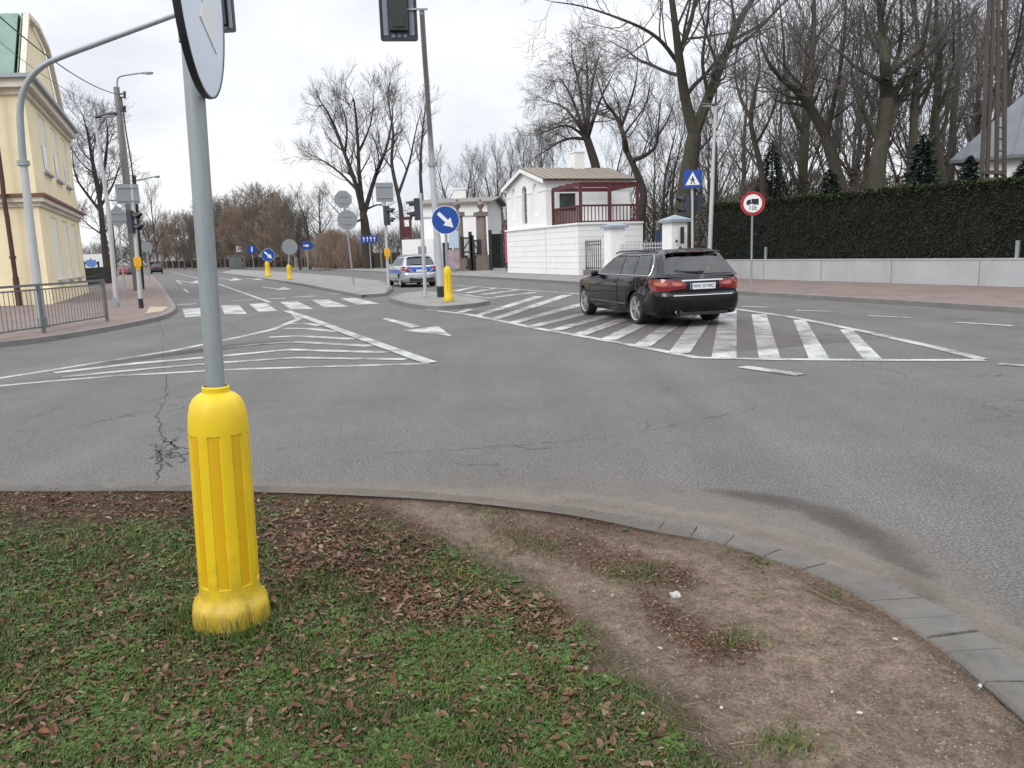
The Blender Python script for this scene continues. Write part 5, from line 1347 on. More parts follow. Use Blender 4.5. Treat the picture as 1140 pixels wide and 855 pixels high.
            q = MB(); q.patch(lambda u, v: S(qx(.50+.62*u), .735+(.30*math.sin(PI*(.12+.8*u))-.13)*0+.17*v-.10*u*0+.05*u), 12, 6, .003, .004, flip=True); q.build('crumpled_panel', 'car_dull', t, local=True)
    if police:
        for sgn in (1, -1):
            q = MB(); f = lambda u, v: (lambda p: V((p.x, p.y*sgn, p.z)))(S(qx(.50+(L-1.6)*u), (.62+.19*v)*sz)); q.patch(f, 40, 4, .011, .004, flip=sgn > 0); q.build('blue_stripe', 'car_blue', t, local=True)
        q = MB(); q.patch(rear_fn(S, -.76, .76, .70, .93), 24, 4, .010, .004, flip=True); tg = q.build('blue_tailgate', 'car_blue', t, local=True)
        q = MB()
        for sgn in (1, -1):
            c = V((S(0, .75).x-.024, 0, .755*sz)); q.plate([(y*sgn, z) for y, z in ((.34, -.05), (.55, .09), (.66, .09), (.46, -.05))][::sgn], c, V((0, -1, 0)), UP, .004)
        q.build('silver_chevron', 'car_silver', tg)
        c = V((S(0, .8).x-.026, 0, .76*sz)); q = MB(); q.plate(sq(.52, .11), c, V((0, -1, 0)), UP, .01); q.build('number_plate', 'plate', t, local=True)
        q = MB(); q.box((1.75, 0, 1.50), (.28, 1.05, .09)); lb = q.build('light_bar', pm('light_bar_lens', (.22, .30, .42), .15, var=.1, coat=.6), t, local=True); q = MB(); q.box((1.75, 0, 1.455), (.2, .9, .05)); q.build('light_bar_foot', 'black', lb)
        q = MB(); q.box((.01, 0, .36), (.05, 1.2, .16)); q.build('diffuser', 'black', t, local=True)
    # wheels
    for xx in (ax_r, ax_f):
        for sgn in (1, -1):
            c = V((xx, (W/2-.155)*sgn, wr)); Y = V((0, sgn, 0)); ax = (V((1, 0, 0)), UP, Y); q = MB()
            q.lathe([(wr*.70, -.10), (wr*.92, -.11), (wr*.985, -.09), (wr, -.05), (wr, .06), (wr*.985, .095), (wr*.92, .113), (wr*.75, .108), (wr*.715, .09)], 32, c, ax); w_ = q.build('wheel', 'tyre', t, local=True)
            q = MB(); q.lathe([(wr*.72, .095), (wr*.74, .109), (wr*.68, .10), (wr*.65, .06), (wr*.64, -.05)], 32, c, ax)
            for k in range(10 if hero else 5):
                a = 2*PI*(k//2)/5+(.17 if k % 2 else -.17) if hero else 2*PI*k/5
                dv = V((math.cos(a), 0, 0))+UP*math.sin(a); q.bar(c+dv*wr*.12+Y*.088, c+dv*wr*.70+Y*.082, .030 if hero else .07, .03, up=Y)
            q.lathe([(.001, .105), (.05, .10), (.06, .08), (.06, .0)], 16, c, ax); q.build('rim', 'alloy', w_)
            q = MB(); q.lathe([(wr*.69, .0), (.001, .0)], 24, c, ax); q.build('brake_disc', 'black', w_)
    return t
car = make_car('estate_car', 'black estate car with a crumpled left rear wing stopped on the hatched markings', 'car', g(708, 361.5), g(651, 350.5), 'car_black', hero=True)
pol = make_car('police_car', 'silver and blue police estate car waiting beyond the traffic island', 'police car', g(446, 319.8), g(427.5, 317.2), 'car_silver', L=4.5, W=1.80, H=1.50, wb=2.70, ro=.98, wr=.32, police=True)
def parked(px, Y, paint, lab):
    p = at(px, 300, Y); p.z = 0; d = V((-.40, .92, 0)); make_car('parked_car', lab, 'car', p, p+d*2.7, paint, L=4.3, W=1.76, H=1.46, wb=2.6, ro=.85, wr=.31, detail=False)
parked(132, 112, 'car_red', 'red car parked far off beyond the end of the left pavement')
parked(140.5, 108, 'car_grey', 'dark grey car parked far off just right of the red car')
parked(167.5, 118, 'car_black', 'small black car far away beside the far bend of the left road')

# ------------------------------------------------------------------ the yellow house on the left
C0, C1 = g(57, 338.5, PV), g(97.5, 325.5, PV)
uf = (C1-C0); FLn = uf.length; uf.normalize(); nf = V((uf.y, -uf.x, 0))          # right facade, facing the road
ul = V((-1, -.03, 0)).normalized(); nl_ = V((.03, -1, 0)).normalized()             # left facade, facing the camera
LL = 13.0; ZE = zh(C0, 88); ZC = zh(C0, 219); ZC0 = C0.z-.1
t = thing('yellow_house', 'cream yellow two storey house with a green mansard roof at the left edge', 'house', C0)
def rect(a, b_, c, d): return [(a, c), (b_, c), (b_, d), (a, d)]
wins = []
cols_ = ((2.8/FLn, 4.6/FLn), (6.2/FLn, 7.9/FLn), (9.5/FLn, 11.0/FLn))
for a, b_ in cols_:
    wins.append((a*FLn, b_*FLn, 1.0, 3.6)); wins.append((a*FLn, b_*FLn, 5.45, 7.75))
m = MB(); m.wall(rect(0, FLn, 0, ZE-ZC0), [rect(a, b_, c, d) for a, b_, c, d in wins], V((C0.x, C0.y, ZC0)), uf, UP, .22) if False else None
# X axis runs away from the corner; seen from the road the wall's right is uf
m.wall(rect(0, FLn, 0, ZE-ZC0), [rect(a, b_, c, d) for a, b_, c, d in wins], V((C0.x, C0.y, ZC0)), uf, UP, .05)
L0 = C0+ul*LL
m.wall(rect(0, LL, 0, ZE-ZC0), [rect(LL-9.2, LL-8.2, 1.0, 3.6), rect(LL-9.2, LL-8.2, 5.4, 7.7)], V((L0.x, L0.y, ZC0)), -ul, UP, .2)
bk = C1+ul*LL
m.add([V((C1.x, C1.y, ZC0)), V((bk.x, bk.y, ZC0)), V((bk.x, bk.y, ZE)), V((C1.x, C1.y, ZE)), V((L0.x, L0.y, ZC0)), V((L0.x, L0.y, ZE))], [(0, 1, 2, 3), (1, 4, 5, 2)], False)
# gable of the mansard, above the eaves of the road facade
Z1, Z2 = 11.68, 11.95
gp = [(0.7, ZE), (FLn-1.0, ZE), (FLn-1.5, ZE+.7), (8.9, Z1-.03), (6.2, Z2), (3.55, Z1)]
O = V((C0.x, C0.y, 0))-nf*.15
m.wall(gp, [], O, uf, UP, .1)
wallo = m.build('wall', 'cream', t)
for a, b_, c, d in wins:
    w_ = MB(); o = V((C0.x, C0.y, ZC0))+uf*((a+b_)/2)+UP*((c+d)/2)-nf*.035; w_.plate(sq(b_-a-.004, d-c-.004), o, uf, UP, .04); wn_ = w_.build('window', 'cream_dark', t)
    w_ = MB(); zz = -.55 if c > 5 else .9; w_.plate(sq((b_-a)*.62, .95), o+UP*zz+nf*.02, uf, UP, .015)
    if c > 5: w_.build('pane', 'glass', wn_)
    w_ = MB(); w_.box(o+nf*.09-UP*((d-c)/2+.06), (b_-a+.2, .18, .10), math.atan2(uf.y, uf.x)); w_.build('sill', 'grey_wall', wn_)
for c, d in ((1.0, 3.6), (5.4, 7.7)):
    w_ = MB(); o = V((C0.x, C0.y, ZC0))+ul*8.7+UP*((c+d)/2)-nl_*.18; w_.plate(sq(.99, d-c-.01), o, -ul, UP, .04); w_.build('window', 'glass', t)
# string course with tiles between the storeys, eaves cornice
def band(z, h, out, name, mat, parent=t):
    m = MB(); A, B, Cc = C0+ul*LL, C0, C1; k = nf+nl_; kk = k/(1+nf.dot(nl_))
    def ringp(o): return [A+nl_*o, B+kk*o, Cc+nf*o+uf*o]
    i_, o_ = ringp(-.02), ringp(out); vs = []
    for zz in (z, z+h):
        for p in i_+o_: vs.append(V((p.x, p.y, zz)))
    fs = []
    for a in (0, 1): fs += [(3+a, 4+a, 10+a, 9+a), (6+a, 9+a, 10+a, 7+a), (a, a+1, a+4, a+3)]
    fs += [(2, 8, 11, 5), (0, 3, 9, 6)]
    m.add(vs, fs, False); return m.build(name, mat, parent)
band(ZC-.35, .16, .10, 'moulding', 'mould'); band(ZC-.188, .18, .24, 'moulding', 'mould'); band(ZC-.006, .12, .33, 'tile_ledge', 'tile_red')
band(ZE-.55, .22, .12, 'cornice', 'mould'); band(ZE-.328, .3, .34, 'cornice', 'mould'); band(ZE-.026, .14, .5, 'gutter', 'galv')
band(ZC0-.02, .75, .06, 'plinth', 'cream')
m = MB()                                    # mansard roof: steep green slope over the camera-side facade
A0, A1 = C0+ul*LL+nl_*.35, C0+nl_*.35+nf*.12
def rp_(s, z): return V((C0.x, C0.y, 0))+uf*s-nf*.02+nf*.12+UP*z
steep = [(0.3, ZE+.118), (3.5, Z1+.06), (6.2, Z2+.06), (8.95, Z1+.03), (FLn-1.4, ZE+.75), (FLn-.5, ZE+.118)]
for (s0, z0), (s1, z1) in zip(steep, steep[1:]):
    a, b_ = rp_(s0, z0)-nf*.40, rp_(s1, z1)-nf*.40; q = [a, b_, b_+ul*LL, a+ul*LL]; m.add([*q, *[p-UP*.12 for p in q]], [(0, 1, 2, 3), (7, 6, 5, 4), (0, 4, 5, 1), (0, 3, 7, 4), (1, 5, 6, 2)], False)
for k in range(20):
    s = k*.62+.3
    for (s0, z0), (s1, z1) in zip(steep[:2], steep[1:3]):
        a, b_ = rp_(s0, z0)+ul*s, rp_(s1, z1)+ul*s; m.bar(a+UP*.02-uf*.02, b_+UP*.02-uf*.02, .035, .05)
m.build('roof', 'green_roof', t)
m = MB()
for (s0, z0), (s1, z1) in zip(steep, steep[1:]): m.bar(rp_(s0, z0-.05)-nf*.10, rp_(s1, z1-.05)-nf*.10, .20, .20)
m.build('verge_board', 'mould', t)
m = MB()
dp = [at(-3, 85, C0.y-.75), at(1, 96, C0.y-.3), at(12, 190, C0.y-.28), at(17, 228, C0.y-.42), at(21, 250, C0.y-.28), at(34, 339, C0.y-.25)]
p_ = C0+ul*.98; X_ = p_.x
dp = [V((X_, p_.y-.55, ZE-.1)), V((X_, p_.y-.40, ZE-.8)), V((X_, p_.y-.40, ZC+.5)), V((X_, p_.y-.43, ZC+.1)), V((X_, p_.y-.43, ZC-.4)), V((X_, p_.y-.40, ZC-.8)), V((X_, p_.y-.40, .3))]
m.tube(dp, .085, 8); m.tube([(X_, p_.y-.40, 1.9), (X_, p_.y-.40, 2.0)], .12, 8); m.tube([(X_, p_.y-.40, .1), (X_, p_.y-.40, 1.2)], .11, 8); m.build('downpipe', 'brown_pipe', t)

# ------------------------------------------------------------------ white gatehouse with pergola terrace
A, B = g(566.5, 303.2, PV), g(645, 306.2, PV)
ua = (B-A); LA = ua.length; ua.normalize(); na = V((ua.y, -ua.x, 0));
if na.x > 0: na = -na
ub = -na                                            # runs away to the right
k_ = 0
for i in range(400):
    p = A+ua*(LA*i/400)
    if proj(p)[0] >= 609.5: k_ = LA*i/400; break
zp = zh(A, 257.5)                                   # plinth / terrace level
P0 = A+ua*k_
ZEv = zh(P0, 199.5); Zr = ZEv+.85
t = thing('gatehouse', 'white gatehouse with arched windows, tan roof and a dark red pergola on its terrace', 'house', A)
z0 = 0.0
WB = 5.7                                             # width of house along ub
m = MB()
def arch(cx, w, z0, z1, n=10): return [(cx-w/2, z0), (cx+w/2, z0)]+[(cx+w/2*math.cos(PI*k/n), z1+w/2*math.sin(PI*k/n)) for k in range(n+1)]
# gable front (towards the road), X axis = ua when seen from outside
c_ = k_*.5
hol = [arch(c_-.1, .85, zp+.35, zp+2.3), arch(c_-2.0, .85, zp+.75, zp+2.3), arch(c_+1.75, .85, zp+.75, zp+2.3)]
m.wall([(0, zp), (k_, zp), (k_, ZEv), (c_, Zr), (0, ZEv)], hol, V((A.x, A.y, 0)), ua, UP, .30)
bh = [rect(.9, 2.0, zp+.95, zp+2.0)]
m.wall(rect(0, WB, zp, ZEv), bh, V((P0.x, P0.y, 0)), ub, UP, .15)
pA, pB, pC = A+ub*WB, P0+ub*WB, A
m.add([V((pA.x, pA.y, z0)), V((pA.x, pA.y, ZEv)), V((pB.x, pB.y, ZEv)), V((pB.x, pB.y, z0)), V((A.x, A.y, z0)), V((A.x, A.y, ZEv)), V(((pA.x+pB.x)/2, (pA.y+pB.y)/2, Zr))], [(0, 1, 2, 3), (0, 4, 5, 1), (1, 6, 2)], False)
m.build('wall', 'white_wall', t)
m = MB(); TW = 4.0; TE = B+ub*TW; Te2 = P0+ub*WB
poly = [A+na*.06, B+na*.06+ua*.05, TE+ua*.05, Te2]
m.prism([(p.x, p.y) for p in [A+na*.06, B+na*.06+ua*.06, TE+ua*.06, P0+ub*(WB*.9), A+ub*1]][::1], z0, zp-.03)
m.build('plinth_wall', 'white_wall', t)
m = MB()
for q0_, q1_, nn_ in ((A+na*.066, B+na*.066+ua*.06, na), (B+ua*.066+na*.06, TE+ua*.066, ua)):
    for k in range(1, 8): z = z0+PV+k*(zp-PV)/8; m.bar(V((q0_.x, q0_.y, z)), V((q1_.x, q1_.y, z)), .012, .018)
q_ = P0+na*.066; m.box((q_.x, q_.y, zp/2), (.05, .05, zp-.1))
m.build('rusticated_joints', 'groove', t)
m = MB()
for q0_, q1_ in ((A+na*.08-ua*.1, B+na*.08+ua*.14), (B+ua*.08+na*.14, TE+ua*.08)): m.bar(V((q0_.x, q0_.y, zp+.02)), V((q1_.x, q1_.y, zp+.02)), .16, .10)
m.build('coping', 'white_wall', t)
m = MB()
sc_ = [0.0]+[v for h in (hol[1], hol[0], hol[2]) for v in (min(p[0] for p in h)-.06, max(p[0] for p in h)+.06)]+[k_]
segs = [(A+ua*sc_[i]+na*.02, A+ua*sc_[i+1]+na*.02, zp+2.2) for i in range(0, 8, 2)]+[(P0+ua*.02, P0+ub*WB+ua*.02, zp+2.2)]
for q0_, q1_, z in segs:
    m = MB(); m.bar(V((q0_.x, q0_.y, z)), V((q1_.x, q1_.y, z)), .05, .09); m.build('string_course', 'white_wall', t)
for h, glass in zip(hol, (True, False, False)):
    w_ = MB(); Xc = sum(p[0] for p in h)/len(h); w_.plate(h, V((A.x, A.y, 0))-na*(.20 if glass else .13), ua, UP, .03)
    wi = w_.build('arched_window' if glass else 'blind_arch', 'glass' if glass else 'white_wall', t)
    if glass:
        f = MB(); o = V((A.x, A.y, 0))-na*.17; xs_ = [p[0] for p in h]; 
        for x in (min(xs_)+.04, (min(xs_)+max(xs_))/2, max(xs_)-.04): f.bar(o+ua*x+UP*h[0][1], o+ua*x+UP*(zp+2.3), .05)
        for z in (zp+.4, zp+1.0, zp+1.65, zp+2.3): f.bar(o+ua*min(xs_)+UP*z, o+ua*max(xs_)+UP*z, .04)
        f.build('frame', 'grey_wall', wi)
w_ = MB(); w_.plate(sq(1.09, 1.04), V((P0.x, P0.y, 0))+ub*1.45+UP*(zp+1.475)-ua*.12, ub, UP, .04); w_.build('terrace_window', 'glass', t)
m = MB(); ov = .28                                    # roof
def rpt(sa, sb, z): return V((A.x, A.y, z))+ua*sa+ub*sb
for (s0, za), (s1, zb) in (((-ov, ZEv-.08), (c_, Zr+.08)), ((c_, Zr+.08), (k_+ov, ZEv-.08))):
    q = [rpt(s0, -ov, za), rpt(s0, WB+ov, za), rpt(s1, WB+ov, zb), rpt(s1, -ov, zb)]; q2 = [p+UP*.10 for p in q]
    m.add(q+q2, [(0, 1, 2, 3), (7, 6, 5, 4), (0, 4, 5, 1), (1, 5, 6, 2), (2, 6, 7, 3), (3, 7, 4, 0)], False)
    for k in range(15): sb = -ov+.05+k*(WB+2*ov-.1)/14; m.bar(rpt(s0, sb, za+.115), rpt(s1, sb, zb+.115), .04, .04)
rf = m.build('roof', 'tan_roof', t)
m = MB()
for s0, za, s1, zb in ((-ov, ZEv-.10, c_, Zr+.04), (c_, Zr+.04, k_+ov, ZEv-.10)): m.bar(rpt(s0, -ov+.02, za-.05), rpt(s1, -ov+.02, zb-.05), .08, .22)
m.build('bargeboard', 'white_wall', rf)
m = MB(); m.bar(rpt(k_+ov+.03, -ov, ZEv-.05), rpt(k_+ov+.03, WB+ov, ZEv-.05), .11, .12); m.build('gutter', 'brown_pipe', rf)
m = MB(); q = rpt(c_-.1, WB*.66, Zr+.55); m.box(q, (.85, .7, 1.2), math.atan2(ua.y, ua.x)); m.box(q+UP*.62, (.95, .8, .10), math.atan2(ua.y, ua.x)); m.build('chimney', 'white_wall', rf)
# pergola: posts, beams, balustrade
pz = 2.15; Q0, Q1 = P0+na*-.25+ua*.5, B+na*-.25-ua*.2
Qr = Q1+ub*(TW-.45); Qb = Q0+ub*(TW-.2)
def up(p, z): return V((p.x, p.y, zp+z))
for p in (Q0, Q1, Qr, (Q1+Qr)/2+ua*0, Qb):
    m = MB(); m.bar(up(p, 0), up(p, pz), .17); m.build('pergola_post', 'maroon', t)
for a, b_ in ((Q0, Q1), (Q1, Qr), (Qr, Qb), (Q0, Qb)):
    m = MB(); m.bar(up(a, pz), up(b_, pz), .12, .22); m.build('pergola_beam', 'maroon', t)
for k in range(1, 4):
    m = MB(); a, b_ = Q0+(Q1-Q0)*(k/4), Qb+(Qr-Qb)*(k/4); m.bar(up(a, pz+.12), up(b_, pz+.12), .06, .10); m.build('rafter', 'maroon', t)
for a, b_ in ((Q0, Q1), (Q1, Qr)):
    m = MB(); m.bar(up(a, 1.0), up(b_, 1.0), .10, .10); m.bar(up(a, .14), up(b_, .14), .08, .08); n = int((b_-a).length/.21)
    for k in range(1, n): p = a+(b_-a)*(k/n); m.bar(up(p, .12), up(p, 1.0), .075, .025, up=(b_-a).normalized())
    m.build('balustrade', 'maroon', t)

# gate pillars on the right, railing between
def pillar(px, Y, ytop, ycap, w, lab):
    p = at(px, 300, Y); p.z = PV; t = thing('gate_pillar', lab, 'pillar', p); zt, zc_ = zh(p, ycap), zh(p, ytop); rz = math.atan2(ua.y, ua.x)
    m = MB(); m.box((p.x, p.y, zt/2), (w, w, zt), rz); m.box((p.x, p.y, .35), (w+.1, w+.1, .7), rz); m.build('shaft', 'white_wall', t)
    m = MB(); h = w/2+.14; c, s = math.cos(rz), math.sin(rz)
    vs = [V((p.x+(x*c-y*s)*h, p.y+(x*s+y*c)*h, z)) for z in (zt, zt+.12) for x, y in ((-1, -1), (1, -1), (1, 1), (-1, 1))]+[V((p.x, p.y, zc_))]
    m.add(vs, [(3, 2, 1, 0), (0, 1, 5, 4), (1, 2, 6, 5), (2, 3, 7, 6), (3, 0, 4, 7), (4, 5, 8), (5, 6, 8), (6, 7, 8), (7, 4, 8)], False); m.build('cap', 'cap_grey', t); return p
pA_ = pillar(751, 36.5, 239, 247.5, .82, 'white gate pillar with a blue grey pyramid cap behind the black car roof')
pB_ = pillar(684.5, 40.5, 247.5, 254, .78, 'white gate pillar between the pergola terrace and the black car')
m = MB(); q = at(759.5, 262, 35.9); m.box(q, (.16, .08, .75)); m.box(q-V((.25, 0, .25)), (.09, .06, .12)); o = m.build('intercom', 'iron'); tag(o, 'dark intercom and bracket fixed on the right hand gate pillar', 'intercom')
def iron_fence(a, b_, z0, z1, label, name='iron_fence', sp=.14, mat='iron'):
    t = thing(name, label, 'fence', a); n = max(3, int((b_-a).length/sp)); m = MB()
    for z in (z0+.12, z1-.22, z1-.04): m = MB(); m.bar(V((a.x, a.y, z)), V((b_.x, b_.y, z)), .05); m.build('rail', mat, t)
    m = MB()
    for k in range(n+1): p = a+(b_-a)*(k/n); m.bar(V((p.x, p.y, z0)), V((p.x, p.y, z1+.06)), .035)
    m.build('bars', mat, t); return t
fa, fb = at(650.5, 300, 44.2), at(669, 300, 41.6); fa.z = fb.z = 0
ft = iron_fence(fa, fb, .38, 1.95, 'short dark iron fence panel between the terrace corner and the gate pillar', sp=.3)
m = MB(); mid = (fa+fb)/2; d_ = fb-fa; m.box((mid.x, mid.y, .19), (d_.length, .35, .38), math.atan2(d_.y, d_.x)); m.build('plinth', 'stone_brown', ft)
ga, gb_ = pB_+(pA_-pB_)*.12, pA_+(pB_-pA_)*.12
iron_fence(V((ga.x, ga.y, 0)), V((gb_.x, gb_.y, 0)), .1, 1.7, 'white barred gate between the two white gate pillars', 'gate', .2, 'galv_light')
p = at(735, 266, 44); m = MB(); m.box(p, (.5, .06, .95)); m.box((p.x, p.y, p.z/2-.2), (.08, .05, p.z-.4)); tag(m.build('information_board', pm('dull_blue', (.03, .045, .10), .6, var=.1)), 'dark blue board standing behind the white gate', 'board')

# ------------------------------------------------------------------ second gatehouse, stone gate and banner
t = thing('gatehouse', 'second white gatehouse, farther away behind the keep right sign', 'house', at(505, 300, 72))
Y2 = 72; gl, gr = at(472, 300, Y2), at(545, 300, Y2-1.0); gl.z = gr.z = 0; ux = (gr-gl).normalized(); uy = V((-ux.y, ux.x, 0)); WL = (gr-gl).length; ze = zh(gl, 228)
zt2 = 3.0
m = MB(); m.wall(rect(0, WL, 0, ze), [rect(WL*.30, WL*.30+.9, 0.2, 2.5)], V((gl.x, gl.y, 0)), ux, UP, .2)
c1_, c2_ = gr+uy*7, gl+uy*7
m.add([V((gr.x, gr.y, 0)), V((c1_.x, c1_.y, 0)), V((c1_.x, c1_.y, ze)), V((gr.x, gr.y, ze)), V((c2_.x, c2_.y, 0)), V((c2_.x, c2_.y, ze)), V((gl.x, gl.y, 0)), V((gl.x, gl.y, ze)), V(((gr.x+c1_.x)/2, (gr.y+c1_.y)/2, ze+.5)), V(((gl.x+c2_.x)/2, (gl.y+c2_.y)/2, ze+.5))], [(0, 1, 2, 3), (1, 4, 5, 2), (4, 6, 7, 5), (3, 2, 8), (7, 9, 5)], False)
m.build('wall', 'white_wall', t)
tl_, tr_ = at(449, 300, Y2-2), gl-uy*2; tl_.z = 0; m = MB(); m.prism([(tl_.x, tl_.y), (tr_.x+1.5, tr_.y), (tr_.x+1.5, tr_.y+5), (tl_.x, tl_.y+5)], 0, zh(tl_, 267)); m.build('terrace_wall', 'white_wall', t)
w_ = MB(); w_.plate(sq(.89, 2.29), gl+ux*(WL*.30+.45)+UP*1.35+uy*.15, ux, UP, .05); w_.build('door', 'glass', t)
m = MB(); m.bar(gl+UP*(ze-1.15)-uy*.03, gr+UP*(ze-1.15)-uy*.03, .08, .10); m.build('string_course', 'grey_wall', t)
m = MB()
for s0, za, s1, zb in ((-.45, ze-.05, 3.5, ze+.55), (3.5, ze+.55, 7.45, ze-.05)):
    q = [gl-ux*.45+uy*s0+UP*za, gr+ux*.6+uy*s0+UP*za, gr+ux*.6+uy*s1+UP*zb, gl-ux*.45+uy*s1+UP*zb]; m.add(q+[p+UP*.12 for p in q], [(3, 2, 1, 0), (4, 5, 6, 7), (0, 1, 5, 4), (1, 2, 6, 5), (2, 3, 7, 6), (3, 0, 4, 7)], False)
rf = m.build('roof', pm('weathered_grey_roof', (.20, .19, .175), .7, var=.2, scale=1.5), t)
m = MB(); q = at(512, 213, Y2+3.2); m.box((q.x, q.y, ze+.9), (1.1, 1, 1.2)); m.box((q.x, q.y, ze+1.5), (1.3, 1.15, .14)); m.build('chimney', 'white_wall', rf)
m = MB()
for x in (448.5, 457.5): p = at(x, 262, Y2-1.8); m.bar(V((p.x, p.y, 2.6)), V((p.x, p.y, 4.7)), .2)
for x0_, x1_, y in ((447, 459, 243), ): m.bar(at(x0_, y, Y2-1.8), at(x1_, y, Y2-1.8), .16, .25)
m.bar(at(448, 258, Y2-1.8), at(458, 258, Y2-1.8), .1, .9); m.build('pergola', 'maroon', t)
def gate_column(px, lab):
    p = at(px, 300, 64); p.z = 0; t = thing('stone_column', lab, 'column', p); z = zh(p, 236); rz = 0.3
    m = MB(); m.box((p.x, p.y, .55), (1.35, 1.35, 1.1), rz); m.box((p.x, p.y, 1.2), (1.15, 1.15, .25), rz); m.build('pedestal', 'stone_brown', t)
    m = MB(); m.lathe([(.44, 1.3), (.46, 1.5), (.42, 1.62), (.40, z-.45), (.36, z-.4), (.42, z-.35)], 20, (p.x, p.y, 0)); m.box((p.x, p.y, z-.18), (.95, .95, .34), rz); m.build('shaft', 'stone_brown', t)
    m = MB(); m.lathe([(.10, z-.01), (.16, z+.08), (.09, z+.18), (.26, z+.42), (.30, z+.6), (.2, z+.72), (.08, z+.85), (.10, z+.95), (.001, z+1.05)], 16, (p.x, p.y, 0)); m.build('urn', 'stone_brown', t); return p
cA = gate_column(512, 'weathered stone gate column with an urn, just right of the keep right sign')
cB = gate_column(537.5, 'weathered stone gate column with an urn, beside the pink banner gap')
def iron_gate(x0_, x1_, ytop, lab, solid=False):
    a, b_ = at(x0_, 300, 63.5), at(x1_, 300, 63.5); a.z = b_.z = 0; z = zh(a, ytop); t = thing('iron_gate', lab, 'gate', a); m = MB()
    m.bar(a, a+UP*z, .28); m.bar(b_+UP*.3, b_+UP*z*.9, .14)
    for k in (.12, .5, .85): m.bar(a+UP*z*k, b_+UP*z*k, .12)
    m.bar(a+UP*z*.82, b_+UP*z*.5, .09); m.build('frame', 'iron', t); m = MB(); n = 7
    for k in range(1, n): p = a+(b_-a)*(k/n); m.bar(p+UP*.25, p+UP*z*(.85 if not solid else .9), .05 if not solid else .2)
    m.build('bars', 'iron', t)
iron_gate(525, 515, 258, 'black iron gate leaf between the two stone columns'); iron_gate(527, 535.5, 262, 'narrow black iron gate leaf beside the right stone column')
iron_gate(547, 560, 256, 'dark closed gate right of the stone columns', True)
def board(px, y0_, y1_, Y, w, mat, name, lab, cat):
    c = at(px, (y0_+y1_)/2, Y); h = abs(at(px, y0_, Y).z-at(px, y1_, Y).z); t = thing(name, lab, cat, (c.x, c.y, 0)); X, _ = facing(c)
    m = MB(); m.plate(sq(w, h), c, X, UP, .05); pb = m.build('panel', mat, t); m = MB(); m.tube([(c.x, c.y+.09, 0), (c.x, c.y+.09, c.z+h/2-.02)], .06, 8); m.build('post', 'galv', t); return t, c, X, h, pb
board(505, 257, 276, 60, .75, 'board_pale', 'notice_board', 'pale blue notice board left of the stone columns', 'notice board')
board(504.5, 278, 299, 59, .9, pm('mixed_posters', (.34, .26, .30), .7, var=.5, scale=1.6), 'poster_board', 'board of faded posters below the pale blue notice board', 'board')
p = at(563.5, 303, 58.5); p.z = 0; t = thing('feather_banner', 'tall thin pink feather banner beside the white gatehouse wall', 'banner', p)
m = MB(); zt = zh(p, 245); m.tube([p, p+UP*zt], .03, 6); m.build('pole', 'iron', t); m = MB(); X, _ = facing(p)
m.plate([(-.02, .7), (.20, .7), (.26, 1.5), (.20, zt*.6), (.04, zt*.85), (-.03, zt-.1)], p-V((0, .05, 0)), X, UP, .02); m.build('flag', 'pink', t)

# ------------------------------------------------------------------ house behind the hedge on the right
t = thing('roofed_house', 'pale house with a blue grey metal roof behind the hedge at the right edge', 'house', at(1075, 230, 38))
Yh = 37.0; e0 = at(1057, 178.5, Yh); ze = e0.z; e1 = at(1300, 142, Yh-5.0); e1.z = ze; dh = (e1-e0).normalized(); nh = V((-dh.y, dh.x, 0))
if nh.y < 0: nh = -nh
rid = 5.6; Lh = (e1-e0).length
q = [e0, e1, e1-dh*5+nh*5+UP*rid, e0+dh*4.6+nh*5+UP*rid, e0+nh*10, e1+nh*10]
m = MB(); m.add([*q, *[p-UP*.15 for p in q]], [(0, 1, 2, 3), (0, 3, 4), (4, 3, 2, 5), (1, 5, 2), (0, 6, 7, 1), (0, 4, 10, 6)], False)
for k in range(1, 26):
    s = k*.62; a = e0+dh*s
    fr = min(1, s/4.6); b_ = e0+dh*s+(nh*5+UP*rid)*fr
    if s < Lh-5: m.bar(a+UP*.02, b_+UP*.02, .04, .05)
m.build('roof', 'grey_roof', t)
w0 = e0+dh*.75+nh*.5; m = MB(); wl = Lh-1.5; m.wall(rect(0, wl, 0, ze-.1), [rect(1.7, 2.7, ze-2.1, ze-.7), rect(5.5, 6.7, ze-2.1, ze-.7)], V((w0.x, w0.y, 0)), dh, UP, .15)
w1 = w0+nh*9; m.add([V((w0.x, w0.y, 0)), V((w0.x, w0.y, ze-.1)), V((w1.x, w1.y, ze-.1)), V((w1.x, w1.y, 0))], [(0, 1, 2, 3)], False); m.build('wall', 'white_wall', t)
for a in (1.7, 5.5): m = MB(); m.plate(sq(1.0 if a < 3 else 1.2, 1.4), w0-UP*w0.z+dh*(a+.5)+UP*(ze-1.4)+nh*.12, dh, UP, .04); m.build('window', 'glass', t)
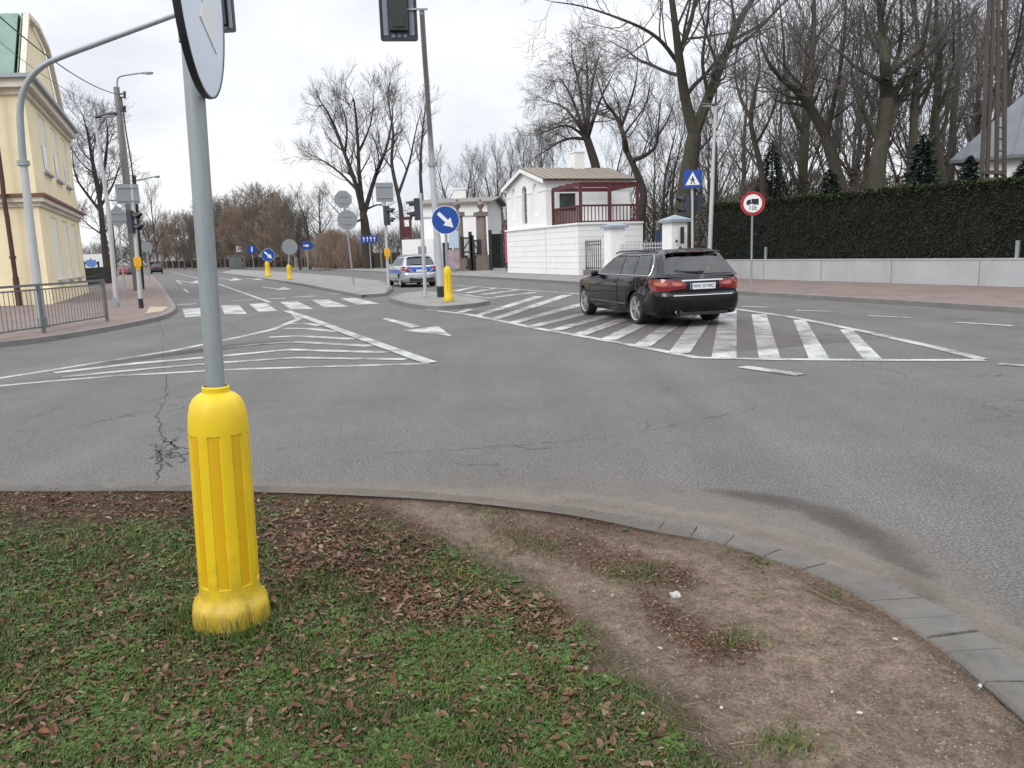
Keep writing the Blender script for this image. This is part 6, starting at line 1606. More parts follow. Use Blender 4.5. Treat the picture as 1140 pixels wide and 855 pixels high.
# twin timber pole with rungs
t = thing('lattice_pole', 'tall twin legged lattice pole rising from behind the hedge on the right', 'utility pole', at(1105, 230, 26))
for xs_ in ((1092.5, 1103.5), (1098.5, 1108.5), (1109, 1112.5), (1118, 1119)):
    a = at(xs_[0], 206, 26); b_ = at(xs_[1], -60, 26); d_ = (b_-a); a2 = a-d_*(a.z/d_.z); m = MB(); m.tube([a2, b_], [.075, .06], 8); m.build('leg', 'wood_pole', t)
for y in range(-27, 206, 13):
    u = (206-y)/266
    for (l0, l1), (r0, r1) in (((1092.5, 1103.5), (1098.5, 1108.5)), ((1109, 1112.5), (1118, 1119))): m = MB(); m.bar(at(l0+(l1-l0)*u, y, 26), at(r0+(r1-r0)*u, y, 26), .05); m.build('rung', 'wood_pole', t)
for y in (192, 200): m = MB(); m.bar(at(1093, y, 25.9), at(1118, y, 25.9), .12); m.build('crossbar', 'wood_pole', t)


# ------------------------------------------------------------------ far side of the road: fences, signs, cabinet
def slat_fence(pts, h, lab, sp=2.2):
    t = thing('boundary_fence', lab, 'fence', pts[0]); P = resample(pts, sp)
    m = MB()
    for a, b_ in zip(P, P[1:]):
        d_ = (b_-a); n = int(d_.length/.22)
        for k in range(n): p = a+d_*((k+.5)/max(1, n)); m.bar(V((p.x, p.y, .15)), V((p.x, p.y, h*random.uniform(.92, 1))), .14, .03, up=d_.normalized())
    m.build('panel', 'fence_wood', t)
    for p in P[:90]: m = MB(); m.box((p.x, p.y, (h+.2)/2), (.26, .26, h+.2)); m.build('post', 'beige', t)
random.seed(2)
def wg(px, Y): p = at(px, 295, Y); p.z = 0; return p
slat_fence([wg(448, 84), wg(400, 97), wg(350, 116), wg(332, 125)], 1.9, 'dark slat fence with beige posts behind the tall bare tree', 3.2)
slat_fence([wg(329, 127), wg(270, 160), wg(225, 190), wg(165, 215)], 2.0, 'long dark slat fence across the far bend of the road', 4.0)
p = wg(263, 150); t = thing('utility_cabinet', 'grey green utility cabinet in front of the far fence', 'cabinet', p); m = MB(); m.box((p.x, p.y, 1.2), (2.2, .8, 2.4)); m.box((p.x, p.y, 2.46), (2.4, 1.0, .12)); cb = m.build('case', pm('cabinet_paint', (.09, .12, .13), .6, var=.1), t); cd_ = pm('cabinet_door', (.11, .14, .15), .6, var=.1)
for dx in (-.5, .5): m = MB(); m.box((p.x+dx, p.y-.42, 1.2), (.9, .05, 2.0)); m.build('door', cd_, t)
t_, c, X, h, pb = board(267, 274, 280.5, 146, 1.2, 'sign_white', 'road_sign', 'small white sign board above the far utility cabinet', 'sign'); plate_sign(pb, 'dark_figures', [(-.4, -.15), (-.1, -.15), (-.1, .25), (-.4, .2)], c+V((0, -.06, 0)), X, 'sign_back', .01); plate_sign(pb, 'dark_figures', [(.1, -.2), (.35, -.2), (.4, .2), (.1, .2)], c+V((0, -.06, 0)), X, 'sign_back', .01)
t_, c, X, h, pb = board(280.5, 273, 282, 130, 1.35, 'sign_blue', 'road_sign', 'small far blue square sign left of the keep right sign on the median', 'sign'); plate_sign(pb, 'white_figure', [(-.12, -.4), (.12, -.4), (.12, .4), (-.12, .4)], c+V((0, -.06, 0)), X, 'sign_white', .01)
t_, c, X, h, pb = board(341, 269, 278, 90, .95, 'sign_blue', 'road_sign', 'blue direction sign with a white arrow left of the brown bush', 'sign'); plate_sign(pb, 'arrow', [(-.3, -.06), (.02, -.06), (.02, -.2), (.34, 0), (.02, .2), (.02, .06), (-.3, .06)], c+V((0, -.06, 0)), X, 'sign_white', .01); plate_sign(t_, 'pointed_end', [(.476, -.46), (.86, 0), (.476, .46)], c, X, 'sign_blue', .05)
t_, c, X, h, pb = board(411, 262.5, 270, 84, 1.75, 'sign_blue', 'lane_sign', 'wide blue lane sign with white arrows in front of the tall bare tree', 'sign')
for k in (-.55, -.18, .19, .56): plate_sign(pb, 'arrow', [(k-.03, -.26), (k+.03, -.26), (k+.03, .04), (k+.11, .04), (k, .28), (k-.11, .04), (k-.03, .04)], c+V((0, -.06, 0)), X, 'sign_white', .01)
# ------------------------------------------------------------------ bare trees
def perp(d, rnd):
    a = d.cross(V((rnd.gauss(0, 1), rnd.gauss(0, 1), rnd.gauss(0, 1))))
    return a.normalized() if a.length > 1e-5 else V((1, 0, 0))
class Tree:
    """woody growth: 'wood' holds trunk and limbs, 'crown' the branches and twigs"""
    def __init__(s, seed, rmin=.009, trop=.10, wob=.16, droop=0.0, dens=1.12):
        s.dens = dens; s.rmin0 = rmin; rmin *= .72
        s.r = random.Random(seed); s.wood = MB(); s.crown = MB(); s.rmin = rmin; s.trop = trop; s.wob = wob; s.droop = droop
    def limb(s, pts, r0, r1, n=10, wood=True):
        pts = smooth_line(pts, 4) if len(pts) > 2 else pts
        k = len(pts); r0, r1 = r0*.80, r1*(.62 if pts[0].z < .3 else .40); rad = [r0+(r1-r0)*i/(k-1) for i in range(k)]
        (s.wood if wood else s.crown).tube(pts, rad, n, False)
        return pts, rad
    def grow(s, p, d, L, r, lvl, maxl, nch, ratio=.62, spread=48):
        rnd = s.r; nseg = 5 if lvl < maxl else 3; pts = [p]; dd = V(d).normalized(); seg = L/nseg
        for i in range(nseg):
            dd = (dd+V((rnd.gauss(0, s.wob), rnd.gauss(0, s.wob), rnd.gauss(0, s.wob)*.7+s.trop-s.droop*(lvl >= maxl-1)))).normalized(); pts.append(pts[-1]+dd*seg)
        r1 = max(s.rmin*.6, r*(.45 if lvl < maxl else .4))
        rad = [max(s.rmin*.6, r+(r1-r)*i/nseg) for i in range(nseg+1)]
        mb = s.wood if r > .075 else s.crown
        mb.tube(pts, rad, 7 if r > .12 else (5 if r > .04 else 3), False)
        if lvl >= maxl: return
        s.sprout(pts, rad, L, lvl, maxl, nch, ratio, spread)
    def sprout(s, pts, rad, L, lvl, maxl, nch, ratio=.62, spread=48, t0=.22, counts=None):
        rnd = s.r; n = int(round(nch[min(lvl, len(nch)-1)]*s.dens)); m = len(pts)-1
        for k in range(n):
            t = t0+(1-t0)*((k+rnd.random())/n); f = t*m; i = min(int(f), m-1); q = pts[i]+(pts[i+1]-pts[i])*(f-i)
            base = (pts[i+1]-pts[i]).normalized(); a = math.radians(rnd.gauss(spread, 10)); ax = perp(base, rnd); dd = base*math.cos(a)+ax*math.sin(a)
            rr = rad[i]*rnd.uniform(.30, .52); s.grow(q, dd, L*ratio*rnd.uniform(.7, 1.3)*(1.22-.42*t), max(s.rmin, rr), lvl+1, maxl, nch, ratio, spread)
        base = (pts[-1]-pts[-2]).normalized(); s.grow(pts[-1], (base+perp(base, rnd)*.25).normalized(), L*ratio*.8, max(s.rmin, rad[-1]), lvl+1, maxl, nch, ratio, spread)
    def done(s, name, label, base, bark='bark', twig='twig', group=None, cat='tree'):
        t = thing(name, label, cat, base, group=group); s.wood.build('trunk', bark, t); s.crown.build('crown', twig, t); return t

def px_limb(Y, pts, rnd, jit=.0, dy=0.0):
    n = len(pts); return [at(x, y, Y+dy*i/(n-1)+(rnd.gauss(0, jit) if 0 < i else 0)) for i, (x, y) in enumerate(pts)]
def ground_at(px, Y): p = at(px, 295, Y); p.z = 0; return p

# the big forked tree behind the car
T = Tree(11, .011, .08, .17); Y = 43; R_ = T.r
tr = [ground_at(757, Y)]+px_limb(Y, [(762, 236), (767, 190), (773, 150)], R_); pts, rad = T.limb(tr, .80, .60, 14)
for path_, dy, r0, r1, n, L in (([(773, 150), (763, 110), (757, 70), (752, 30), (745, -20), (735, -75)], -2, .40, .20, 8, 6.0), ([(773, 150), (790, 105), (806, 65), (822, 25), (845, -12), (872, -60)], 2.5, .40, .20, 9, 6.0),
                                 ([(756, 72), (738, 48), (718, 33), (688, 20), (648, 7), (615, 2)], -3, .15, .05, 11, 3.6), ([(757, 60), (770, 20), (776, -20), (778, -60)], 1, .18, .12, 7, 4.5), ([(790, 108), (782, 70), (788, 20), (792, -30)], -1.5, .14, .08, 8, 4.0), ([(815, 45), (850, 25), (875, 0), (900, -30)], 3, .13, .07, 8, 4.0),
                                 ([(770, 175), (785, 160), (800, 140), (812, 100)], 1.5, .09, .04, 6, 2.6)):
    p2, r2 = T.limb(px_limb(Y, path_, R_, .25, dy), r0, r1, 9); T.sprout(p2, r2, L, 0, 3, [n, 5, 4, 4], .58, 50, .15)
T.done('bare_tree', 'biggest bare tree, thick trunk forking in two behind the black car roof', ground_at(757, Y), 'bark_moss', 'twig')
# crooked tree to its left
T = Tree(5, .012, .08, .2); Y = 57; R_ = T.r
pts, rad = T.limb([ground_at(711, Y)]+px_limb(Y, [(714, 240), (716, 214), (706, 186), (697, 168)], R_), .45, .28, 10)
for path_, r0, r1, n, L in (([(697, 168), (694, 150), (686, 130), (673, 112), (664, 85)], .27, .09, 9, 4.2), ([(703, 179), (720, 172), (731, 160), (733, 138), (736, 110)], .22, .07, 9, 3.8), ([(692, 140), (700, 118), (708, 90), (710, 64)], .16, .05, 8, 3.6), ([(680, 122), (668, 128), (655, 122)], .09, .04, 5, 3.0), ([(733, 150), (745, 130), (752, 104)], .1, .04, 5, 3.0)):
    p2, r2 = T.limb(px_limb(Y, path_, R_, .3), r0, r1, 8); T.sprout(p2, r2, L, 0, 3, [n, 5, 4], .6, 48, .1)
T.done('bare_tree', 'crooked bare tree with a bent trunk right of the pergola', ground_at(711, Y), 'bark_black')
# drooping crowned tree behind the gatehouse
T = Tree(8, .014, .02, .15, .10); Y = 70; R_ = T.r
pts, rad = T.limb([ground_at(672, Y)]+px_limb(Y, [(668, 230), (664, 190), (657, 165), (652, 150)], R_), .62, .5, 10)
for x, y, L in ((600, 150, 3.6), (606, 112, 4.2), (620, 84, 4.4), (636, 64, 4.6), (652, 52, 4.6), (668, 58, 4.4), (684, 80, 4.0), (590, 180, 3.0), (688, 120, 3.4), (628, 140, 3.6)):
    mx_ = (654+x)/2+R_.gauss(0, 3); my = (152+y)/2-14+R_.gauss(0, 4)
    p2, r2 = T.limb(px_limb(Y, [(654, 155), (mx_, my), (x, y)], R_, .8, R_.uniform(-3, 3)), .22, .05, 7); T.sprout(p2, r2, L, 0, 3, [10, 6, 5], .55, 46, .3)
T.done('bare_tree', 'rounded bare tree with fine drooping twigs behind the gatehouse chimney', ground_at(672, Y), 'bark_black')
# tall many stemmed tree left of centre, and its slimmer neighbour
T = Tree(3, .016, .10, .13); Y = 92; R_ = T.r
pts, rad = T.limb([ground_at(410, Y)]+px_limb(Y, [(408, 270), (406, 248), (404, 236)], R_), .85, .62, 12)
for path_, r0, r1, n, L in (([(404, 238), (396, 205), (384, 172), (372, 140), (360, 118), (352, 122)], .40, .08, 11, 4.6), ([(405, 238), (400, 195), (398, 150), (394, 112), (392, 114)], .36, .08, 11, 4.6), ([(406, 236), (418, 196), (430, 165), (437, 130), (436, 120)], .36, .08, 11, 4.4),
                             ([(398, 212), (378, 192), (358, 178), (345, 172)], .22, .06, 9, 5.0), ([(405, 242), (392, 248), (378, 238), (366, 225)], .18, .05, 6, 4.0), ([(410, 232), (424, 228), (438, 238)], .16, .05, 5, 3.6), ([(399, 170), (412, 140), (416, 112)], .2, .06, 8, 5.0), ([(384, 172), (386, 140), (378, 110)], .2, .06, 8, 5.0)):
    p2, r2 = T.limb(px_limb(Y, path_, R_, .6, R_.uniform(-4, 4)), r0, r1, 8); T.sprout(p2, r2, L, 0, 3, [n, 6, 5], .58, 42, .18)
T.done('bare_tree', 'tall many stemmed bare tree left of the traffic island signals', ground_at(410, Y), 'bark_black')
T = Tree(17, .014, .14, .12); Y = 86; R_ = T.r
pts, rad = T.limb([ground_at(450, Y)]+px_limb(Y, [(448, 262), (446, 232), (442, 212)], R_), .42, .32, 9)
for path_, r0, r1, n, L in (([(442, 212), (436, 180), (438, 150), (432, 110), (434, 92)], .28, .06, 11, 4.6), ([(444, 215), (456, 180), (462, 150), (470, 118)], .22, .05, 9, 4.2), ([(438, 190), (425, 170), (420, 140)], .14, .05, 7, 3.6)):
    p2, r2 = T.limb(px_limb(Y, path_, R_, .5), r0, r1, 7); T.sprout(p2, r2, L, 0, 3, [n, 5, 4], .55, 38, .2)
T.done('bare_tree', 'slim bare tree just right of the tall many stemmed one', ground_at(450, Y), 'bark_black')
T = Tree(19, .012, .14, .12); Y = 80; R_ = T.r
pts, rad = T.limb([ground_at(472, Y)]+px_limb(Y, [(470, 230), (468, 190), (470, 150), (474, 118)], R_, .2), .30, .08, 8); T.sprout(pts, rad, 3.6, 0, 3, [12, 4, 4], .5, 40, .35)
T.done('bare_tree', 'thin upright bare tree behind the central mast', ground_at(472, Y), 'bark_black')
# tree behind the yellow house
T = Tree(23, .013, .08, .17); Y = 62; R_ = T.r
pts, rad = T.limb([ground_at(119, Y)]+px_limb(Y, [(117, 280), (114, 250), (110, 215)], R_), .36, .27, 9)
for path_, r0, r1, n, L in (([(110, 215), (103, 180), (98, 150), (92, 128)], .24, .06, 12, 3.4), ([(111, 220), (117, 180), (120, 150), (118, 132)], .2, .05, 11, 3.2), ([(112, 235), (96, 215), (84, 195), (80, 165)], .17, .05, 11, 3.0), ([(112, 230), (126, 205), (134, 180)], .15, .04, 9, 2.6), ([(115, 262), (98, 250), (86, 238)], .1, .04, 7, 2.4), ([(116, 260), (128, 245), (136, 236)], .08, .03, 6, 2.2)):
    p2, r2 = T.limb(px_limb(Y, path_, R_, .6), r0, r1, 7); T.sprout(p2, r2, L, 0, 3, [n, 6, 5], .58, 48, .1)
T.done('bare_tree', 'dense bare tree rising between the yellow house and the concrete pole', ground_at(119, Y), 'bark_black')
# the tall trees behind the hedge
def hero(seed, Y, trunk, r0, r1, limbs, label, bark='bark_moss', nn=9, LL_=4.4, wob=.17):
    T = Tree(seed, .010, .09, wob); R_ = T.r; b0 = ground_at(trunk[0][0]-(trunk[1][0]-trunk[0][0])*.3, Y)
    pts, rad = T.limb([b0]+px_limb(Y, trunk+[limbs[0][0][1]], R_), r0, max(l[1] for l in limbs)*.95, 12)
    for path_, a, b_, n, L in limbs:
        p2, r2 = T.limb(px_limb(Y, path_, R_, .35, R_.uniform(-2.5, 2.5)), a, b_, 8); T.sprout(p2, r2, L, 0, 3, [n, 5, 4], .56, 50, .08)
    return T.done('bare_tree', label, b0, bark)
hero(31, 36, [(936, 215), (931, 192), (924, 165), (917, 147)], .42, .34, [([(917, 147), (902, 120), (888, 102), (871, 88), (856, 70), (846, 45)], .30, .08, 11, 3.4), ([(920, 152), (928, 115), (934, 85), (940, 40), (942, -20)], .17, .08, 11, 3.0), ([(900, 118), (904, 70), (907, 20), (905, -40)], .20, .10, 11, 3.2), ([(930, 130), (945, 118), (955, 108)], .08, .03, 5, 1.8)], 'leaning bare tree behind the hedge, its trunk tilting left')
hero(32, 41, [(893, 215), (894, 190), (896, 165), (897, 140)], .36, .28, [([(897, 140), (902, 100), (903, 60), (906, 10), (905, -40)], .26, .12, 11, 3.4), ([(896, 150), (880, 120), (874, 85), (872, 40), (866, -10)], .17, .08, 10, 3.2)], 'straight bare tree behind the hedge, left of the leaning one')
hero(33, 33, [(975, 222), (976, 196), (979, 170), (983, 150)], .50, .44, [([(983, 150), (987, 110), (985, 70), (981, 30), (976, -40)], .42, .18, 13, 3.6), ([(979, 158), (966, 132), (956, 112), (948, 85), (952, 40)], .17, .06, 10, 2.8), ([(985, 152), (998, 120), (1010, 95), (1026, 58), (1036, 5), (1040, -40)], .22, .09, 12, 3.2), ([(986, 90), (1000, 60), (1004, 20), (1000, -30)], .15, .07, 9, 2.8), ([(984, 60), (968, 40), (960, 0)], .13, .06, 8, 2.6)], 'thickest bare trunk behind the middle of the hedge, forking low down')
hero(34, 34, [(1014, 216), (1015, 185), (1017, 150), (1018, 120)], .30, .24, [([(1018, 120), (1022, 80), (1021, 40), (1016, -30)], .23, .11, 12, 3.2), ([(1018, 135), (1032, 105), (1044, 70), (1050, 20)], .12, .06, 9, 2.8)], 'upright bare tree behind the dark conifer in the hedge')
hero(35, 37, [(1048, 214), (1045, 180), (1041, 145), (1043, 110)], .32, .25, [([(1043, 110), (1046, 70), (1042, 30), (1044, -40)], .24, .11, 12, 3.2), ([(1041, 150), (1030, 165), (1020, 178)], .07, .03, 4, 1.6), ([(1042, 125), (1056, 95), (1062, 60), (1060, 10)], .13, .06, 9, 2.8)], 'slightly bent bare tree left of the house with the metal roof')
hero(36, 40, [(1057, 210), (1060, 165), (1062, 120)], .30, .22, [([(1062, 120), (1067, 80), (1069, 40), (1064, -40)], .2, .1, 12, 3.4), ([(1061, 140), (1076, 115), (1090, 85), (1096, 40)], .14, .06, 10, 3.0)], 'mossy bare tree directly left of the metal roof')
hero(37, 38, [(850, 222), (846, 182), (838, 150), (836, 128)], .22, .17, [([(836, 128), (842, 95), (846, 70), (838, 35)], .13, .05, 12, 2.8), ([(837, 134), (824, 108), (818, 78), (822, 50)], .12, .05, 12, 2.6), ([(842, 160), (858, 130), (868, 96)], .10, .04, 10, 2.6), ([(846, 178), (828, 165), (812, 150)], .07, .03, 8, 2.0)], 'smaller many branched bare tree above the lorry ban sign', 'bark_black')
hero(38, 47, [(1124, 205), (1122, 120), (1120, 60)], .30, .22, [([(1120, 60), (1118, 20), (1122, -40)], .2, .1, 12, 3.6), ([(1121, 80), (1134, 40), (1140, -10)], .14, .07, 10, 3.2), ([(1121, 110), (1105, 70), (1096, 20)], .13, .06, 9, 3.2)], 'bare tree standing behind the metal roof and the lattice pole')

# background trees: three kinds, copied
def kind(seed, H, r, n1, spread, trop, ratio, nch, rmin, first=.25, droop=0):
    T = Tree(seed, rmin, trop, .15, droop, 1.15); R_ = T.r; pts = [V((0, 0, 0))]; d = V((0, 0, 1))
    for i in range(7): d = (d+V((R_.gauss(0, .07), R_.gauss(0, .07), .1))).normalized(); pts.append(pts[-1]+d*H*.75/7)
    rad = [r*(1-.75*i/7) for i in range(8)]; T.wood.tube(pts, rad, 8, False); T.sprout(pts, rad, H*.40, 0, 3, [n1]+nch, ratio, spread, first); return T
KINDS = [('bare_tree', kind(101, 17, .26, 15, 42, .12, .52, [6, 5, 4], .015, .18), 'bark_black', 'twig'), ('bare_tree', kind(102, 18, .24, 16, 34, .16, .5, [6, 5, 4], .015, .22), 'bark', 'twig'), ('bare_tree', kind(103, 15, .3, 14, 50, .10, .56, [6, 5, 4], .015, .12), 'bark_black', 'twig'),
         ('bushy_tree', kind(104, 10, .15, 24, 46, .12, .55, [7, 6, 5], .020, .03), 'twig_red', 'twig_red'), ('bushy_tree', kind(105, 9, .13, 26, 42, .14, .55, [7, 6, 5], .020, .02), 'twig_red', 'twig_tan')]
LIB = []
for nm, T, bk, tw in KINDS:
    LIB.append((nm, T, bk, tw, [None]))
def plant(k, p, s, rz, label, group, sx=1.0):
    nm, T, bk, tw, cell = LIB[k]
    if cell[0] is None:
        t = thing(nm, label, 'tree', p, rz, group); T.wood.build('trunk', bk, t, local=True); T.crown.build('crown', tw, t, local=True); cell[0] = t
    else:
        t = copy_tree(cell[0]); t.location = p; t.rotation_euler = (0, 0, rz); t['label'] = label; t['group'] = group
    t.scale = (s*sx, s*sx, s); return t
rnd = random.Random(77)
lab = 'slender bare tree in the dense stand of woodland behind the hedge'; grp = 'bare trees standing behind the hedge'
for px, Y, H in ((806, 58, 15), (824, 70, 18), (858, 62, 17), (884, 54, 17), (915, 50, 16), (948, 55, 18), (972, 80, 21), (1003, 48, 16), (1028, 52, 18), (1034, 75, 20), (1075, 54, 17), (1090, 66, 20), (1112, 58, 20), (1130, 70, 22), (1150, 52, 18), (1175, 60, 20), (962, 46, 15), (880, 46, 13), (1070, 84, 22), (895, 84, 22), (935, 88, 22)):
    k = rnd.choice((0, 1, 1, 2)); plant(k, ground_at(px, Y), H/16*rnd.uniform(.95, 1.1), rnd.uniform(0, 6.28), lab, grp, rnd.uniform(.8, 1.0))
lab = 'bare tree in the loose row between the gatehouse and the big forked tree'; grp = 'bare trees behind the pergola'
for px, Y, H in ((684, 82, 14), (740, 66, 13), (750, 84, 16), (778, 72, 14), (792, 60, 12), (726, 90, 15), (700, 75, 12)): plant(rnd.choice((0, 1, 2)), ground_at(px, Y), H/16, rnd.uniform(0, 6.28), lab, grp, .9)
lab = 'pale bare tree far behind the gap between the two gatehouses'; grp = 'bare trees behind the gate gap'
for px, Y, H in ((500, 105, 15), (522, 120, 17), (548, 98, 14), (556, 118, 18), (568, 92, 14), (582, 110, 17), (600, 100, 16), (536, 100, 13), (612, 90, 15)): plant(rnd.choice((0, 1, 1)), ground_at(px, Y), H/16, rnd.uniform(0, 6.28), lab, grp, .85)
lab = 'brown bushy bare tree in the long row across the far bend'; grp = 'brown bushy trees along the far bend'
for px, Y, H in ((168, 225, 18), (182, 190, 14), (196, 215, 16), (205, 170, 12.5), (216, 195, 15), (228, 175, 14), (240, 160, 14), (252, 175, 16), (262, 152, 14), (272, 145, 13.5), (283, 150, 16), (295, 138, 15), (306, 132, 14), (314, 142, 16), (326, 128, 12.5), (336, 120, 11.5), (190, 240, 20), (258, 200, 19), (300, 165, 18), (235, 205, 18), (222, 230, 18), (280, 180, 18), (318, 165, 14), (268, 170, 16), (246, 190, 16)):
    plant(rnd.choice((3, 3, 4)), ground_at(px, Y), H/10.5, rnd.uniform(0, 6.28), lab, grp, rnd.uniform(.95, 1.25))
plant(1, ground_at(176, 150), 16/16, 1.0, 'taller grey bare tree at the left end of the brown row', 'grey bare trees by the far row', .9)
plant(0, ground_at(345, 105), 11/16, 2.0, 'low dark bare tree just left of the brown bush', 'grey bare trees by the far row', 1.1)
plant(2, ground_at(362, 112), 13/16, 4.0, 'bare tree behind the eight sided sign back on the median', 'grey bare trees by the far row', 1.0)
plant(0, ground_at(334, 108), 10/16, 5.0, 'dark bare tree at the right end of the brown row', 'grey bare trees by the far row', 1.2)
for px, Y, H in ((128, 95, 9), (146, 120, 11), (152, 150, 13)): plant(2, ground_at(px, Y), H/16, px, 'small bare tree behind the poles on the left pavement', 'small bare trees beyond the left pavement', 1.1)

# far-off thickets that read as one mass
def thicket(name, label, spans, n, mat, seed, s0):
    rnd = random.Random(seed); m = MB()
    for px0, px1, Y0_, Y1_, h in spans:
        for _ in range(n):
            u = rnd.random(); px = px0+(px1-px0)*u; Y = Y0_+(Y1_-Y0_)*u+rnd.uniform(0, 9); p = ground_at(px, Y); hh_ = h*(.75+.35*mnoise.noise(V((p.x*.16, p.y*.16, seed)))+.18*mnoise.noise(V((p.x*.6, p.y*.6, seed)))); z = hh_*rnd.random()**.8
            d = V((rnd.gauss(0, .5), rnd.gauss(0, .5), 1)).normalized(); L = s0*rnd.uniform(5, 14); q = p+UP*z; w_ = perp(d, rnd)*s0*.16
            m.add([q-w_, q+w_, q+d*L+w_*.3, q+d*L-w_*.3], [(0, 1, 2, 3)], False)
    tag(m.build(name, mat), label, 'thicket', kind='stuff')
thicket('far_thicket', 'low grey brown thicket behind the far fences and the left trees', [(60, 180, 150, 235, 7), (180, 330, 235, 150, 8), (330, 480, 140, 112, 6)], 7000, 'twig', 3, .16)
thicket('woodland_floor_thicket', 'dark brown thicket filling the ground between the trees behind the hedge', [(545, 700, 100, 88, 6.0), (700, 860, 74, 66, 7.0), (860, 1150, 60, 52, 6.0)], 9000, 'twig_dark', 5, .10)
# brown bush, undergrowth, conifers
def bush(name, px, Y, rx, rz_, n, mat, label, group=None, leafsize=.10, seed=1, upright=True):
    rnd = random.Random(seed); p = ground_at(px, Y); t = thing(name, label, 'bush', p, group=group); m = MB(); w = MB()
    for k in range(9): a = rnd.uniform(0, 6.28); q = p+V((math.cos(a)*rx*.5, math.sin(a)*rx*.4, rz_*rnd.uniform(.6, .95))); w.tube([p+V((rnd.gauss(0, .2), rnd.gauss(0, .2), 0)), (p+q)/2+V((rnd.gauss(0, .1), 0, .1)), q], [.04, .03, .012], 5, False)
    w.build('stems', 'bark_black', t)
    for _ in range(n):
        a = rnd.uniform(0, 6.28); u = rnd.random()**.5; z = rnd.random(); rr = rx*(math.sin(PI*min(1, .15+z*.85))**.5)*u*(1+.25*mnoise.noise(V((a*1.5, z*3, seed)))); q = p+V((math.cos(a)*rr, math.sin(a)*rr*.75, z*rz_*(1+.12*mnoise.noise(V((a*2, 1, seed))))))
        if upright:
            d = V((rnd.gauss(0, .3), rnd.gauss(0, .3), 1)).normalized(); m.tube([q, q+d*leafsize*rnd.uniform(3, 7)], [.014, .006], 3, False)
        else:
            spray2(m, q, rnd, leafsize*rnd.uniform(.6, 1.4))
    m.build('foliage', mat, t); return t
def spray2(mb, p, rnd, s):
    a = V((rnd.gauss(0, 1), rnd.gauss(0, 1), rnd.gauss(0, 1))).normalized(); b2 = perp(a, rnd)
    mb.add([p-a*s*.5, p+b2*s*.35, p+a*s*.6, p-b2*s*.35], [(0, 1, 2, 3)], False)
bush('brown_bush', 372, 98, 3.6, 4.2, 5200, 'twig_tan', 'wide rounded brown bush beside the far fence', None, .14, 4)
bush('brown_bush', 391, 96, 2.0, 3.3, 2000, 'twig_tan', 'smaller brown bush at the right end of the wide one', None, .14, 5)
i_ = 0
for px, Y, rx, h in ((795, 48, 2.2, 4.0), (815, 44, 2.0, 4.2), (838, 42, 2.2, 4.6), (862, 45, 2.4, 5.0), (884, 40, 2.0, 4.6), (905, 43, 2.2, 5.0), (928, 39, 1.8, 4.5), (950, 42, 2.2, 5.0), (968, 37, 1.6, 4.4), (990, 42, 2.2, 4.8), (1008, 38, 1.8, 4.6), (1035, 40, 2.0, 4.6), (735, 62, 3, 4.2), (712, 66, 2.6, 4), (775, 56, 2.6, 4.2), (755, 58, 2.2, 3.6), (548, 78, 3, 4.0), (560, 84, 3, 4.4)):
    i_ += 1; bush('undergrowth_shrub', px, Y, rx, h, 2600, 'shrub_leaf' if i_ % 3 else 'twig_red', 'scrubby brown green shrub in the undergrowth behind the hedge and gates', 'undergrowth shrubs', .11 if i_ % 3 else .09, 20+i_, i_ % 3 == 0)
def conifer(px, Y, ytop, rad, label, seed, n=11000):
    rnd = random.Random(seed); p = ground_at(px, Y); H = zh(p, ytop); t = thing('conifer', label, 'tree', p); m = MB(); m.tube([p, p+UP*H*.96], [.12, .02], 7, False); m.build('trunk', 'bark_black', t); m = MB()
    for _ in range(n):
        z = 1-rnd.random()**.6; z = max(.03, min(.99, z)); a = rnd.uniform(0, 6.28); tier = .88+.10*math.sin(z*23+a*2)+.22*mnoise.noise(V((a*1.6, z*7, seed)))
        r = rad*1.12*(1-z)**.62*tier*rnd.uniform(.35, 1.05); q = p+V((math.cos(a)*r, math.sin(a)*r, z*H-.15*r)); o = V((math.cos(a), math.sin(a), rnd.uniform(-.5, .3))).normalized(); s = rnd.uniform(.07, .20); b2 = o.cross(UP).normalized()+V((0, 0, rnd.gauss(0, .5)))
        m.add([q-o*s*.5, q+b2*s*.28, q+o*s*.7, q-b2*s*.28], [(0, 1, 2, 3)], False)
    m.build('foliage', 'conifer', t)
conifer(1021, 29, 148, 1.15, 'tall narrow blue green conifer above the middle of the hedge', 1); conifer(1073, 28, 172, 1.0, 'dark conifer in front of the white wall of the roofed house', 2); conifer(1133, 27, 176, 1.1, 'dark conifer at the right edge beside the lattice pole', 3)
conifer(857, 40, 156, 1.5, 'brownish dark conifer behind the hedge above the lorry ban sign', 4); conifer(922, 36, 186, 1.4, 'low dark conifer behind the hedge left of the leaning tree', 6)
conifer(708.5, 46, 266, .35, 'small dark cypress behind the gate pillar by the pergola', 5, 700)

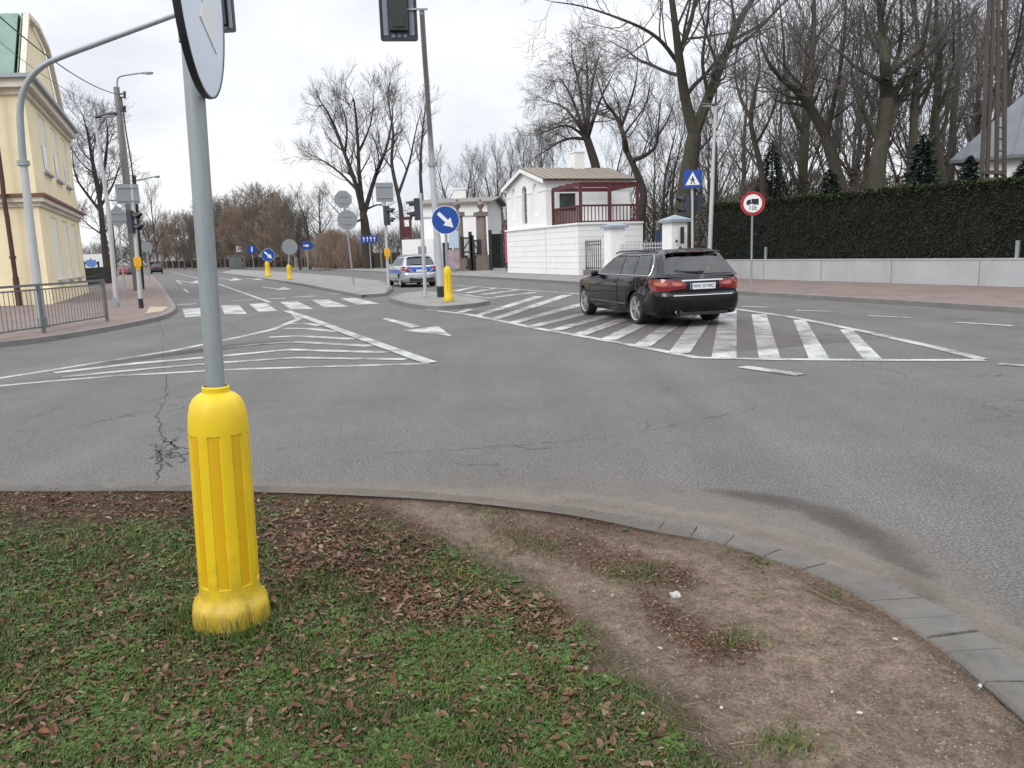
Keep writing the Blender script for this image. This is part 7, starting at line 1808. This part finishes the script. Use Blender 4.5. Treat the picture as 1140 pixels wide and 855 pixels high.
# ------------------------------------------------------------------ overcast daylight, camera
w = bpy.data.worlds.new('World'); scene.world = w; w.use_nodes = True
N, L_ = w.node_tree.nodes, w.node_tree.links; bg = N['Background']
EL, AZ = math.radians(38), math.radians(215)
sky = N.new('ShaderNodeTexSky'); sky.sky_type = 'NISHITA'; sky.sun_disc = False; sky.sun_elevation = EL; sky.sun_rotation = AZ
tc = N.new('ShaderNodeTexCoord'); sp = N.new('ShaderNodeSeparateXYZ'); L_.new(tc.outputs['Generated'], sp.inputs[0])
zen = ramp(N, L_, sp.outputs['Z'], [(0.0, (7.7, 7.75, 7.85)), (.28, (7.9, 8.0, 8.25)), (.5, (11.0, 11.2, 11.6)), (1.0, (17.5, 17.8, 18.3))])
mp = N.new('ShaderNodeMapping'); mp.inputs['Scale'].default_value = (1.4, 1.4, 3.6); L_.new(tc.outputs['Generated'], mp.inputs['Vector'])
cl = ramp(N, L_, tex_noise(N, L_, mp.outputs['Vector'], 1.9, 7, .55), [(.36, (.79, .815, .865)), (.60, (1.06, 1.06, 1.06))])
over = mix(N, L_, 1, zen, cl, 'MULTIPLY'); L_.new(mix(N, L_, .92, sky.outputs['Color'], over), bg.inputs['Color']); bg.inputs['Strength'].default_value = .105
sun = bpy.data.lights.new('sun', 'SUN'); sun.energy = 1.0; sun.angle = math.radians(28); sun.color = (1, .97, .92)
so = bpy.data.objects.new('sun', sun); COL.objects.link(so)
sd_ = V((math.sin(AZ)*math.cos(EL), math.cos(AZ)*math.cos(EL), math.sin(EL))); so.rotation_euler = sd_.to_track_quat('Z', 'Y').to_euler()
cam = bpy.data.cameras.new('camera'); co = bpy.data.objects.new('camera', cam); COL.objects.link(co); scene.camera = co
cam.sensor_width = 36; cam.lens = 36*F_PX/1140; cam.clip_start = .05; cam.clip_end = 2000
mt = Matrix((CAM_R, CAM_U, -CAM_F)).transposed().to_4x4(); mt.translation = V((0, 0, EYE)); co.matrix_world = mt
scene.view_settings.view_transform = 'Standard'; scene.view_settings.look = 'None'; scene.view_settings.gamma = 1; scene.view_settings.exposure = 0.36
scene.view_settings.use_curve_mapping = False
scene.render.engine = 'CYCLES'; scene.cycles.use_denoising = True; scene.cycles.max_bounces = 6; scene.cycles.transparent_max_bounces = 12
scene.cycles.use_adaptive_sampling = True; scene.cycles.adaptive_threshold = .01
